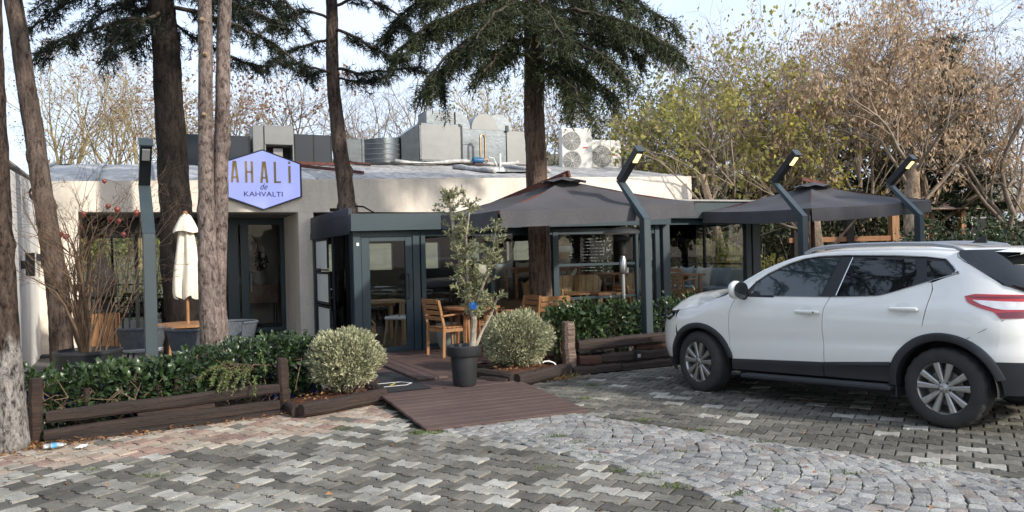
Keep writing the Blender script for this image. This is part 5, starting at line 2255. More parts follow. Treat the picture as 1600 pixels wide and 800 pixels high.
# ------------------------------------------------------------------ wooden chairs, tables
def slat_chair(lb, loc, rz, mat, group, seatmat=None):
    t = thing('wooden_armchair', lb, 'chair', loc, rz, group)
    for sx in (-1, 1):
        mb = MB()
        mb.bar((sx * .25, .24, 0), (sx * .25, .22, .64), .035, .04, 0, .004)
        mb.build('leg', mat, t)
        mb = MB()
        mb.bar((sx * .24, -.22, 0), (sx * .24, -.20, .46), .035, .045, 0, .004)
        mb.bar((sx * .24, -.20, .455), (sx * .24, -.29, .86), .033, .043, 0, .004)
        mb.build('leg', mat, t)
        mb = MB()
        mb.bar((sx * .255, -.23, .62), (sx * .255, .29, .655), .05, .024, 0, .006)
        mb.build('armrest', mat, t)
        mb = MB()
        mb.bar((sx * .235, -.19, .40), (sx * .235, .22, .40), .022, .05)
        mb.build('rail', mat, t)
    mb = MB()
    mb.bar((-.235, .215, .40), (.235, .215, .40), .022, .05)
    mb.bar((-.235, -.19, .398), (.235, -.19, .398), .022, .05)
    mb.build('rail', mat, t)
    for k in range(6):
        mb = MB()
        mb.box((0, -.165 + k * .075, .44), (.45, .066, .018), None, 0, .003)
        mb.build('slat', seatmat or mat, t)
    for k in range(4):
        mb = MB()
        z = .58 + k * .085
        mb.box((0, -.225 - (z - .46) * .21, z), (.45, .014, .06 if k < 3 else .075), Matrix.Rotation(.2, 3, 'X'), 0, .003)
        mb.build('slat', mat, t)
    return t


gd = 'wooden armchairs on the deck'
ca_ = YP(700, 548, 12.15)
slat_chair('orange brown wooden armchair on the deck beside the glass door', (ca_.x, ca_.y, .079), -PI / 2 + .62, M['wood'], gd)
round_table('round brown wooden table on the deck behind the potted olive tree', (*YP(738, 520, 12.25).xy, .079), .44, .73, M['wood_red'], .4)
slat_chair('wooden armchair on the deck between the olive tree and the tall trunk', (*YP(808, 520, 12.3).xy, .079), PI / 2 + .5, M['wood'], gd)
slat_chair('wooden armchair on the deck just right of the tall trunk, behind the round bush', (*YP(856, 520, 12.2).xy, .079), .35, M['wood'], gd)
slat_chair('wooden armchair on the deck against the dark glass right behind the olive pot', (*YP(757, 520, 13.1).xy, .079), PI + .3, M['wood_red'], gd)
q = YP(702, 520, 12.95)
t = thing('glazed_pot', 'pale grey green round pot on the deck behind the orange brown armchair', 'pot', (q.x, q.y, .079))
mb = MB()
mb.lathe([(0, 0), (.15, 0), (.20, .12), (.215, .3), (.2, .40), (.185, .42), (.17, .40), (.0, .38)], n=28)
mb.build('pot', pm('celadon', (.22, .26, .25), .35, var=.15, vs=6), t, smooth='auto')


def tub_rattan(lb, loc, rz, group):
    t = thing('rattan_chair', lb, 'chair', loc, rz, group)
    mb = MB()
    P = []
    for i in range(6):
        z = .42 + .42 * i / 5
        r = .27 + .05 * i / 5
        P.append([(r * math.cos(a) * 1.0, r * math.sin(a), z - .13 * (i / 5) * max(0, math.cos(2 * (a - PI / 2)) * -1)) for a in np.linspace(-.15 * PI, 1.15 * PI, 22)])
    mb.grid(P)
    mb.build('backrest', M['rattan'], t, smooth=True)
    for k in range(9):
        a = -.12 * PI + 1.24 * PI * k / 8
        mb = MB()
        mb.tube([(.275 * math.cos(a), .275 * math.sin(a), .40), (.325 * math.cos(a), .325 * math.sin(a), .84 - .13 * max(0, -math.cos(2 * (a - PI / 2))))], .014, 6)
        mb.build('spindle', M['wood_pale'], t)
    mb = MB()
    mb.lathe([(0, .40), (.27, .40), (.28, .44), (.25, .47), (0, .48)], n=20)
    mb.build('seat', M['cush_beige'], t, smooth='auto')
    for k in range(4):
        a = PI / 4 + k * PI / 2
        mb = MB()
        mb.tube([(.2 * math.cos(a), .2 * math.sin(a), .40), (.27 * math.cos(a), .27 * math.sin(a), 0)], .016, 6)
        mb.build('leg', M['wood_pale'], t)
    return t


def long_table(lb, loc, rz, L, w, mat, group=None, h=.74):
    t = thing('dining_table', lb, 'table', loc, rz, group)
    n = 4
    for k in range(n):
        mb = MB()
        mb.box((0, -w / 2 + w * (k + .5) / n, h - .02), (L, w / n - .004, .04), None, 0, .003)
        mb.build('plank', mat, t)
    for sx in (-1, 1):
        for sy in (-1, 1):
            mb = MB()
            mb.bar((sx * (L / 2 - .08), sy * (w / 2 - .08), 0), (sx * (L / 2 - .08), sy * (w / 2 - .08), h - .041), .06, .06)
            mb.build('leg', mat, t)
    mb = MB()
    mb.bb(-L / 2 + .1, -.02, h - .12, L / 2 - .1, .02, h - .041)
    mb.build('rail', mat, t)
    return t


def cushion_mesh(w, h, d, mat, seed):
    mb = MB()
    r2 = random.Random(seed)
    P, Q = [], []
    n = 9
    for i in range(n):
        for s_, rows in ((1, P), (-1, Q)):
            row = []
            for j in range(n):
                u_, v_ = i / (n - 1) * 2 - 1, j / (n - 1) * 2 - 1
                pz = d / 2 * ((1 - u_ ** 2) * (1 - v_ ** 2)) ** .42 * s_
                pull = 1 - .06 * (1 - abs(u_)) * abs(v_) - .06 * (1 - abs(v_)) * abs(u_)
                row.append((v_ * w / 2 * pull, pz, u_ * h / 2 * pull + h / 2 - (.04 * (1 - v_ * v_) if u_ > .6 else 0)))
            rows.append(row)
    mb.grid(P)
    mb.grid([q[::-1] for q in Q])
    return mb.mesh('cushion', mat, True)


def cushion(lb, loc, rz, mat, seed, group, w=.5, h=.44):
    o = link('cushion', cushion_mesh(w, h, .17, mat, seed), None, loc)
    o.rotation_euler = (-.28, seed * .03 - .06, rz)
    return tag(o, lb, 'cushion', group)


# terrace end of the pavilion: bench with cushions, tables, chairs seen through the right pane
bn_ = thing('bench', 'long low grey upholstered bench along the end window of the pavilion', 'bench', BW(7.75, 2.0, .382), BA)
mb = MB()
mb.bb(-.28, -1.9, 0, .30, 2.6, .36)
mb.build('base', M['wood_red'], bn_)
mb = MB()
mb.bb(-.30, -1.9, .361, .30, 2.6, .46, 0, .03)
mb.build('seat', M['cush_grey'], bn_)
mb = MB()
mb.bb(.20, -1.9, .461, .34, 2.6, .82, 0, .03)
mb.build('backrest', M['cush_grey'], bn_)
cols_ = [('grey blue', 'cush_grey'), ('beige', 'cush_beige')]
place = ['at the near end of the bench, by the corner post', 'on the bench, second from the corner post', 'on the bench behind the long table with the napkin stand', 'on the bench beside the hanging straw lamp', 'on the bench near the far end of the window', 'on the bench at its far end, behind the main post']
for k in range(6):
    nm, mk_ = cols_[0 if k % 2 == 0 else 1]
    P_ = BW(7.72, .55 + k * .62, .382 + .46)
    cushion('%s square cushion %s' % (nm, place[k]), P_, BA + PI / 2 + PI, M[mk_], k, 'cushions on the window bench')
long_table('brown plank table beside the window bench, nearest the main post', BW(6.95, 1.25, .382), BA + PI / 2, 1.5, .7, M['wood_red'], 'tables in the pavilion')
long_table('brown plank table with a white napkin stand, by the window bench', BW(6.75, 3.3, .382), BA + PI / 2, 1.4, .7, M['wood_red'], 'tables in the pavilion')
slat_chair('small orange wooden chair inside, at the plank table behind the right pane', BW(6.65, .55, .382), BA - PI / 2 + .4, M['wood'], 'wooden chairs in the pavilion')
tub_rattan('pale rattan tub chair just inside the right pane by the double post', BW(6.28, 1.7, .382), BA + PI + .6, 'rattan chairs in the pavilion')
slat_chair('wooden chair inside, between the lamp post and the double post', BW(5.62, .6, .085), BA - PI / 2, M['wood'], 'wooden chairs in the pavilion')
for k, (x, y, lb) in enumerate(((7.0, 3.0, 'white napkin holder on the plank table by the window bench'), (6.9, 1.55, 'white framed card stand on the nearer plank table'))):
    t = thing('napkin_holder', lb, 'napkin holder', BW(x, y, 1.123), BA + .5)
    mb = MB()
    if k == 0:
        mb.bb(-.09, -.05, 0, .09, .05, .12, 0, .004)
    else:
        mb.bb(-.09, -.01, 0, .09, .01, .015)
        mb.bb(-.09, -.01, .016, -.075, .01, .12)
        mb.bb(.075, -.01, .016, .09, .01, .12)
        mb.bb(-.09, -.01, .121, .09, .01, .135)
    mb.build('holder', M['white_paint'], t)
# pendant lamps
for (x, y, z, lb, kind) in ((6.45, 1.3, 1.42, 'tall pale woven cylinder pendant lamp next to the double post', 0), (7.0, 1.9, 1.66, 'cream and straw pendant lamp hanging over the window bench', 1), (5.1, 2.4, 1.62, 'straw pendant lamp hanging behind the patio heater', 1)):
    t = thing('pendant_lamp', lb, 'pendant lamp', BW(x, y, z), 0)
    mb = MB()
    if kind == 0:
        mb.lathe([(.12, .0), (.115, .2), (.10, .44), (.05, .46), (.0, .465)], n=22)
        mb.build('shade', M['cream'], t, smooth='auto')
    else:
        mb.lathe([(.17, .0), (.185, .02), (.18, .10), (.165, .13), (.0, .16)], n=22)
        mb.build('shade', M['cream'], t, smooth='auto')
        mb = MB()
        mb.lathe([(.165, .131), (.12, .20), (.06, .30), (.02, .34)], n=18)
        mb.lathe([(.12, -.001), (.10, -.08), (.05, -.14), (.0, -.15)], n=18)
        mb.build('basket', M['rattan'], t, smooth='auto')
    mb = MB()
    mb.cyl((0, 0, .34), (0, 0, 2.40 - z), .006, 6)
    mb.build('cord', M['black'], t)

# patio heater
q = YP(975, 480, 11.95)
t = thing('patio_heater', 'steel mushroom patio heater with a wide reflector in front of the glass', 'patio heater', (q.x, q.y, .05))
t.scale = (1, 1, .915)
mb = MB()
mb.lathe([(0, 0), (.22, 0), (.22, .03), (.16, .05), (.16, .5), (.05, .55), (0, .55)], n=28)
mb.build('base', M['steel'], t, smooth='auto')
mb = MB()
mb.cyl((0, 0, .55), (0, 0, 1.62), .03, 14)
mb.lathe([(.045, 1.32), (.055, 1.35), (.055, 1.55), (.04, 1.6)], n=18)
mb.build('pole', M['steel'], t, smooth='auto')
mb = MB()
mb.lathe([(.03, 1.62), (.055, 1.64), (.055, 1.84), (.12, 1.88), (.12, 1.93), (.0, 1.96)], n=24)
mb.build('burner', M['blackmatte'], t, smooth='auto')
mb = MB()
mb.lathe([(.30, 1.98), (.31, 1.985), (.22, 2.05), (.08, 2.09), (.0, 2.10)], n=36)
mb.lathe([(.30, 1.979), (.0, 2.02)], n=36)
mb.build('reflector', pm('aluminium_disc', (.82, .83, .84), .4, metal=.15, var=.04), t, smooth='auto')

# dining room: tables and chairs seen through the glass
gi = 'tables in the pavilion'
gw = 'rattan chairs in the pavilion'
gc = 'pale chairs in the dining room'
round_table('round wooden table inside, in front of the rattan chairs behind the hedge', BW(4.7, 1.3, .085), .55, .74, M['wood_red'], .2, 9, gi)
tub_rattan('rattan chair behind the round inside table, the one nearest the trunk', BW(4.35, 2.2, .302), BA + PI, gw)
tub_rattan('rattan chair behind the round inside table, middle one of three', BW(4.95, 2.4, .302), BA + PI - .2, gw)
tub_rattan('rattan chair behind the round inside table, nearest the patio heater', BW(5.5, 2.2, .302), BA + PI - .5, gw)
slat_chair('pale wooden chair with its back to the glass at the round inside table', BW(4.0, .75, .085), BA - .9, M['wood_pale'], 'wooden chairs in the pavilion')
long_table('long plank table inside right behind the hedge and the patio heater', BW(5.3, .75, .085), BA, 1.1, .6, M['wood_red'], gi)
# bench with cushions deeper in the room
b2_ = thing('bench', 'dark bench with loose cushions deep in the dining room behind the rattan chairs', 'bench', BW(5.6, 5.2, .562), BA)
mb = MB()
mb.bb(-1.6, -.3, 0, 1.6, .3, .45)
mb.bb(-1.6, .2, .451, 1.6, .34, .9)
mb.build('seat', M['dark_in'], b2_)
for k, (nm, mk_) in enumerate((('beige', 'cush_beige'), ('grey blue', 'cush_grey'), ('pale beige', 'cush_beige'), ('grey', 'cush_grey'), ('light beige', 'cush_beige'))):
    cushion('%s cushion on the dark bench deep in the dining room, %s along it' % (nm, ('first', 'second', 'third', 'fourth', 'fifth')[k]), BW(4.4 + k * .55, 5.22, 1.022), BA + PI, M[mk_], k + 3, 'cushions on the inner bench', .48, .44)
long_table('dark table in the dining room in front of the inner bench', BW(5.5, 4.2, .562), BA, 1.8, .7, M['wood_red'], gi)
# behind the door
long_table('pale wooden table seen through the glass door', BW(.75, 1.75, .085), BA + .1, 1.1, .75, M['wood_pale'], gi)


def side_chair(lb, loc, rz, mat, seatmat, group):
    t = thing('side_chair', lb, 'chair', loc, rz, group)
    for sx in (-1, 1):
        for sy in (-1, 1):
            mb = MB()
            mb.tube([(sx * .17, sy * .17, .45), (sx * .22, sy * .22, 0)], [.02, .013], 7)
            mb.build('leg', mat, t)
    mb = MB()
    mb.box((0, 0, .465), (.44, .43, .06), None, 0, .025)
    mb.build('seat', seatmat, t)
    mb = MB()
    mb.tube([(.21 * math.cos(a) * 1.05, -.05 - .2 * math.sin(a), .76) for a in np.linspace(-.15, PI + .15, 14)], .022, 8)
    for a in (.3, PI / 2, PI - .3):
        mb.tube([(.2 * math.cos(a), -.03 - .17 * math.sin(a), .46), (.215 * math.cos(a), -.05 - .2 * math.sin(a), .75)], .012, 6)
    mb.build('backrest', mat, t, smooth='auto')
    return t


side_chair('pale wood chair with a white seat just inside the glass door', BW(1.05, 1.0, .085), BA + .8, M['wood_pale'], M['white_paint'], gc)
side_chair('pale wood chair at the far side of the table behind the glass door', BW(.55, 2.5, .085), BA + PI, M['wood_pale'], M['cush_beige'], gc)
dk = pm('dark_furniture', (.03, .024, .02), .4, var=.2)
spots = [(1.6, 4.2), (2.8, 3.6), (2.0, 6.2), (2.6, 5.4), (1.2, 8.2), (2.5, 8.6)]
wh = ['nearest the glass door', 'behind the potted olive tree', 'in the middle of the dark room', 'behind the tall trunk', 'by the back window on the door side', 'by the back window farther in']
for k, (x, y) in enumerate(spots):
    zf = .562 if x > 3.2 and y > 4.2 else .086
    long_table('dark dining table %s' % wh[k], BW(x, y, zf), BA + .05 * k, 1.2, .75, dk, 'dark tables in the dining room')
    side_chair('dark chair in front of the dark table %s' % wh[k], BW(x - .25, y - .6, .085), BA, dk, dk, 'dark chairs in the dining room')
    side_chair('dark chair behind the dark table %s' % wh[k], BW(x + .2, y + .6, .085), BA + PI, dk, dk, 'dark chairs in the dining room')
t = thing('wicker_basket', 'woven basket on the floor inside the side window of the pavilion', 'basket', BW(.35, .75, .085))
mb = MB()
mb.lathe([(0, 0), (.15, 0), (.19, .2), (.18, .36), (.165, .36), (.16, .1), (0, .08)], n=22)
mb.build('basket', M['rattan'], t, smooth='auto')
mb = MB()
mb.tube([(.17 * math.cos(a), 0, .36 + .14 * math.sin(a)) for a in np.linspace(0, PI, 11)], .012, 6)
mb.build('handle', M['rattan'], t)

# lobby behind the entrance door
t = thing('console_table', 'low brown console table with black legs behind the entrance door', 'console table', BW(-.75, 7.0, .10), BA)
mb = MB()
mb.bb(-.85, -.25, .52, .6, .25, .95, 0, .006)
mb.build('cabinet', pm('burl_wood', (.14, .07, .04), .4, vs=14, col2=(.26, .14, .08)), t)
mb = MB()
for x in (-.82, .55):
    mb.bb(x, -.22, 0, x + .03, -.19, .519)
    mb.bb(x, .19, 0, x + .03, .22, .519)
mb.bb(-.82, -.22, .02, .58, -.19, .045)
mb.build('leg_frame', M['black'], t)
t = thing('potted_plant', 'small bushy plant in a ribbed pale pot on the console table', 'plant', BW(-.55, 6.95, 1.052))
mb = MB()
mb.lathe([(0, 0), (.12, 0), (.19, .10), (.20, .2), (.17, .31), (.15, .31), (.14, .26), (0, .26)], n=26)
mb.build('pot', pm('stone_pot', (.38, .37, .33), .7, var=.1), t, smooth='auto')
POT_PLANT = t
t = thing('vase', 'round white jug and dark bottle standing left of the plant on the console', 'vase', BW(-1.05, 6.95, 1.052))
mb = MB()
mb.lathe([(0, 0), (.09, 0), (.13, .09), (.10, .19), (.04, .24), (.05, .27), (.03, .27), (0, .2)], n=22)
mb.build('jug', M['white_paint'], t, smooth='auto')
t = thing('bottle', 'small dark bottle between the white jug and the plant pot', 'bottle', BW(-.86, 6.9, 1.052))
mb = MB()
mb.lathe([(0, 0), (.05, 0), (.055, .1), (.02, .15), (.025, .2), (0, .2)], n=16)
mb.build('body', M['black'], t, smooth='auto')
t = thing('pendant_lamp', 'clear glass bubble pendant lamp inside the entrance door', 'pendant lamp', BW(-.82, 6.1, 1.7))
mb = MB()
mb.lathe([(.02, -.12), (.13, 0), (.17, .16), (.13, .36), (.05, .46), (.02, .5)], n=22)
mb.build('shade', M['glass'], t, smooth='auto')
mb = MB()
mb.cyl((0, 0, .5), (0, 0, .85), .008, 6)
mb.lathe([(0, .12), (.03, .14), (.035, .2), (.0, .26)], n=12)
mb.build('cord', M['steel'], t)


# black woven chairs in the hall
def woven_chair(lb, loc, rz):
    t = thing('woven_armchair', lb, 'chair', loc, rz, 'black woven armchairs in the hall')
    mb = MB()
    for k in range(7):
        x = -.26 + .52 * k / 6
        mb.bar((x, -.24, .44), (min(.28, x + .16), -.30, .86), .014, .014)
        mb.bar((x, -.242, .44), (max(-.28, x - .16), -.302, .86), .014, .014)
    for s_ in (-1, 1):
        for k in range(5):
            y = -.22 + .42 * k / 4
            mb.bar((s_ * .29, y, .40), (s_ * .29, min(.24, y + .12), .66), .014, .014)
            mb.bar((s_ * .292, y, .40), (s_ * .292, max(-.25, y - .12), .66), .014, .014)
    mb.build('lattice', M['black'], t)
    mb = MB()
    mb.tube([(-.28, .25, .66), (-.29, -.24, .68), (-.27, -.31, .86), (.27, -.31, .86), (.29, -.24, .68), (.28, .25, .66)], .018, 8)
    mb.build('frame', M['black'], t)
    mb = MB()
    mb.box((0, 0, .42), (.56, .52, .07), None, 0, .02)
    mb.build('seat', M['blackmatte'], t)
    for sx in (-1, 1):
        for sy in (-1, 1):
            mb = MB()
            mb.tube([(sx * .26, sy * .23, .42), (sx * .27, sy * .25, 0)], .016, 6)
            mb.build('leg', M['black'], t)
    return t


woven_chair('black lattice armchair in the hall, right of the barbecue cabinet', BW(-3.35, 6.3, .10), BA + 2.5)
woven_chair('black lattice armchair in the hall behind the unlit lamp post', BW(-2.65, 7.6, .10), BA + 2.0)
long_table('black table with a pale cloth in the hall behind the closed parasol', BW(-2.1, 6.6, .10), BA, 1.2, .8, M['blackmatte'], None)
tag(link('table_cloth', (lambda m: (m.bb(-.4, -.35, 0, .4, .35, .008), m.mesh('table_cloth', M['white_paint']))[1])(MB()), None, BW(-2.1, 6.6, .842)), 'white cloth on the black table in the hall', 'cloth')

# ------------------------------------------------------------------ pots and small things outside
q = YP(726, 590, 9.25)
OLIVE_AT = Vector((q.x, q.y, .079))
q = YP(138, 548, 9.45)
POMEGR_AT = Vector((q.x, q.y, .03))

t = thing('water_bottle', 'crushed clear plastic bottle with a blue label lying at the left log fence', 'bottle', G(86, 696, .03) , .5)
t.scale = (.72, .8, .8)
mb = MB()
V = []
prof = [(0, -.12), (.035, -.118), (.04, -.09), (.03, -.06), (.041, -.04), (.034, -.01), (.041, .03), (.033, .06), (.025, .09), (.012, .105), (.012, .125), (0, .126)]
mb.lathe(prof, n=16)
mb.v = [(p[2], p[0] * 1.25 + .006 * math.sin(p[2] * 60), p[1] * .75) for p in mb.v]
mb.build('body', pm('clear_plastic', (.34, .36, .37), .12, var=.5, vs=40, spec=.9), t, smooth='auto')
mb = MB()
mb.lathe([(.042, -.035), (.040, -.01), (.042, .02)], n=16)
mb.v = [(p[2], p[0] * 1.27, p[1] * .78) for p in mb.v]
mb.build('label', pm('blue_label', (.08, .30, .55), .4), t)
t = thing('paper_scrap', 'torn scrap of white paper on the pale pavers by the left log fence', 'paper', G(128, 700, .012), .3)
mb = MB()
mb.grid([[(x * .02 + .01 * math.sin(y), y * .05 * (1 - abs(x) * .1), .008 + .012 * abs(math.sin(x * 2.1 + y * 1.7))) for y in np.linspace(-1.2, 1.6, 7)] for x in np.linspace(-1.6, 1.6, 6)])
mb.build('sheet', M['white_paint'], t)
for k, (px_, Y_, rz_, lb) in enumerate(((60, 7.75, .5, 'dark blue plastic crate behind the left log fence by the big trunk'), (205, 8.25, .55, 'dark blue plastic crate behind the left log fence, in the middle'), (455, 8.95, .7, 'dark blue plastic crate hidden between the hedge and the round bush'))):
    q = YP(px_, 600, Y_)
    t = thing('plastic_crate', lb, 'crate', (q.x, q.y, .02), rz_, 'blue crates behind the fence')
    mb = MB()
    w_, d_, h_ = .56, .36, .33
    for (x0, y0_, x1, y1_) in ((-w_ / 2, -d_ / 2, w_ / 2, -d_ / 2 + .015), (-w_ / 2, d_ / 2 - .015, w_ / 2, d_ / 2), (-w_ / 2, -d_ / 2 + .0151, -w_ / 2 + .015, d_ / 2 - .0151), (w_ / 2 - .015, -d_ / 2 + .0151, w_ / 2, d_ / 2 - .0151)):
        mb.bb(x0, y0_, 0, x1, y1_, h_)
    mb.bb(-w_ / 2 - .01, -d_ / 2 - .01, h_ - .04, w_ / 2 + .01, -d_ / 2 - .001, h_)
    mb.bb(-w_ / 2, -d_ / 2, 0, w_ / 2, d_ / 2, .012)
    mb.build('crate', pm('blue_plastic', (.006, .03, .16), .45, var=.2, vs=5), t)
q = YP(472, 575, 8.95)
t = thing('black_coil', 'coil of thick black hose standing in for a bicycle wheel by the hedge', 'tubing', (q.x, q.y, .45), .7)
mb = MB()  # coil in place of what looks like a bicycle wheel
pts = []
for k in range(80):
    a = 2 * PI * 2.4 * k / 79 + 1
    pts.append((.16 * math.cos(a), .03 * k / 79 - .02 + .01 * math.sin(3 * a), .22 * math.sin(a) - .02 * k / 79))
mb.tube(pts, .014, 7)
mb.build('coil', M['rubber'], t, smooth='auto')
q = YP(858, 577, 10.15)
t = thing('drain_pipe', 'short bent white pipe end at the right round bush on the mulch', 'pipe', (q.x, q.y, .14), .4)
mb = MB()
mb.tube([(-.12, 0, .08), (-.08, 0, .10), (0, 0, .10), (.08, -.01, .07), (.12, -.02, .03)], .012, 8)
mb.build('pipe', M['white_paint'], t, smooth='auto')
t.scale = (.75, .75, .75)

# ------------------------------------------------------------------ far right: playhouse, fences, roofs, pergola posts
q = YP(1475, 350, 24)
t = thing('pavilion_hut', 'small wooden hut with a striped board roof far behind the right lamp post', 'hut', (q.x, q.y, 0), .2)
for x in (-.75, .55):
    for y_ in (-.08, 1.7):
        mb = MB()
        mb.bb(x, y_, 0, x + .16, y_ + .16, 2.62)
        mb.build('post', M['wood'], t)
mb = MB()
mb.add([(-1.3, -.4, 2.64), (1.0, -.4, 2.64), (1.0, 2.2, 2.64), (-1.3, 2.2, 2.64), (-.4, .7, 3.0), (.2, .7, 3.0)], [(0, 3, 2, 1), (0, 1, 5, 4), (1, 2, 5), (2, 3, 4, 5), (3, 0, 4)])
mb.build('roof', pm('hut_roof', (.42, .20, .16), .8, vs=7, col2=(.55, .50, .42)), t)
t = thing('picket_fence', 'short red and white picket fence beside the hut', 'fence', YP(1462, 378, 23), .05)
t.location.z = 0
for k in range(9):
    mb = MB()
    mb.prism([(-.065, 0), (.065, 0), (.065, 1.62), (0, 1.72), (-.065, 1.62)], -.02, .02, T=TX)
    mb.build('picket', M['white_paint'] if k % 4 == 0 else pm('red_paint', (.5, .05, .03), .5), t, loc=(-.75 + k * .185, 0, 0))
mb = MB()
mb.bb(-.8, .022, .5, .85, .05, .6)
mb.bb(-.8, .022, 1.2, .85, .05, 1.3)
mb.build('rail', M['white_paint'], t)
for k, (px_, Y_, w_, h_, dd, lb) in enumerate(((1515, 30, 5.0, 2.6, 4, 'low grey roofed shed beyond the right hedge'), (1575, 33, 4.2, 2.75, 4, 'low grey roofed shed at the right edge beyond the hedge'))):
    q = YP(px_, 360, Y_)
    t = thing('shed', lb, 'shed', (q.x, q.y, 0), .15, 'sheds beyond the hedge')
    mb = MB()
    mb.bb(-w_ / 2, 0, 0, w_ / 2, dd, h_ - .2)
    mb.build('wall', M['concrete'] if k else M['dark_in'], t)
    mb = MB()
    mb.add([(-w_ / 2 - .2, -.3, h_ - .2), (w_ / 2 + .2, -.3, h_ - .2), (w_ / 2 + .2, dd + .2, h_ + .35), (-w_ / 2 - .2, dd + .2, h_ + .35), (-w_ / 2 - .2, -.3, h_ - .1), (w_ / 2 + .2, -.3, h_ - .1), (w_ / 2 + .2, dd + .2, h_ + .45), (-w_ / 2 - .2, dd + .2, h_ + .45)], [(0, 3, 2, 1), (4, 5, 6, 7), (0, 1, 5, 4), (1, 2, 6, 5), (2, 3, 7, 6), (3, 0, 4, 7)])
    mb.build('roof', pm('shed_roof', (.42, .44, .46), .5, var=.15, vs=2), t)
    for j in range(3):
        mb = MB()
        mb.bb(-w_ / 2 + .6 + j * 1.5, -.02, 1.0, -w_ / 2 + 1.5 + j * 1.5, -.001, 1.9)
        mb.build('window', M['tint'], t)
t = thing('pergola', 'dark and orange wooden pergola behind the farther grey parasol', 'pergola', YP(1360, 380, 19.5), .1)
t.location.z = 0
for x, m_ in ((-.55, 'log'), (.62, 'wood'), (-1.9, 'log')):
    mb = MB()
    mb.bb(x - .09, -.09, 0, x + .09, .09, 2.6)
    mb.build('post', M[m_], t)
mb = MB()
mb.bb(-2.1, -.06, 1.72, 1.2, .06, 1.84)
mb.bb(-2.1, -.05, 2.5, 1.2, .05, 2.6)
mb.build('beam', M['wood_red'], t)
mb = MB()
mb.bb(-.4, -.03, 1.28, .5, .03, 1.45)
mb.build('board', pm('pink_board', (.55, .25, .18), .7), t)
for k, px_ in enumerate((1521, 1532)):
    q = YP(px_, 370, 21)
    t = thing('bin_post', ('dark square post beyond the right hedge, the one by the hut', 'dark square post beyond the right hedge, the one nearer the sheds')[k], 'post', (q.x, q.y, 0))
    mb = MB()
    mb.bb(-.1, -.1, 0, .1, .1, 2.25, 0, .01)
    mb.build('post', M['black'], t)
    mb = MB()
    mb.bb(-.12, -.12, 2.251, .12, .12, 2.29)
    mb.build('cap', M['concrete'], t)
# ------------------------------------------------------------------ vegetation helpers (numpy)
def nrm(a):
    return a / np.maximum(1e-9, np.linalg.norm(a, axis=-1, keepdims=True))


def tubes_np(P0, P1, R0, R1, k=3):
    """many straight tapered sticks as one vertex and face array"""
    P0, P1 = np.asarray(P0, float), np.asarray(P1, float)
    R0, R1 = np.asarray(R0, float), np.asarray(R1, float)
    d = nrm(P1 - P0)
    ref = np.where(np.abs(d[:, 2:3]) < .9, np.array([[0, 0, 1.0]]), np.array([[1.0, 0, 0]]))
    x = nrm(np.cross(d, ref))
    y = np.cross(d, x)
    n = len(P0)
    V = np.zeros((n, 2 * k, 3))
    for i in range(k):
        a = 2 * PI * i / k
        o = x * math.cos(a) + y * math.sin(a)
        V[:, i] = P0 + o * R0[:, None]
        V[:, k + i] = P1 + o * R1[:, None]
    base = (np.arange(n) * 2 * k)[:, None]
    Fs = [np.concatenate([base + i, base + (i + 1) % k, base + k + (i + 1) % k, base + k + i], 1) for i in range(k)]
    return V.reshape(-1, 3), np.concatenate(Fs)


def leaves_np(Cn, D, L, Wd, rng, fold=.25, up=None):
    """leaf blades: base, two sides and tip, slightly folded; D long direction"""
    n = len(Cn)
    D = nrm(D)
    r = rng.normal(size=(n, 3)) if up is None else up + rng.normal(size=(n, 3)) * .35
    s = nrm(np.cross(D, r))
    u = np.cross(s, D)
    L = np.broadcast_to(L, (n,))[:, None]
    Wd = np.broadcast_to(Wd, (n,))[:, None]
    b = Cn
    t = Cn + D * L - u * L * .12
    m = Cn + D * L * .45
    V = np.stack([b, m + s * Wd / 2 + u * Wd * fold, t, m - s * Wd / 2 + u * Wd * fold], 1).reshape(-1, 3)
    k = (np.arange(n) * 4)[:, None]
    Fc = np.concatenate([np.concatenate([k, k + 1, k + 2], 1), np.concatenate([k, k + 2, k + 3], 1)])
    return V, Fc


def blades_np(P, D, L, w, rng):
    """single triangle needles"""
    n = len(P)
    D = nrm(D)
    s = nrm(np.cross(D, rng.normal(size=(n, 3))))
    w = np.broadcast_to(w, (n,))[:, None]
    L = np.broadcast_to(L, (n,))[:, None]
    V = np.stack([P - s * w / 2, P + s * w / 2, P + D * L], 1).reshape(-1, 3)
    return V, np.arange(3 * n).reshape(-1, 3)


def join(parts):
    V, Fs, k, mi = [], [], 0, []
    for i, (v, f) in enumerate(parts):
        V.append(v)
        Fs.append(np.asarray(f) + k)
        k += len(v)
    return np.concatenate(V), Fs


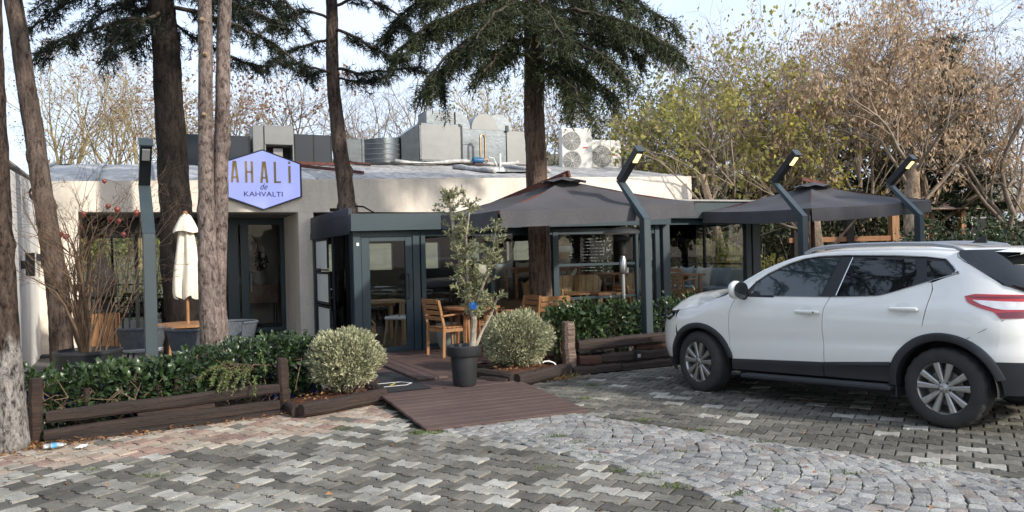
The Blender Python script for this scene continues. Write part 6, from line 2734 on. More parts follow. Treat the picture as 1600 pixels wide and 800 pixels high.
def leafmat(name, c1, c2, trans=.35, rough=.55, spec=.35, vs=1.6):
    """foliage: colour varies from leaf to leaf and in clumps"""
    m = bpy.data.materials.new(name)
    m.use_nodes = True
    n, l = m.node_tree.nodes, m.node_tree.links
    p = n['Principled BSDF']
    p.inputs['Roughness'].default_value = rough
    p.inputs['Specular IOR Level'].default_value = spec
    g = n.new('ShaderNodeNewGeometry')
    tc = n.new('ShaderNodeTexCoord')
    nz = n.new('ShaderNodeTexNoise')
    nz.inputs['Scale'].default_value = vs
    nz.inputs['Detail'].default_value = 3
    l.new(tc.outputs['Object'], nz.inputs['Vector'])
    ad = n.new('ShaderNodeMath')
    ad.operation = 'MULTIPLY_ADD'
    l.new(g.outputs['Random Per Island'], ad.inputs[0])
    ad.inputs[1].default_value = .55
    l.new(nz.outputs[0], ad.inputs[2])
    rp = n.new('ShaderNodeValToRGB')
    rp.color_ramp.elements[0].position = .40
    rp.color_ramp.elements[1].position = 1.05 if False else 1.0
    rp.color_ramp.elements[0].color = (*c1, 1)
    rp.color_ramp.elements[1].color = (*c2, 1)
    l.new(ad.outputs[0], rp.inputs[0])
    l.new(rp.outputs[0], p.inputs['Base Color'])
    tr = n.new('ShaderNodeBsdfTranslucent')
    l.new(rp.outputs[0], tr.inputs[0])
    mx = n.new('ShaderNodeMixShader')
    mx.inputs[0].default_value = trans
    l.new(p.outputs[0], mx.inputs[1])
    l.new(tr.outputs[0], mx.inputs[2])
    l.new(mx.outputs[0], n['Material Output'].inputs[0])
    return m


LM = {}
LM['needle'] = leafmat('cedar_needles', (.014, .024, .011), (.066, .085, .034), .15)
LM['needle_dark'] = leafmat('pine_needles', (.007, .013, .007), (.026, .038, .019), .12)
LM['cedar_far'] = leafmat('far_conifer_needles', (.012, .024, .012), (.045, .070, .030), .15)
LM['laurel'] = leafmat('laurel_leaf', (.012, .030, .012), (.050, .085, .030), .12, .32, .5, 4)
LM['laurel_lit'] = leafmat('laurel_leaf_lit', (.016, .036, .012), (.065, .10, .035), .15, .30, .5, 4)  # lighter copy of the laurel leaf, sunlight put into its colour
LM['box'] = leafmat('ball_bush_leaf', (.15, .16, .080), (.54, .54, .35), .2, .5, .4, 5)
LM['olive'] = leafmat('olive_leaf', (.14, .155, .075), (.36, .37, .21), .25, .5, .4, 4)
LM['tan'] = leafmat('dry_tan_leaf', (.34, .225, .135), (.70, .52, .35), .4)
LM['brown'] = leafmat('dry_brown_leaf', (.16, .08, .04), (.36, .20, .10), .35)
LM['seed'] = leafmat('seed_ball', (.12, .06, .045), (.28, .15, .11), .1)
LM['yg'] = leafmat('yellow_green_leaf', (.16, .165, .045), (.46, .42, .12), .45)
LM['yellow'] = leafmat('yellow_leaf', (.42, .32, .04), (.65, .52, .08), .45)
LM['dull'] = leafmat('dull_green_leaf', (.05, .065, .025), (.17, .18, .07), .35)
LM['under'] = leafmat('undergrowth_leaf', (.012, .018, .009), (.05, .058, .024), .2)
LM['straw'] = leafmat('straw_leaf', (.22, .16, .06), (.48, .38, .19), .35)
LM['litter'] = leafmat('leaf_litter', (.10, .045, .02), (.34, .18, .08), .1)
LM['grass'] = leafmat('grass_blade', (.06, .10, .02), (.20, .26, .07), .35)
BK = {}
BK['pine'] = bark('bark_pine', (.08, .055, .045), (.24, .175, .145), 16, .3)
BK['pine_red'] = bark('bark_twin_pine', (.074, .056, .049), (.32, .258, .23), 22, .5)
BK['dark'] = bark('bark_dark', (.010, .008, .007), (.038, .030, .026), 18, .25)
BK['grey'] = bark('bark_grey_brown', (.045, .033, .028), (.17, .13, .108), 17, .22)
BK['tall'] = bark('bark_tall', (.055, .038, .030), (.24, .165, .125), 20, .13)
BK['twig_y'] = pm('twig_yellow', (.25, .19, .085), .8, vs=3, col2=(.46, .37, .20))
BK['twig_t'] = pm('twig_tan', (.13, .095, .066), .8, vs=2, col2=(.36, .28, .20))
BK['twig_g'] = pm('twig_grey', (.11, .085, .065), .8, vs=3, col2=(.27, .21, .16))
BK['twig_d'] = pm('twig_dark', (.045, .032, .025), .85, vs=5, col2=(.11, .08, .06))
BK['shrub'] = pm('shrub_stem', (.07, .046, .030), .85, vs=9, col2=(.19, .125, .08), bump=.3)
BK['pale'] = bark('bark_pale', (.22, .15, .10), (.55, .42, .29), 7, .25, .7)


def trunk_mesh(pts, rad, mat, seed, n=22, step=.07, rough=.05, knots=()):
    """a trunk along pts with ridged, uneven bark"""
    pts = [Vector(p) for p in pts]
    P, Rr = [], []
    for i in range(len(pts) - 1):
        m = max(1, int((pts[i + 1] - pts[i]).length / step))
        for k in range(m):
            P.append(pts[i].lerp(pts[i + 1], k / m))
            Rr.append(rad[i] + (rad[i + 1] - rad[i]) * k / m)
    P.append(pts[-1])
    Rr.append(rad[-1])
    rows = []
    for p, r in zip(P, Rr):
        cx = .18 * r * mnoise.noise(Vector((p.z * .9, seed, 0)))
        cy = .18 * r * mnoise.noise(Vector((p.z * .9, seed, 9)))
        row = []
        for k in range(n):
            a = 2 * PI * k / n
            q = Vector((math.cos(a) * 3.2, math.sin(a) * 3.2, p.z * 2.0 + seed * 7))
            q2 = Vector((math.cos(a) * 7, math.sin(a) * 7, p.z * 9 + seed))
            rr = r * (1 + rough * 1.4 * mnoise.noise(q) + rough * 1.3 * mnoise.noise(q2))
            for kz, ka, kr in knots:
                rr += kr * math.exp(-((p.z - kz) / .06) ** 2 - ((a - ka + PI) % (2 * PI) - PI) ** 2 / .25)
            row.append((p.x + cx + rr * math.cos(a), p.y + cy + rr * math.sin(a), p.z))
        rows.append(row)
    mb = MB()
    mb.grid(rows, close=True)
    mb.f.append(list(range(n - 1, -1, -1)))
    mb.m.append(0)
    k0 = (len(rows) - 1) * n
    mb.f.append(list(range(k0, k0 + n)))
    mb.m.append(0)
    return mb.mesh('trunk', mat, True)


def conifer_crown(rng, limbs, dens=1.0, nl=.085, nw=.012, twigL=.42, droop=.5, matn='needle', barkm='twig_d', spread=1.0):
    """limbs: polylines (lists of points) carrying drooping needle sprays"""
    S0, S1, Ra, Rb = [], [], [], []
    TP, TD, TL = [], [], []
    for L in limbs:
        L = np.array(L, float)
        seg = np.diff(L, axis=0)
        ln = np.linalg.norm(seg, axis=1)
        tot = ln.sum()
        cum = np.concatenate([[0], np.cumsum(ln)])
        m = max(3, int(tot / .15))
        t = np.linspace(0, tot, m)
        Q = np.stack([np.interp(t, cum, L[:, k]) for k in range(3)], 1) + rng.normal(size=(m, 3)) * .012
        for i in range(m - 1):
            S0.append(Q[i]); S1.append(Q[i + 1])
            f0, f1 = 1 - .85 * i / m, 1 - .85 * (i + 1) / m
            Ra.append(.012 + .03 * f0 * min(1, tot / 3)); Rb.append(.012 + .03 * f1 * min(1, tot / 3))
        k = max(4, int(tot * 13 * dens))
        tt = rng.uniform(.12, 1, k) * tot
        o = np.stack([np.interp(tt, cum, L[:, c]) for c in range(3)], 1)
        d = np.stack([np.interp(tt, (cum[:-1] + cum[1:]) / 2, nrm(seg)[:, c]) for c in range(3)], 1)
        side = nrm(np.cross(d, np.array([[0, 0, 1.0]])))
        sg = rng.choice([-1, 1], k)[:, None]
        td = nrm(d * rng.uniform(.3, .9, (k, 1)) + side * sg * rng.uniform(.3, 1, (k, 1)) * spread - np.array([[0, 0, 1.0]]) * rng.uniform(.0, 1.0, (k, 1)) * droop)
        TP.append(o); TD.append(td); TL.append(twigL * rng.uniform(.45, 1.25, k) * (1.05 - .35 * tt / tot))
    TP, TD, TL = np.concatenate(TP), np.concatenate(TD), np.concatenate(TL)
    # each twig bends down: three pieces, and carries side shoots
    pts = [TP]
    d = TD.copy()
    for q in range(3):
        pts.append(pts[-1] + d * (TL / 3)[:, None])
        d = nrm(d + np.array([[0, 0, -1.0]]) * .33 * droop + rng.normal(size=d.shape) * .12)
    for q in range(3):
        S0 += list(pts[q]); S1 += list(pts[q + 1])
        Ra += [.006 - .0013 * q] * len(TP); Rb += [.006 - .0013 * (q + 1)] * len(TP)
    A, B = [], []
    for q in range(3):
        A.append(pts[q]); B.append(pts[q + 1])
        ns = 3
        for s in range(ns):
            f = rng.uniform(0, 1, (len(TP), 1))
            o = pts[q] * (1 - f) + pts[q + 1] * f
            dd = nrm(nrm(pts[q + 1] - pts[q]) * .7 + rng.normal(size=o.shape) * .6 - np.array([[0, 0, .25 * droop]]))
            A.append(o); B.append(o + dd * (rng.uniform(.05, .14, (len(TP), 1)) * twigL / .42))
    A, B = np.concatenate(A), np.concatenate(B)
    nb = 5
    f = rng.uniform(0, 1, (len(A), nb, 1))
    P = A[:, None] * (1 - f) + B[:, None] * f
    ax = nrm(B - A)[:, None]
    D = ax * .75 + rng.normal(size=P.shape) * .5
    P, D = P.reshape(-1, 3), D.reshape(-1, 3)
    vb = blades_np(P, D, nl * rng.uniform(.6, 1.2, len(P)), nw, rng)
    vt = tubes_np(S0, S1, Ra, Rb, 4)
    return vb, vt, LM[matn], BK[barkm]


def limb(p, az, L, rise, droop, rng, n=7):
    pts = []
    for i in range(n + 1):
        t = i / n
        a = az + .25 * (rng.random() - .5) * t
        pts.append((p[0] + math.cos(a) * L * t, p[1] + math.sin(a) * L * t, p[2] + rise * L * t - droop * L * t * t))
    return pts


def conifer(name, lb, group, trunk, rad, bmat, seed, limbs, knots=(), **kw):
    base = Vector(trunk[0])
    t = thing(name, lb, 'tree', base, 0, group)
    me = trunk_mesh([Vector(p) - base for p in trunk], rad, bmat, seed, knots=knots)
    tr = link('trunk', me, t)
    rng = np.random.default_rng(seed)
    if limbs:
        lm = [[tuple(np.array(q) - np.array(base)) for q in L] for L in limbs]
        (vb, fb), (vt, ft), m1, m2 = conifer_crown(rng, lm, **kw)
        link('crown', np_mesh('crown', vb, [fb], m1), t)
        link('branches', np_mesh('branches', vt, [ft], m2, True), t)
    return t


def stubs(t, lst, mat):
    for (p, d, L, r) in lst:
        mb = MB()
        p, d = Vector(p), Vector(d)
        mb.tube([p, p + d * L * .6, p + d * L], [r * 1.2, r, r * .85], 8)
        mb.build('branch_stub', mat, t, smooth='auto')


rg = np.random.default_rng(3)
P_ = lambda px, py, Y: tuple(YP(px, py, Y))


def pxlimb(pts):
    """limb through photo points at given distances"""
    return [P_(*q) for q in pts]


# --- pine at the far left edge, lower bark grey, upper bark dark
BK['edge'] = bark('bark_edge_pine', (.04, .035, .032), (.40, .375, .35), 22, .42)
nt_ = BK['edge'].node_tree
pr_ = nt_.nodes['Principled BSDF']
tc_ = nt_.nodes.new('ShaderNodeTexCoord')
sp_ = nt_.nodes.new('ShaderNodeSeparateXYZ')
nt_.links.new(tc_.outputs['Object'], sp_.inputs[0])
nz_ = nt_.nodes.new('ShaderNodeTexNoise')
nz_.inputs['Scale'].default_value = 5
ma_ = nt_.nodes.new('ShaderNodeMath')
ma_.operation = 'MULTIPLY_ADD'
nt_.links.new(nz_.outputs[0], ma_.inputs[0])
ma_.inputs[1].default_value = .5
nt_.links.new(sp_.outputs[2], ma_.inputs[2])
mr_ = nt_.nodes.new('ShaderNodeMapRange')
mr_.inputs[1].default_value = 1.08
mr_.inputs[2].default_value = 1.2
nt_.links.new(ma_.outputs[0], mr_.inputs[0])
mx_ = nt_.nodes.new('ShaderNodeMix')
mx_.data_type = 'RGBA'
nt_.links.new(mr_.outputs[0], mx_.inputs[0])
src_ = pr_.inputs['Base Color'].links[0].from_socket
nt_.links.new(src_, mx_.inputs[6])
vm_ = nt_.nodes.new('ShaderNodeVectorMath')
vm_.operation = 'MULTIPLY'
vm_.inputs[1].default_value = (.26, .2, .17)
nt_.links.new(src_, vm_.inputs[0])
nt_.links.new(vm_.outputs[0], mx_.inputs[7])
nt_.links.new(mx_.outputs[2], pr_.inputs['Base Color'])
TOP1 = [limb((-4.6, 6.98, 6.3 + .35 * k), a_, 3.0 - .12 * k, .25, .18, rg) for k, a_ in enumerate((0, 2.1, 4.2, 1.0, 3.2, 5.4, .4, 2.6, 4.8, 1.5, 3.7))]
conifer('pine_tree', 'thick rough pine with grey lower bark and dark upper bark', 'pine trees in front of the restaurant',
        [(-4.43, 6.9, -.02), (-4.43, 6.9, .25), (-4.47, 6.9, 1.2), (-4.56, 6.95, 3.0), (-4.62, 7.0, 10.3)], [.185, .152, .145, .135, .09], BK['edge'], 1, TOP1, knots=((1.8, .2, .03), (1.1, 5.5, .02)), matn='needle_dark', dens=1.3)
def top_limbs(x, y, z0, z1, L, seed, n=14):
    r_ = np.random.default_rng(seed)
    return [limb((x, y, z0 + (z1 - z0) * k / n), r_.uniform(0, 2 * PI), L * (1 - .45 * k / n) * r_.uniform(.7, 1.1), .22, .22, r_) for k in range(n)]


# --- leaning pine
p0, p1, p2, p3 = YP(100, 575, 11.0), YP(93, 480, 11.0), YP(60, 250, 11.05), YP(20, 0, 11.1)
t = conifer('pine_tree', 'slender pine trunk leaning to the left in front of the white wall', 'pine trees in front of the restaurant',
            [(p0.x, p0.y, 0), (p1.x, p1.y, p1.z), (p2.x, p2.y, p2.z), (p3.x, p3.y, p3.z), (p3.x - .25, p3.y, p3.z + 3.7)], [.165, .145, .125, .115, .08], BK['grey'], 2,
            top_limbs(p3.x - .15, p3.y, p3.z + .9, p3.z + 3.6, 2.0, 91), knots=((2.45, 0, .04), (3.1, 4, .03)), matn='needle_dark', dens=1.0)
# --- thick dark trunk behind the lamp, with drooping dark branches on both sides
D0, D1_, D2_ = YP(287, 520, 13.0), YP(275, 330, 13.0), YP(253, 0, 13.05)
lm = [pxlimb([(255, 30, 13), (200, 28, 12.8), (150, 45, 12.6), (100, 60, 12.5), (55, 85, 12.4)]),
      pxlimb([(252, 5, 13), (200, -25, 13), (140, -10, 13), (90, 10, 13), (45, 45, 13)]),
      pxlimb([(255, 20, 13), (225, 30, 12.2), (190, 50, 11.8), (160, 85, 11.6)]),
      pxlimb([(258, 40, 13), (230, 55, 13.2), (205, 80, 13.4)]),
      pxlimb([(252, -10, 13), (210, -5, 14), (150, 25, 14.5), (105, 65, 14.8)]),
      pxlimb([(258, 10, 13), (310, 20, 13.2), (370, 40, 13.5), (430, 70, 13.8), (490, 120, 14)]),
      pxlimb([(258, -20, 13), (330, -10, 12.6), (390, 15, 12.4), (450, 45, 12.3)]),
      pxlimb([(258, -30, 13), (340, -20, 14), (420, 0, 14.6), (480, 50, 15)]),
      pxlimb([(258, 30, 13), (300, 55, 13.5), (350, 85, 13.8), (410, 105, 14)]),
      pxlimb([(256, -60, 13), (180, -60, 13.4), (110, -30, 13.8), (60, 10, 14)]),
      pxlimb([(256, -60, 13), (330, -60, 12.8), (410, -30, 12.6), (465, 20, 12.5)]),
      pxlimb([(256, 0, 13), (225, 15, 14), (180, 60, 14.6), (160, 95, 15)])]
for k in range(8):
    lm.append(limb((D2_.x, D2_.y, D2_.z + .3 + .3 * k), rg.uniform(0, 2 * PI), 2.2 - .15 * k, .12, .3, rg))
conifer('pine_tree', 'thick almost black trunk behind the closed parasol, with dark drooping branches', 'pine trees in front of the restaurant',
        [(D0.x, D0.y, .0), (D0.x, D0.y, .5), tuple(D1_), tuple(D2_), (D2_.x, D2_.y, D2_.z + 3)], [.33, .29, .25, .20, .10], BK['dark'], 3, lm, dens=1.8, matn='needle_dark', nl=.10, nw=.015, droop=.6, twigL=.5)
# --- twin pines
T0, T1_, T2_ = YP(331, 560, 9.35), YP(322, 300, 9.35), YP(320, 0, 9.35)
t = conifer('pine_tree', 'twin pine trunk, the straight left stem with flaky reddish bark and cut knots', 'pine trees in front of the restaurant',
            [(T0.x, T0.y, 0), (T0.x, T0.y, .35), tuple(T1_), tuple(T2_), (T2_.x, T2_.y, T2_.z + 4.8)], [.18, .145, .088, .078, .05], BK['pine_red'], 4, top_limbs(T2_.x, T2_.y, T2_.z + 1.6, T2_.z + 4.7, 2.3, 92, 16), knots=((2.9, 4.6, .03), (3.4, 5, .025), (2.2, 4, .025), (4.2, 4.9, .03)), matn='needle_dark', dens=1.0)
b0 = Vector((T0.x, T0.y, 0))
stubs(t, [(YP(320, 180, 9.26) - b0, (.1, -1, .25), .05, .022), (YP(318, 32, 9.27) - b0, (0, -1, .2), .05, .024), (YP(322, 85, 9.27) - b0, (-.1, -1, .2), .045, .02)], BK['pale'])
U0, U1, U2 = YP(338, 470, 9.55), YP(346, 260, 9.5), YP(351, 0, 9.5)
t = conifer('pine_tree', 'twin pine trunk, the right stem with flaky reddish bark beside the blue sign', 'pine trees in front of the restaurant',
            [(U0.x, U0.y, 0), tuple(U0), tuple(U1), tuple(U2), (U2.x + .05, U2.y, U2.z + 4.2)], [.14, .11, .088, .077, .05], BK['pine_red'], 5, top_limbs(U2.x, U2.y, U2.z + 1.5, U2.z + 4.1, 2.1, 93), knots=((3.0, 0, .03), (2.3, 3.4, .03)), matn='needle_dark', dens=1.0)
# --- pine rising through the pavilion roof
V0 = BW(.30, 1.55)
V1, V2 = YP(522, 150, V0.y), YP(517, 0, V0.y)
lm = [pxlimb([(520, 105, 14), (560, 115, 13.9), (610, 110, 13.7), (660, 105, 13.5)]),
      pxlimb([(520, 45, 14), (560, 60, 13.7), (600, 85, 13.5), (640, 95, 13.4)]),
      pxlimb([(518, 10, 14), (570, -5, 14), (620, 20, 14), (650, 60, 14)]),
      pxlimb([(520, 120, 14), (555, 128, 14.4), (590, 122, 14.8)]),
      pxlimb([(518, 30, 14), (480, 15, 13.8), (440, 30, 13.6), (395, 60, 13.4)]),
      pxlimb([(520, 115, 14), (505, 110, 13.7), (480, 105, 13.3), (440, 95, 13)]),
      pxlimb([(518, 60, 14), (480, 70, 14.3), (440, 85, 14.6), (415, 110, 14.8)]),
      pxlimb([(518, -10, 14), (560, -30, 13.8), (610, -20, 13.5)]), pxlimb([(518, -20, 14), (470, -40, 14), (420, -20, 14), (390, 10, 14)])]
for k in range(6):
    lm.append(limb((V2.x, V2.y, V2.z + .3 + .35 * k), rg.uniform(0, 2 * PI), 1.9 - .15 * k, .12, .25, rg))
t = conifer('pine_tree', 'slim brown pine growing up through the roof of the glass pavilion', 'pine trees in front of the restaurant',
            [(V0.x, V0.y, 0), (V0.x, V0.y, 2.3), (V0.x - .02, V0.y, 2.6), (V1.x, V1.y, V1.z), (V2.x, V2.y, V2.z), (V2.x, V2.y, V2.z + 2.6)], [.19, .18, .15, .115, .10, .06], BK['grey'], 6, lm,
            knots=((3.15, 0, .05), (3.05, 5.6, .04), (2.5, .6, .05), (2.5, 3.2, .04)), dens=1.3, matn='needle_dark', nl=.13, nw=.013, droop=.35, twigL=.42)
b0 = Vector((V0.x, V0.y, 0))
mb = MB()
mb.tube([Vector((.12, -.05, 2.52)), Vector((.3, -.1, 2.50)), Vector((.5, -.12, 2.38))], .015, 6)
mb.tube([Vector((-.12, -.05, 2.46)), Vector((-.3, -.06, 2.46))], .03, 6)
mb.build('branch_stub', BK['dark'], t)
# --- tall trunk with the big drooping crown
tx, ty = .475, 13.6
W1, W2 = YP(835, 180, ty), YP(832, 0, ty)
lm = []
Yc = ty
lm += [pxlimb([(834, 20, 13.6), (900, 15, 13.2), (970, 30, 12.8), (1030, 60, 12.5), (1066, 85, 12.3)]),
       pxlimb([(834, 50, 13.6), (890, 60, 13.0), (940, 85, 12.4), (985, 130, 12.0)]),
       pxlimb([(834, 80, 13.6), (880, 92, 13.2), (920, 115, 13.0), (960, 150, 12.8)]),
       pxlimb([(834, 75, 13.6), (870, 80, 14.2), (905, 100, 14.8), (930, 140, 15.2)]),
       pxlimb([(834, -10, 13.6), (910, -20, 13.6), (990, 0, 13.6), (1055, 40, 13.6)]),
       pxlimb([(834, 30, 13.6), (900, 30, 14.4), (970, 50, 15.0), (1040, 75, 15.5)]),
       pxlimb([(834, 85, 13.6), (870, 110, 12.9), (895, 140, 12.4), (910, 165, 12.0)]),
       pxlimb([(834, 10, 13.6), (780, -5, 13.2), (720, 15, 12.8), (660, 45, 12.5), (615, 85, 12.3)]),
       pxlimb([(834, 40, 13.6), (790, 40, 13.0), (735, 60, 12.4), (690, 95, 12.0), (660, 140, 11.8)]),
       pxlimb([(834, 85, 13.6), (790, 82, 13.4), (745, 78, 13.3), (705, 95, 13.2), (670, 130, 13.1)]),
       pxlimb([(834, -15, 13.6), (770, -30, 14), (700, -20, 14.4), (640, 10, 14.8), (600, 60, 15)]),
       pxlimb([(834, 20, 13.6), (770, 15, 14.2), (710, 30, 14.8), (650, 70, 15.2)]),
       pxlimb([(834, 55, 13.6), (805, 65, 12.8), (780, 85, 12.2), (755, 110, 11.8)]),
       pxlimb([(834, 5, 13.6), (845, 10, 12.8), (860, 25, 12.0), (880, 60, 11.4)]),
       pxlimb([(834, 0, 13.6), (800, 5, 12.6), (770, 25, 11.9), (745, 60, 11.4)]),
       pxlimb([(834, -40, 13.6), (870, -45, 13), (930, -30, 12.4), (980, 5, 12.0)]),
       pxlimb([(834, -40, 13.6), (780, -50, 13), (720, -35, 12.4), (670, 0, 12.0)]),
       pxlimb([(834, 60, 13.6), (870, 50, 13.3), (940, 55, 13.1), (1000, 85, 12.9)]),
       pxlimb([(700, 95, 13.2), (690, 120, 13.2), (695, 150, 13.2)]),
       pxlimb([(880, 95, 13.2), (885, 130, 13.2), (890, 160, 13.2)])]
for k in range(10):
    lm.append(limb((tx, ty, W2.z + .4 + .3 * k), rg.uniform(0, 2 * PI), 2.6 - .14 * k, .10, .28, rg))
t = conifer('cedar_tree', 'straight brown trunk with a big drooping dark green crown over the parasol', 'pine trees in front of the restaurant',
            [(tx, ty, 0), (tx, ty, .4), (tx - .0, ty, 1.6), tuple(W1), tuple(W2), (W2.x, W2.y, W2.z + 3.5)], [.24, .205, .19, .175, .165, .09], BK['tall'], 7, lm, knots=((3.6, 4.2, .03),), dens=2.6, matn='needle', nl=.10, nw=.016, droop=.85, twigL=.62, spread=1.0)
b0 = Vector((tx, ty, 0))
stubs(t, [(YP(826, 168, 13.43) - b0, (-.2, -1, .1), .05, .025)], BK['pale'])


# ------------------------------------------------------------------ leafy hedges: single leaves near the viewer, the mass as one part
def leaf_geo(L, Wd, curl=.12):
    P = []
    for i, (t_, w_) in enumerate(((0, .06), (.3, .85), (.62, 1.0), (.88, .5), (1, .02))):
        z = curl * L * math.sin(PI * t_ * .9) - .05 * L * t_ * t_
        P.append([(t_ * L, -w_ * Wd / 2, z + .16 * Wd * w_), (t_ * L, 0, z), (t_ * L, w_ * Wd / 2, z + .16 * Wd * w_)])
    mb = MB()
    mb.grid(P)
    return mb


def hedge(name, lb, base, blobs, nleaf, nsingle, L, mat, seed, group, stems=12, front=(0, -1, 0)):
    """blobs: ellipsoids (centre, radii) that carry the foliage"""
    rng = np.random.default_rng(seed)
    t = thing(name, lb, 'hedge', base, 0, group)
    w = np.array([b[1][0] * b[1][2] for b in blobs])
    w = w / w.sum()
    pts, dirs = [], []
    for b, f in zip(blobs, w):
        n = int(nleaf * f)
        d = nrm(rng.normal(size=(n, 3)))
        rr = rng.uniform(.55, 1.05, (n, 1)) ** .6
        lump = 1 + .16 * np.sin(d[:, :1] * 7 + seed) * np.cos(d[:, 2:3] * 6) + .08 * np.sin(d[:, 1:2] * 13)
        p = np.array(b[0]) + d * np.array(b[1]) * rr * lump
        pts.append(p)
        dirs.append(nrm(d * .6 + rng.normal(size=(n, 3)) * .55 + np.array([[0, 0, .18]])))
    P, D = np.concatenate(pts), np.concatenate(dirs)
    k = P[:, 2] > .03
    P, D = P[k], D[k]
    lg = leaf_geo(L, L * .5)
    me = lg.mesh('leaf', mat, True)
    score = P[:, 1] * 1.0 + rng.normal(size=len(P)) * .05 - P[:, 2] * .1
    order = np.argsort(score)
    for i in order[:nsingle]:
        d = Vector(D[i])
        o = link('leaf', me, t, tuple(P[i]))
        s_ = .75 + .5 * rng.random()
        o.scale = (s_, s_, s_)
        q = d.to_track_quat('X', 'Z').to_euler()
        o.rotation_euler = (q.x + rng.normal() * .5, q.y, q.z)
    rest = order[nsingle:]
    LV_ = np.array(lg.v)
    LF = np.array(lg.f)
    d = D[rest]
    up = nrm(rng.normal(size=d.shape) * .5 + np.array([[0, -.3, 1.0]]))
    s = nrm(np.cross(up, d))
    u = np.cross(d, s)
    sc = rng.uniform(.7, 1.2, (len(rest), 1, 1))
    V = P[rest][:, None] + sc * (d[:, None] * LV_[None, :, :1] + s[:, None] * LV_[None, :, 1:2] + u[:, None] * LV_[None, :, 2:3])
    Fq = (np.arange(len(rest)) * len(LV_))[:, None, None] + LF[None]
    o = link('foliage', np_mesh('foliage', V.reshape(-1, 3), [Fq.reshape(-1, 4)], mat, True), t)
    tag(o, kind='stuff')
    S0, S1, R0_, R1_ = [], [], [], []
    for i in range(stems):
        b = blobs[rng.integers(len(blobs))]
        a = np.array([b[0][0] + rng.normal() * b[1][0] * .5, b[0][1] + rng.normal() * b[1][1] * .4, 0.0])
        prev = a
        for q in range(4):
            nx = prev + np.array([rng.normal() * .08, rng.normal() * .06, b[0][2] * 1.25 / 4.5])
            S0.append(prev); S1.append(nx); R0_.append(.012 - .002 * q); R1_.append(.012 - .002 * (q + 1))
            for z in range(2):
                S0.append(nx); S1.append(nx + rng.normal(size=3) * .13); R0_.append(.006); R1_.append(.003)
            prev = nx
    v, f = tubes_np(S0, S1, R0_, R1_, 5)
    tag(link('stems', np_mesh('stems', v, [f], BK['shrub'], True), t), kind='stuff')
    return t


def blob_row(pts, base):
    return [((x - base[0], y - base[1], z), r) for x, y, z, r in pts]


hg = 'laurel hedges behind the log fences'
b1 = (-3.95, 7.75, 0)
hedge('laurel_hedge', 'glossy laurel hedge between the thick edge pine and the unlit lamp post', b1, blob_row([(-4.55, 7.55, .33, (.34, .28, .27)), (-4.15, 7.75, .34, (.36, .30, .26)), (-3.75, 7.95, .34, (.36, .30, .25)), (-3.45, 8.1, .35, (.30, .26, .25)), (-4.0, 8.2, .36, (.6, .3, .22))], b1), 3000, 260, .085, LM['laurel'], 11, hg, 22)
b1 = (-2.95, 8.45, 0)
hedge('laurel_hedge', 'denser small leaved laurel hedge behind the fence, right of the unlit lamp post', b1, blob_row([(-3.35, 8.4, .41, (.34, .3, .28)), (-2.98, 8.5, .45, (.36, .3, .31)), (-2.6, 8.7, .47, (.34, .3, .32)), (-2.4, 8.72, .44, (.26, .26, .32)), (-2.9, 8.9, .48, (.6, .3, .26))], b1), 4600, 260, .062, LM['laurel'], 12, hg, 20)
b1 = (1.3, 11.15, 0)
hedge('laurel_hedge', 'glossy green hedge behind the log wall, between the tall trunk and the lit lamp', b1, blob_row([(.62, 10.95, .54, (.30, .3, .34)), (.98, 11.0, .58, (.36, .3, .33)), (1.4, 11.2, .58, (.38, .3, .32)), (1.75, 11.4, .55, (.30, .3, .30)), (.8, 11.3, .5, (.4, .3, .3))], b1), 3000, 200, .085, LM['laurel_lit'], 13, hg, 18)
b1 = (3.0, 12.1, 0)
hedge('laurel_hedge', 'green hedge behind the nose of the white car, right of the lit lamp', b1, blob_row([(2.25, 11.6, .54, (.32, .3, .36)), (2.7, 11.85, .58, (.4, .3, .34)), (3.2, 12.15, .56, (.4, .3, .34)), (3.7, 12.45, .54, (.4, .3, .32)), (4.3, 12.8, .52, (.5, .3, .32)), (5.0, 13.2, .5, (.5, .3, .3))], b1), 3800, 160, .08, LM['laurel_lit'], 14, hg, 22)

# hanging light green sprig over the left fence
q = YP(372, 615, 8.1)
t = thing('weeping_sprig', 'light green feathery sprig hanging over the left log fence', 'plant', (q.x, q.y, .45))
rng = np.random.default_rng(5)
A, B = [], []
for k in range(16):
    p = np.array([rng.normal() * .14, rng.normal() * .05, .05 + rng.normal() * .05])
    d = np.array([rng.normal() * .5, -.4, .15])
    for s in range(6):
        nx = p + nrm(d[None])[0] * .05
        A.append(p); B.append(nx)
        d = d + np.array([0, -.02, -.28])
        p = nx
A, B = np.array(A), np.array(B)
f = rng.uniform(0, 1, (len(A), 9, 1))
Pn = (A[:, None] * (1 - f) + B[:, None] * f).reshape(-1, 3)
Dn = (nrm(B - A)[:, None] * .6 + rng.normal(size=(len(A), 9, 3)) * .6).reshape(-1, 3)
v, fc = leaves_np(Pn, Dn, .035, .012, rng)
link('foliage', np_mesh('foliage', v, [fc], leafmat('sprig_leaf', (.07, .11, .03), (.2, .26, .09), .3)), t)
v, fc = tubes_np(A, B, np.full(len(A), .004), np.full(len(A), .003), 4)
link('stems', np_mesh('stems', v, [fc], BK['shrub']), t)


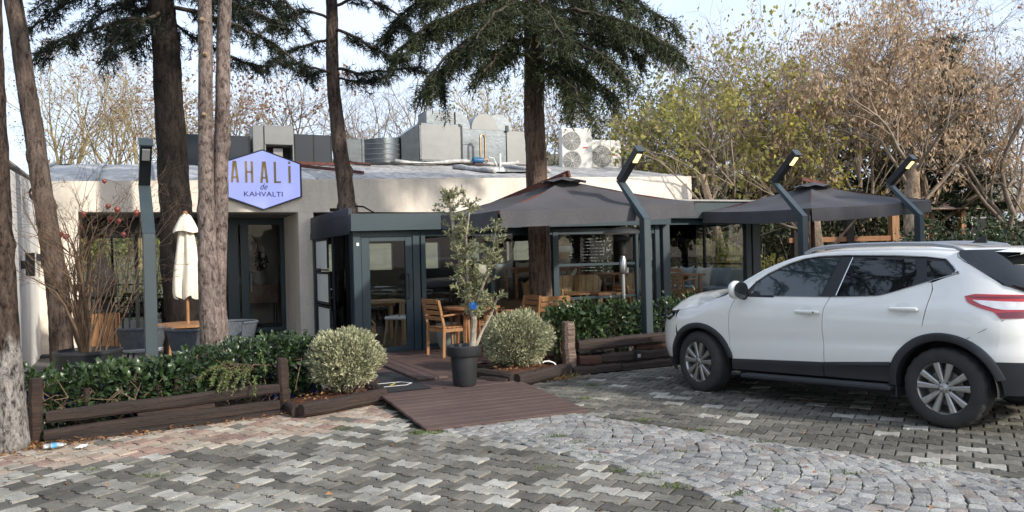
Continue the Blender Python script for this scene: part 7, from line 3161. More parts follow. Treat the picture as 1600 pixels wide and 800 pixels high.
# ------------------------------------------------------------------ round clipped bushes
def ball_bush(lb, c, R, seed, n=9000):
    rng = np.random.default_rng(seed)
    t = thing('round_bush', lb, 'bush', (c[0], c[1], c[2] - R[2]), 0, 'round clipped bushes by the ramp')
    d = nrm(rng.normal(size=(n, 3)))
    lump = 1 + .10 * np.sin(d[:, :1] * 6 + seed) * np.sin(d[:, 2:3] * 5 + 1) + .06 * np.sin(d[:, 1:2] * 11 + d[:, :1] * 9)
    rr = rng.uniform(.35, 1, (n, 1)) ** .35
    p = d * np.array(R) * rr * lump + np.array([0, 0, R[2]])
    p[:, 2] = np.maximum(p[:, 2], .02 + .1 * rng.random(n))
    ld = nrm(d * .9 + rng.normal(size=(n, 3)) * .45 + np.array([[0, 0, .55]]))
    sd = nrm(rng.normal(size=(46, 3)) + np.array([[0, 0, .5]]))
    for q in sd:
        m_ = 16
        w_ = rng.uniform(.88, 1.0 + .16 * rng.random(), (m_, 1))
        p = np.concatenate([p, q * np.array(R) * w_ + np.array([0, 0, R[2]]) + rng.normal(size=(m_, 3)) * .008])
        ld = np.concatenate([ld, nrm(q + rng.normal(size=(m_, 3)) * .6 + np.array([[0, 0, .4]]))])
    p[:, 2] = np.maximum(p[:, 2], .02)
    n = len(p)
    v, f = leaves_np(p, ld, rng.uniform(.034, .060, n), rng.uniform(.013, .020, n), rng, .2)
    link('foliage', np_mesh('foliage', v, [f], LM['box']), t)
    m = 500
    d2 = nrm(rng.normal(size=(m, 3)) + np.array([[0, 0, .5]]))
    e = d2 * np.array(R) * rng.uniform(.7, .98, (m, 1)) + np.array([0, 0, R[2]])
    e[:, 2] = np.maximum(e[:, 2], .05)
    a = e * .35 * np.array([1, 1, 0]) + np.array([0, 0, -.05]) + rng.normal(size=(m, 3)) * .02
    a[:, 2] = np.minimum(e[:, 2] - .02, rng.uniform(-.06, .2, m))
    v, f = tubes_np(a, e, np.full(m, .004), np.full(m, .0015), 3)
    st = link('stems', np_mesh('stems', v, [f], BK['twig_g']), t)
    return t


ball_bush('round pale green bush beside the doormat, next to the left log fence', (-1.86, 8.72, .48), (.39, .38, .315), 21, 10500)
ball_bush('round pale green bush between the olive pot and the pale post', (.05, 10.35, .48), (.445, .43, .365), 22, 10500)


# ------------------------------------------------------------------ recursive twigs for bare trees and shrubs
def grow(rng, p, d, L, r, depth, out, tips, up=.08, wander=.22, kids=(2, 4), ang=(.35, .85), shr=.66, seg=.3, side=.5, rmin=.004):
    n = max(2, int(L / seg))
    for i in range(n):
        d = d + rng.normal(size=3) * wander * .5
        d[2] += up * .5
        d = d / np.linalg.norm(d)
        q = p + d * (L / n)
        r2 = r * (1 - .45 / n)
        out.append((p, q, r, r2))
        p, r = q, r2
        if depth > 0 and i > 0 and rng.random() < side:
            v = rng.normal(size=3)
            v -= d * v.dot(d)
            v /= np.linalg.norm(v)
            a = rng.uniform(*ang)
            grow(rng, p, d * math.cos(a) + v * math.sin(a), L * shr * rng.uniform(.6, 1.05), max(rmin, r * .62), depth - 1, out, tips, up, wander, kids, ang, shr, seg, side, rmin)
    if depth > 0:
        for k in range(rng.integers(kids[0], kids[1])):
            v = rng.normal(size=3)
            v -= d * v.dot(d)
            v /= np.linalg.norm(v)
            a = rng.uniform(*ang)
            grow(rng, p, d * math.cos(a) + v * math.sin(a), L * shr * rng.uniform(.7, 1.1), max(rmin, r * .72), depth - 1, out, tips, up, wander, kids, ang, shr, seg, side, rmin)
    else:
        tips.append((p, d))


def seg_mesh(name, out, mat, thick=.03):
    P0 = np.array([o[0] for o in out]); P1 = np.array([o[1] for o in out])
    R0_ = np.array([o[2] for o in out]); R1_ = np.array([o[3] for o in out])
    big = R0_ > thick
    parts = []
    if big.any():
        parts.append(tubes_np(P0[big], P1[big] + (P1[big] - P0[big]) * .04, R0_[big], R1_[big], 8))
    if (~big).any():
        parts.append(tubes_np(P0[~big], P1[~big], R0_[~big], R1_[~big], 3))
    V, Fs = join(parts)
    return np_mesh(name, V, Fs, mat, True)


def bare_tree(name, lb, base, h, trunkpts, seed, bmat, leaves=(), depth=4, group=None, r0=.14, L0=None, up=.06, kids=(2, 4), spread=(.35, .85), nst=3, lean=None, side=.5, wander=.22, tbark=None, first=.45):
    """trunk with several ascending limbs; leaves: list of (material, per tip, length, width, hang)"""
    rng = np.random.default_rng(seed)
    t = thing(name, lb, 'tree', base, 0, group)
    d0 = np.array(lean if lean is not None else (0, 0, 1.0))
    d0 = d0 / np.linalg.norm(d0)
    tr, out, tips = [], [], []
    H1 = h * first
    pts = [np.zeros(3)]
    for i in range(6):
        pts.append(pts[-1] + d0 * H1 / 6 + rng.normal(size=3) * np.array([.05, .05, 0]) * h / 6)
    rads = [r0 * (1.25 if i == 0 else 1 - .45 * i / 6) for i in range(7)]
    mb = MB()
    mb.tube(pts, rads, 10)
    link('trunk', mb.mesh('trunk', tbark or bmat, True), t)
    L0 = L0 or h * .33
    for k in range(nst + 1):
        a = 2 * PI * k / nst + rng.uniform(-.5, .5)
        tilt = rng.uniform(*spread) if k else .12
        d = np.array([math.cos(a) * math.sin(tilt), math.sin(a) * math.sin(tilt), math.cos(tilt)]) * .8 + d0 * .35
        st = pts[-1] if k < 2 else pts[3 + int(rng.integers(0, 3))]
        grow(rng, st, d / np.linalg.norm(d), L0 * rng.uniform(.8, 1.15), r0 * .5, depth, out, tips, up, wander, kids, shr=.64, side=side)
    link('branches', seg_mesh('branches', out, bmat, .035), t)
    if leaves:
        TPp = np.array([q[0] for q in tips])
        for (mat, per, Ls, Wd, hang, sprd) in leaves:
            n = int(len(TPp) * per)
            sel = rng.permutation(len(TPp))[:max(1, int(len(TPp) * .32))]
            i = sel[rng.integers(0, len(sel), n)]
            p = TPp[i] + rng.normal(size=(n, 3)) * sprd * np.array([.8, .8, 1.0])
            d = nrm(rng.normal(size=(n, 3)) * .6 + np.array([[0, 0, -hang]]))
            v, f = leaves_np(p, d, rng.uniform(.7, 1.35, n) * Ls * 1.15, rng.uniform(.7, 1.3, n) * Wd * 1.2, rng, .2)
            link('leaves', np_mesh('leaves', v, [f], LM[mat]), t)
    return t


def at(px, Y, z=None):
    q = YP(px, 380, Y)
    return (q.x, q.y, terrain_z(q.x, q.y) if z is None else z)


# plane trees and bare trees behind the restaurant
bg_ = 'bare trees behind the restaurant'
S_ = [('seed', .5, .06, .06, .6, .10)]
for k, (px, Y, h, lb, m, dp, lv) in enumerate((
        (95, 27, 8.5, 'bare yellowish plane tree with seed balls between the two leftmost trunks', 'twig_y', 4, S_),
        (215, 25, 7.6, 'bare yellowish plane tree with seed balls left of the thick black trunk', 'twig_y', 4, S_),
        (165, 31, 9.5, 'taller pale plane tree behind the roof, seen through the dark drooping branches', 'twig_t', 4, S_),
        (305, 26, 7.8, 'bare plane tree with seed balls between the black trunk and the twin pine', 'twig_y', 4, S_),
        (385, 28, 8.2, 'plane tree with rusty dry leaves above the blue sign', 'twig_t', 4, [('brown', 1.0, .10, .08, .5, .18)]),
        (470, 27, 7.4, 'fine bare pale tree left of the pine in the roof', 'twig_t', 4, []),
        (560, 29, 7.8, 'fine bare pale tree behind the low silver duct', 'twig_t', 4, []),
        (628, 31, 8.2, 'pale bare tree behind the big silver air handler', 'twig_t', 4, []),
        (725, 28, 7.8, 'bare tree with a few yellow leaves between the two air handlers', 'twig_y', 4, [('yg', .25, .10, .07, .5, .12)]),
        (800, 30, 7.6, 'bare tree with some yellow leaves left of the tallest trunk', 'twig_t', 4, [('yg', .25, .10, .07, .5, .12)]),
        (880, 29, 8.0, 'reddish bare tree behind the air conditioner units', 'twig_t', 4, [('tan', .7, .10, .05, .6, .15)]))):
    bare_tree('bare_tree', lb, at(px, Y), h, None, 100 + k, BK[m], lv, dp, bg_, r0=.12, nst=4, side=.55, spread=(.25, .8), up=.05, kids=(2, 4))

# the thicket on the right
rg_ = 'trees beyond the pavilion'
R_ = [
    (960, 30, 9.0, 'grey green leafy tree right of the air conditioner units', 'twig_g', [('dull', 0.81, .12, .08, .4, 0.13), ('yg', 0.37, .11, .08, .4, 0.12)], 0.0),
    (1010, 25, 6.8, 'yellow green leafy tree behind the head of the nearest lit lamp', 'twig_t', [('yg', 1.36, .13, .09, .4, 0.15), ('dull', 0.62, .11, .07, .4, 0.15)], 0.0),
    (1075, 27, 8.5, 'tall thin tree with tan twigs and yellow green leaves above the white parapet end', 'twig_t', [('yg', 0.62, .12, .09, .4, 0.12), ('tan', 0.37, .10, .05, .6, 0.12)], .05),
    (1125, 22, 6.8, 'tree with bright yellow green leaves left of the middle lit lamp', 'twig_t', [('yg', 1.49, .13, .09, .4, 0.15)], -.05),
    (1155, 28, 9.5, 'tall bare greyish tree between the two grey parasols', 'twig_g', [('brown', 0.31, .10, .05, .6, 0.12)], 0.0),
    (1190, 23, 7.2, 'yellow leaved slender tree above the left corner of the farther parasol', 'twig_t', [('yg', 0.81, .12, .09, .4, 0.12), ('yellow', 0.31, .11, .08, .5, 0.12)], .1),
    (1235, 29, 10.0, 'tall bare tan tree behind the middle lit lamp', 'twig_t', [('tan', 1.12, .12, .05, .9, 0.11), ('yg', 0.31, .11, .08, .4, 0.12)], 0.0),
    (1290, 25, 8.6, 'tree full of hanging tan dry leaves above the farther parasol', 'twig_t', [('tan', 1.98, .13, .05, 1.1, 0.12)], .05),
    (1350, 23, 8.0, 'tree dense with orange tan dry leaves left of the rightmost lamp', 'twig_t', [('tan', 2.23, .13, .05, 1.1, 0.12)], -.05),
    (1400, 30, 11.0, 'tall bare tree with dark limbs behind the orange dry leaves', 'twig_g', [('brown', 0.37, .10, .05, .6, 0.12)], 0.0),
    (1455, 24, 8.4, 'pale limbed tree with hanging dry leaves right of the rightmost lamp', 'twig_t', [('tan', 1.74, .13, .05, 1.1, 0.12)], .0),
    (1520, 32, 10.5, 'thin tree with tan dry leaves over the hut roof', 'twig_t', [('tan', 0.74, .12, .045, 1.0, 0.12)], .1),
    (1590, 23, 8.6, 'dark limbed bare tree leaning in at the right edge', 'twig_g', [('brown', 0.43, .10, .05, .8, 0.12)], -.25),
]
for k, (px, Y, h, lb, m, lv, ln) in enumerate(R_):
    bare_tree('leafy_tree', lb, at(px, Y), h, None, 200 + k, BK[m], lv, 4, rg_, r0=.13, nst=5, side=.6, spread=(.25, .95), up=.03, lean=(ln, 0, 1), kids=(2, 4), first=.36)
# pale thick trunks standing behind the farther parasol
for k, (px0, px1, Y, w_, z1, lb) in enumerate(((1422, 1428, 18.5, .21, 3.5, 'thick pale brown trunk right behind the rightmost lit lamp'), (1283, 1268, 17.6, .17, 2.3, 'pale trunk leaning left under the farther grey parasol'), (1150, 1098, 18.8, .11, 3.4, 'thin pale trunk leaning left, seen through the right pane'))):
    a, b2 = at(px0, Y, 0.0), YP(px1, 250, Y)
    t = thing('tree_trunk', lb, 'tree', a, 0, rg_)
    link('trunk', trunk_mesh([(0, 0, 0), ((b2.x - a[0]) * .5 * z1 / 3.4, 0, z1 * .5), ((b2.x - a[0]) * z1 / 3.4, .1, z1)], [w_ * 1.15, w_, w_ * .7], BK['pale'], 40 + k, step=.12), t)
    rng = np.random.default_rng(60 + k)
    out, tips = [], []
    top = np.array([(b2.x - a[0]) * z1 / 3.4, .1, z1 - .05])
    for q in range(4):
        grow(rng, top - np.array([0, 0, .35 * q]), nrm(np.array([[rng.normal(), rng.normal() * .6, .9]]))[0], 1.5, w_ * .22, 3, out, tips, .04)
    link('branches', seg_mesh('branches', out, BK['twig_t'], .03), t)
# dark conifers
for k, (px, Y, h, rb, lb) in enumerate(((1476, 25.5, 8.6, 2.5, 'dark green conifer behind the orange dry leaves, right of the rightmost lamp'), (1375, 31, 8.6, 2.4, 'dark conifer deep in the thicket above the farther parasol'), (1225, 30, 6.4, 2.3, 'dark conifer deep behind the middle lit lamp'), (1110, 33, 6.2, 2.2, 'dark conifer deep behind the end of the white parapet'))):
    b_ = at(px, Y)
    rng = np.random.default_rng(300 + k)
    lm = []
    z = 2.7 if k == 0 else .7
    while z < h - .4:
        for q in range(5):
            f = 1 - z / h
            lm.append(limb((b_[0], b_[1], b_[2] + z), rng.uniform(0, 2 * PI), .3 + rb * f * rng.uniform(.75, 1.1), .30, .22, rng, 4))
        z += .42
    conifer('conifer', lb, 'dark conifers beyond the pavilion', [b_, (b_[0], b_[1], b_[2] + h)], [.2, .03], BK['dark'], 300 + k, lm, dens=.62, nl=.16, nw=.035, twigL=.6, droop=.35, matn='cedar_far')


# ------------------------------------------------------------------ undergrowth, far bushes, hedge on the right
def leaf_mass(name, lb, cat, base, blobs, n, L, Wd, mat, seed, group=None, kind=None, twigs=60):
    rng = np.random.default_rng(seed)
    t = thing(name, lb, cat, base, 0, group)
    w = np.array([b[1][0] * b[1][2] for b in blobs])
    w = w / w.sum()
    P, D = [], []
    for b, f in zip(blobs, w):
        m = int(n * f)
        d = nrm(rng.normal(size=(m, 3)))
        lump = 1 + .2 * np.sin(d[:, :1] * 5 + seed) * np.cos(d[:, 2:3] * 7) + .12 * np.sin(d[:, 1:2] * 12 + 2)
        P.append(np.array(b[0]) + d * np.array(b[1]) * (rng.uniform(.3, 1, (m, 1)) ** .5) * lump)
        D.append(nrm(d * .5 + rng.normal(size=(m, 3)) * .6))
    P, D = np.concatenate(P), np.concatenate(D)
    k = P[:, 2] > 0
    P, D = P[k], D[k]
    v, f = leaves_np(P, D, L * rng.uniform(.7, 1.3, len(P)), Wd * rng.uniform(.7, 1.3, len(P)), rng, .2)
    o = link('foliage', np_mesh('foliage', v, [f], LM[mat]), t)
    if kind:
        tag(o, kind=kind)
    out = []
    for q in range(twigs):
        b = blobs[rng.integers(len(blobs))]
        a = np.array([b[0][0] + rng.normal() * b[1][0] * .5, b[0][1] + rng.normal() * b[1][1] * .4, 0])
        e = a + np.array([rng.normal() * .3, rng.normal() * .3, b[0][2] + b[1][2] * rng.uniform(.3, 1.0)])
        md = (a + e) / 2 + rng.normal(size=3) * .12
        out += [(a, md, .022, .015), (md, e, .015, .006)]
    tag(link('stems', seg_mesh('stems', out, BK['twig_g'], .05), t), kind='stuff')
    return t


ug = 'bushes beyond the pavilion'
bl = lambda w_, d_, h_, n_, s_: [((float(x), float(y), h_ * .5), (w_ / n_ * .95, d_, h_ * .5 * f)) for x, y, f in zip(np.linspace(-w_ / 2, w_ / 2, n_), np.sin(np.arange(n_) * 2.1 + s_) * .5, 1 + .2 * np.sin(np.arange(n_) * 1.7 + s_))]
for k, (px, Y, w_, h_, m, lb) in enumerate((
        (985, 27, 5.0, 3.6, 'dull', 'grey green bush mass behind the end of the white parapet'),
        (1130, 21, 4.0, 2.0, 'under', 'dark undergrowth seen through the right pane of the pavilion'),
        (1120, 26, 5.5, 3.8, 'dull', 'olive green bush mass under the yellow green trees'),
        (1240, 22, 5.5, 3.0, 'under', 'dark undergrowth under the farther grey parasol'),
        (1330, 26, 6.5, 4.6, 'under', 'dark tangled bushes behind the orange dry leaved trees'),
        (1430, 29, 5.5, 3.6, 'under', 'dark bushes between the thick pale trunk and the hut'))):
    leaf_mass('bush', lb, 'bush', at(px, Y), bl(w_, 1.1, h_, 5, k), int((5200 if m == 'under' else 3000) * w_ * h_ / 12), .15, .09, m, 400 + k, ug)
leaf_mass('bush', 'bright yellow green bush outside the end window of the pavilion', 'bush', at(1112, 18.6, 0), [((-.2, 0, 1.1), (.9, .6, .75)), ((.5, .2, 1.0), (.8, .6, .7))], 2200, .13, .06, 'yg', 420, ug)
leaf_mass('bush', 'small yellow bush between the pavilion end post and the car', 'bush', at(1200, 17.8, 0), [((0, 0, .9), (.5, .4, .5))], 500, .10, .06, 'yg', 421, ug)
leaf_mass('clipped_hedge', 'dark clipped hedge behind the roof of the white car at the right edge', 'hedge', at(1560, 17.2, 0), [((x, .1 * math.sin(x * 3), 1.15), (.75, .5, .98)) for x in np.linspace(-1.5, 2.8, 6)], 7000, .11, .06, 'laurel_lit', 422, None)
# dry slope on the right far away
for k, (px, Y, w_, h_, lb) in enumerate(((1535, 42, 7, 4.6, 'straw coloured dry bushes on the slope above the hut'), (1600, 46, 8, 5.0, 'straw coloured dry bushes on the slope at the right edge'), (1470, 47, 7, 4.0, 'straw coloured dry bushes on the slope behind the conifer'))):
    bare = leaf_mass('dry_bush', lb, 'bush', at(px, Y), bl(w_, 1.6, h_, 5, k), 2600, .22, .06, 'straw', 430 + k, 'dry bushes on the slope', twigs=160)
# garden seen through the hall, left
for k, (x, y, w_, h_, m, lb) in enumerate(((-4.2, 14.0, 4.0, 3.2, 'yg', 'bright green garden shrubs seen through the hall windows'), (-1.6, 14.5, 4.0, 2.6, 'yg', 'bright garden shrubs seen through the hall, right half'))):
    q = BW(x, y)
    leaf_mass('garden_shrub', lb, 'bush', (q.x, q.y, -.05), bl(w_, .8, h_, 4, k), 1500, .13, .07, m, 440 + k, 'shrubs behind the hall')
# ------------------------------------------------------------------ potted olive tree
t = thing('olive_tree', 'slender olive tree in a black pot beside the ramp', 'tree', OLIVE_AT, .2)
mb = MB()
mb.lathe([(0, 0), (.125, 0), (.135, .02), (.16, .34), (.16, .35), (.195, .352), (.20, .36), (.205, .46), (.195, .47), (.18, .465), (.172, .42), (0, .42)], n=36)
mb.build('pot', pm('black_pot', (.022, .024, .027), .5, var=.15, vs=8, bump=.05), t, smooth='auto')
mb = MB()
mb.lathe([(0, .425), (.172, .422)], n=20)
mb.build('soil', M['soil'], t)
rng = np.random.default_rng(31)
rel = lambda px, py, dy=0: np.array(YP(px, py, OLIVE_AT.y + dy)) - np.array(OLIVE_AT)
import mathutils
Rinv = Matrix.Rotation(-.2, 3, 'Z')
rl_ = lambda px, py, dy=0: np.array(Rinv @ Vector(rel(px, py, dy)))
stems_ = [[rl_(738, 545), rl_(741, 500), rl_(733, 465), rl_(722, 420, .02), rl_(710, 370, .04), rl_(704, 325, .05), rl_(700, 305, .05)],
          [rl_(741, 500), rl_(748, 465, -.03), rl_(760, 430, -.06), rl_(770, 395, -.08), rl_(776, 350, -.10)],
          [rl_(733, 465), rl_(730, 420, -.05), rl_(728, 370, -.08), rl_(735, 320, -.1)],
          [rl_(742, 545), rl_(752, 520, .05), rl_(768, 490, .1), rl_(778, 462, .12)]]
out, P, D = [], [], []
for si, L in enumerate(stems_):
    L = np.array(L)
    for i in range(len(L) - 1):
        f0, f1 = i / len(L), (i + 1) / len(L)
        r0 = (.040 if si == 0 else .022)
        out.append((L[i], L[i + 1], r0 * (1 - .75 * f0), r0 * (1 - .75 * f1)))
        if np.max(L[i][2]) > .75:
            for q in range(17 if si < 3 else 10):
                u = rng.random()
                o = L[i] * (1 - u) + L[i + 1] * u
                d = nrm((rng.normal(size=3) * np.array([1, 1, .5]) + np.array([0, 0, .55]))[None])[0]
                ln = rng.uniform(.07, .22)
                e = o + d * ln
                out.append((o, e, .004, .002))
                m = int(26 * ln / .15)
                w = rng.random((m, 1)) ** .7
                P.append(o * (1 - w) + e * w)
                D.append(d * .5 + rng.normal(size=(m, 3)) * .6 + np.array([[0, 0, .2]]))
P, D = np.concatenate(P), np.concatenate(D)
v, f = leaves_np(P, D, rng.uniform(.035, .065, len(P)), rng.uniform(.012, .018, len(P)), rng, .15)
link('crown', np_mesh('crown', v, [f], LM['olive']), t)
mb = MB()
for o in out:
    if o[2] > .006:
        mb.tube([o[0], o[1]], [o[2], o[3]], 9)
mb.build('trunk', pm('olive_bark', (.20, .17, .13), .85, vs=12, col2=(.40, .35, .27), bump=.5), t, smooth='auto')
sm_ = [o for o in out if o[2] <= .006]
link('branches', seg_mesh('branches', sm_, BK['twig_g']), t)
q = YP(724, 478, OLIVE_AT.y + .0)
tg = thing('blue_tag', 'bright blue round tag hanging on the olive tree stem', 'tag', (q.x + .12, q.y - .05, q.z))
mb = MB()
mb.lathe([(0, -.01), (.04, -.008), (.045, 0), (.03, .03), (0, .035)], n=14, axis='y')
mb.build('tag', pm('blue_tag', (.02, .18, .62), .4), tg, smooth='auto')

# ------------------------------------------------------------------ pomegranate shrub in a wide black planter
t = thing('pomegranate_shrub', 'leafless pomegranate shrub with red fruits in a wide black planter', 'shrub', POMEGR_AT, 0)
mb = MB()
mb.lathe([(0, 0), (.28, 0), (.33, .1), (.36, .50), (.375, .52), (.375, .55), (.35, .555), (.335, .52), (.0, .5)], n=36)
mb.build('planter', pm('planter_black', (.02, .022, .026), .6, var=.15, vs=6, bump=.1), t, smooth='auto')
mb = MB()
mb.lathe([(0, .515), (.335, .505)], n=24)
mb.build('mulch', M['mulch'], t)
rng = np.random.default_rng(77)
out, tips = [], []
for k in range(26):
    a = rng.uniform(0, 2 * PI)
    r = rng.uniform(0, .2)
    d = nrm(np.array([[math.cos(a) * .22 * rng.random() * 1.5, math.sin(a) * .22, 1.0]]))[0]
    grow(rng, np.array([math.cos(a) * r, math.sin(a) * r, .5]), d, rng.uniform(.8, 1.35), rng.uniform(.008, .022), 4, out, tips, .05, .16, (1, 3), (.3, .9), .55, .14, .35, .0022)
link('branches', seg_mesh('branches', out, BK['shrub'], .012), t)
b0 = np.array(POMEGR_AT)
fr_ = pm('pomegranate', (.16, .022, .018), .45, vs=14, col2=(.26, .06, .035))
for (px, py, s_) in ((183, 327, .045), (169, 322, .04), (185, 345, .042), (172, 342, .045), (213, 332, .042), (130, 334, .042), (103, 370, .045), (96, 366, .04), (127, 355, .035), (193, 366, .036), (163, 283, .035)):
    q = np.array(YP(px, py, POMEGR_AT[1] + rng.normal() * .1)) - b0
    s_ *= .78
    near = min(out, key=lambda o: np.linalg.norm(o[1] - q - np.array([0, 0, s_])))
    mb = MB()
    mb.lathe([(0, -s_), (s_ * .6, -s_ * .85), (s_, -.1 * s_), (s_ * .85, .55 * s_), (s_ * .3, .95 * s_), (0, s_)], tuple(q), 14)
    mb.lathe([(s_ * .15, -s_ * .9), (s_ * .3, -s_ * 1.35)], tuple(q), 8)
    fo = mb.build('fruit', fr_, t, smooth='auto')
    mb = MB()
    mb.tube([q + np.array([0, 0, s_ * .95]), (q + near[1]) / 2 + np.array([0, 0, s_]), near[1]], .003, 5)
    mb.build('stalk', BK['shrub'], fo)

# plant on the console, in its pot
rng = np.random.default_rng(8)
n = 420
d = nrm(rng.normal(size=(n, 3)))
p = d * np.array([.2, .16, .2]) * rng.uniform(.3, 1, (n, 1)) + np.array([0, 0, .55])
v, f = leaves_np(p, d + rng.normal(size=(n, 3)) * .5, .07, .03, rng)
link('foliage', np_mesh('foliage', v, [f], LM['laurel']), POT_PLANT)
A = np.array([[0, 0, .26]] * 14) + rng.normal(size=(14, 3)) * .02
v, f = tubes_np(A, np.array([0, 0, .55]) + rng.normal(size=(14, 3)) * .12, np.full(14, .006), np.full(14, .003), 4)
link('stems', np_mesh('stems', v, [f], BK['shrub']), POT_PLANT)

# ------------------------------------------------------------------ leaf litter, weeds in the joints
rng = np.random.default_rng(41)


def scatter(poly_pts, n, sx, sy, z):
    i = rng.integers(0, len(poly_pts), n)
    P = np.array(poly_pts, float)[i]
    P = np.concatenate([P + rng.normal(size=(n, 2)) * np.array([sx, sy]), np.full((n, 1), z)], 1)
    P[:, 2] += rng.uniform(0, .012, n)
    return P


line = lambda a, b2, n: [(a[0] + (b2[0] - a[0]) * k / n, a[1] + (b2[1] - a[1]) * k / n) for k in range(n + 1)]
P = np.concatenate([scatter(line((-4.6, 6.75), (-4.1, 7.0), 6), 260, .16, .10, .008), scatter(line((-4.2, 6.95), (-2.5, 8.15), 20), 260, .07, .06, .008), scatter(line((-2.4, 8.1), (-1.5, 8.6), 8), 90, .10, .08, .012),
                    scatter(line((-2.1, 8.4), (-1.8, 9.2), 8), 150, .18, .14, .135), scatter(line((0, 9.9), (.3, 10.3), 8), 90, .18, .14, .165), scatter([(-1.0, 11.5), (-.9, 7.9), (1.5, 6.2), (3, 8), (-1, 5), (0, 9), (-2.5, 6), (1.5, 5), (.3, 7)], 120, 1.3, 1.0, .006),
                    scatter(line((.5, 9.9), (.75, 10.2), 5), 60, .1, .08, .01)])
D = nrm(rng.normal(size=(len(P), 3)) * np.array([1, 1, .25]))
v, f = leaves_np(P, D, rng.uniform(.03, .07, len(P)), rng.uniform(.015, .035, len(P)), rng, .25, up=np.array([[0, 0, 1.0]]))
o = tag(link('leaf_litter', np_mesh('leaf_litter', v, [f], LM['litter'])), kind='stuff')
spots = [(a, b2, c) for a, b2, c in ((.15, 7.75, 90), (.45, 7.9, 120), (.3, 7.85, 90), (.62, 7.95, 70), (-.86, 7.12, 70), (-.72, 7.1, 50), (.35, 6.85, 60), (.55, 6.6, 40), (.75, 5.75, 35), (.2, 5.85, 25), (1.05, 5.3, 45), (1.4, 5.1, 45), (1.7, 5.45, 30), (2.3, 5.5, 40), (1.6, 6.95, 40), (1.2, 7.45, 35), (2.0, 6.45, 30), (.6, 6.1, 25), (.95, 5.6, 40), (1.25, 6.2, 30), (-2.7, 5.9, 35), (-3.3, 6.1, 30), (.75, 8.6, 60), (.9, 9.5, 30), (2.9, 5.6, 30), (1.9, 4.5, 60), (1.55, 4.75, 40), (-1.6, 7.4, 25), (-3.6, 5.3, 30))]
P = np.concatenate([np.concatenate([np.array([[x, y]]) + rng.normal(size=(int(n * 1.6), 2)) * np.array([.055, .025]), np.full((int(n * 1.6), 1), -.01)], 1) for x, y, n in spots])
jn = np.array([(q[0], q[1]) for q in setts[:420]])
i = rng.integers(0, len(jn), 900)
a_ = rng.uniform(0, 2 * PI, 900)
P2 = np.concatenate([jn[i] + np.stack([np.cos(a_), np.sin(a_)], 1) * .058, np.full((900, 1), -.012)], 1)
cl_ = np.array([mnoise.noise(Vector((x * 1.3, y * 1.3, 5))) for x, y, z in P2]) > .12
P = np.concatenate([P, P2[cl_]])
D = nrm(rng.normal(size=(len(P), 3)) * np.array([.7, .7, .3]) + np.array([[0, 0, .9]]))
v, f = leaves_np(P, D, rng.uniform(.02, .055, len(P)), rng.uniform(.004, .009, len(P)), rng, .1)
tag(link('grass', np_mesh('grass', v, [f], LM['grass'])), kind='stuff')
# straw like dry weeds at the pale post
P = np.array([[.62, 10.12, .0]]) + rng.normal(size=(260, 3)) * np.array([.10, .07, 0])
D = nrm(rng.normal(size=(260, 3)) * np.array([.9, .9, .3]) + np.array([[0, 0, .6]]))
v, f = leaves_np(P, D, rng.uniform(.05, .14, 260), np.full(260, .005), rng, .05)
tag(link('dry_grass', np_mesh('dry_grass', v, [f], LM['straw'])), kind='stuff')

# ------------------------------------------------------------------ far hillside with houses
hs_ = [(84, 238, 195, .9), (92, 232, 215, 1), (205, 235, 200, 1.1), (213, 228, 220, .9), (232, 240, 190, 1), (270, 236, 205, 1), (410, 240, 210, 1), (178, 243, 185, .8), (135, 230, 225, 1), (45, 236, 205, 1), (60, 228, 220, .9), (302, 232, 212, 1)]
wc = [pm('house_wall_%d' % i, c, .9, var=.05) for i, c in enumerate(((.62, .55, .45), (.70, .66, .60), (.55, .42, .34)))]
where = ['low on the slope by the leftmost trunk', 'higher up, right of the leaning trunk', 'just left of the unlit lamp head', 'above the unlit lamp head', 'right beside the unlit lamp head', 'behind the thick black trunk', 'behind the blue sign', 'low, between the leaning trunk and the lamp', 'high, between the leaning trunk and the lamp', 'at the edge left of the leaning trunk', 'high at the left edge', 'between the black trunk and the twin pine']
for k, (px, py, Y, s_) in enumerate(hs_):
    q = YP(px, py, Y)
    z = terrain_z(q.x, q.y)
    t = thing('hillside_house', 'far red roofed house %s' % where[k], 'house', (q.x, q.y, z - .5), rnd.uniform(-.5, .5), 'houses on the far hillside')
    w_, d_, h_ = 9 * s_, 8 * s_, rnd.uniform(5, 8) * s_
    mb = MB()
    mb.bb(-w_ / 2, -d_ / 2, 0, w_ / 2, d_ / 2, h_)
    mb.build('wall', wc[k % 3], t)
    mb = MB()
    e = .5
    mb.add([(-w_ / 2 - e, -d_ / 2 - e, h_), (w_ / 2 + e, -d_ / 2 - e, h_), (w_ / 2 + e, d_ / 2 + e, h_), (-w_ / 2 - e, d_ / 2 + e, h_), (-w_ / 4, 0, h_ + 2.4), (w_ / 4, 0, h_ + 2.4)], [(0, 3, 2, 1), (0, 1, 5, 4), (1, 2, 5), (2, 3, 4, 5), (3, 0, 4)])
    mb.build('roof', M['terracotta'], t)
    for j in range(3):
        mb = MB()
        mb.bb(-w_ * .36 + j * w_ * .28, -d_ / 2 - .06, h_ * .5, -w_ * .24 + j * w_ * .28, -d_ / 2 - .01, h_ * .75)
        mb.build('window', M['tint'], t)
rng = np.random.default_rng(55)
P, D = [], []
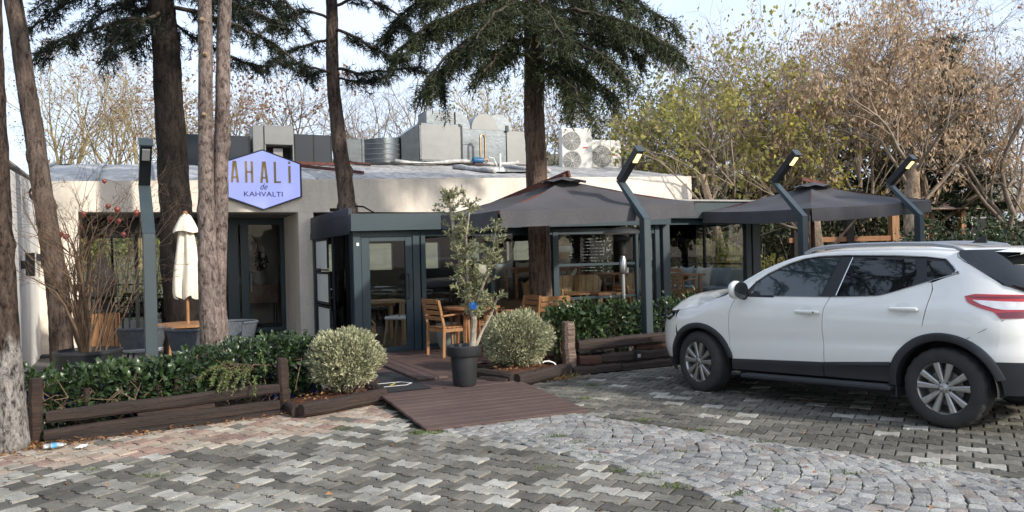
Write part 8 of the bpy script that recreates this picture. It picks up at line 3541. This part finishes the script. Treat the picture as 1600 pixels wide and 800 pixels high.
for k in range(420):
    px, Y = rng.uniform(-60, 560), rng.uniform(90, 300)
    q = YP(px, 300, Y)
    z = terrain_z(q.x, q.y)
    r = rng.uniform(1.4, 3.4)
    m = 70
    d = nrm(rng.normal(size=(m, 3)))
    P.append(np.array([q.x, q.y, z + r * .8]) + d * r * rng.uniform(.5, 1, (m, 1)) * np.array([1, 1, .9]))
    D.append(d + rng.normal(size=(m, 3)) * .6)
P, D = np.concatenate(P), np.concatenate(D)
v, f = leaves_np(P, D, 1.5, 1.0, rng)
tag(link('hillside_woods', np_mesh('hillside_woods', v, [f], LM['dull'])), kind='stuff')

# ------------------------------------------------------------------ unseen trees around the yard, added to show in the car's and the pavilion's glass
for k, (x, y, h, r, lb) in enumerate(((-13.5, 2.0, 10.5, 3.0, 'unseen leafy tree outside the yard behind the white wall'), (-17.0, 7.0, 11, 3.2, 'unseen leafy tree outside the yard, farther behind the white wall'), (-12.0, -3.5, 10, 3.0, 'leafy tree on the left of the yard, out of view'), (-20.0, 1.0, 12, 3.4, 'tallest unseen leafy tree outside the yard on the left'), (15.5, 6.0, 8.6, 2.8, 'unseen leafy tree across the yard beyond the white car'), (19.0, 1.5, 9.2, 3.0, 'unseen leafy tree at the far right of the yard'), (24.0, -2.0, 9.5, 3.2, 'unseen leafy tree farthest right of the yard'), (14.0, 11.0, 7.0, 2.2, 'leafy tree right of the white car, out of view'))):
    rng = np.random.default_rng(700 + k)
    t = thing('unseen_tree', lb, 'tree', (x, y, -.05), 0, 'unseen trees added around the yard')
    link('trunk', trunk_mesh([(0, 0, 0), (.05, 0, 1.5), (.1, .1, h * .6), (.1, .1, h * .9)], [.28, .22, .14, .05], BK['grey'], 70 + k, step=.2, n=14), t)
    P, D = [], []
    for q in range(26):
        a, rr, z = rng.uniform(0, 2 * PI), r * rng.random() ** .6, rng.uniform(.32, .95) * h
        rr *= 1.1 - .55 * abs(z / h - .5)
        c = np.array([rr * math.cos(a), rr * math.sin(a), z])
        m = 330
        d = nrm(rng.normal(size=(m, 3)))
        P.append(c + d * rng.uniform(.5, 1.25) * rng.uniform(.2, 1, (m, 1)) ** .5)
        D.append(d + rng.normal(size=(m, 3)) * .7)
    P, D = np.concatenate(P), np.concatenate(D)
    v, f = leaves_np(P, D, .22, .12, rng)
    link('crown', np_mesh('crown', v, [f], LM['dull']), t)
    out, tips = [], []
    for q in range(9):
        a = rng.uniform(0, 2 * PI)
        grow(rng, np.array([.08, .08, h * rng.uniform(.25, .7)]), nrm(np.array([[math.cos(a), math.sin(a), .7]]))[0], 2.0, .07, 2, out, tips)
    link('branches', seg_mesh('branches', out, BK['twig_d'], .03), t)
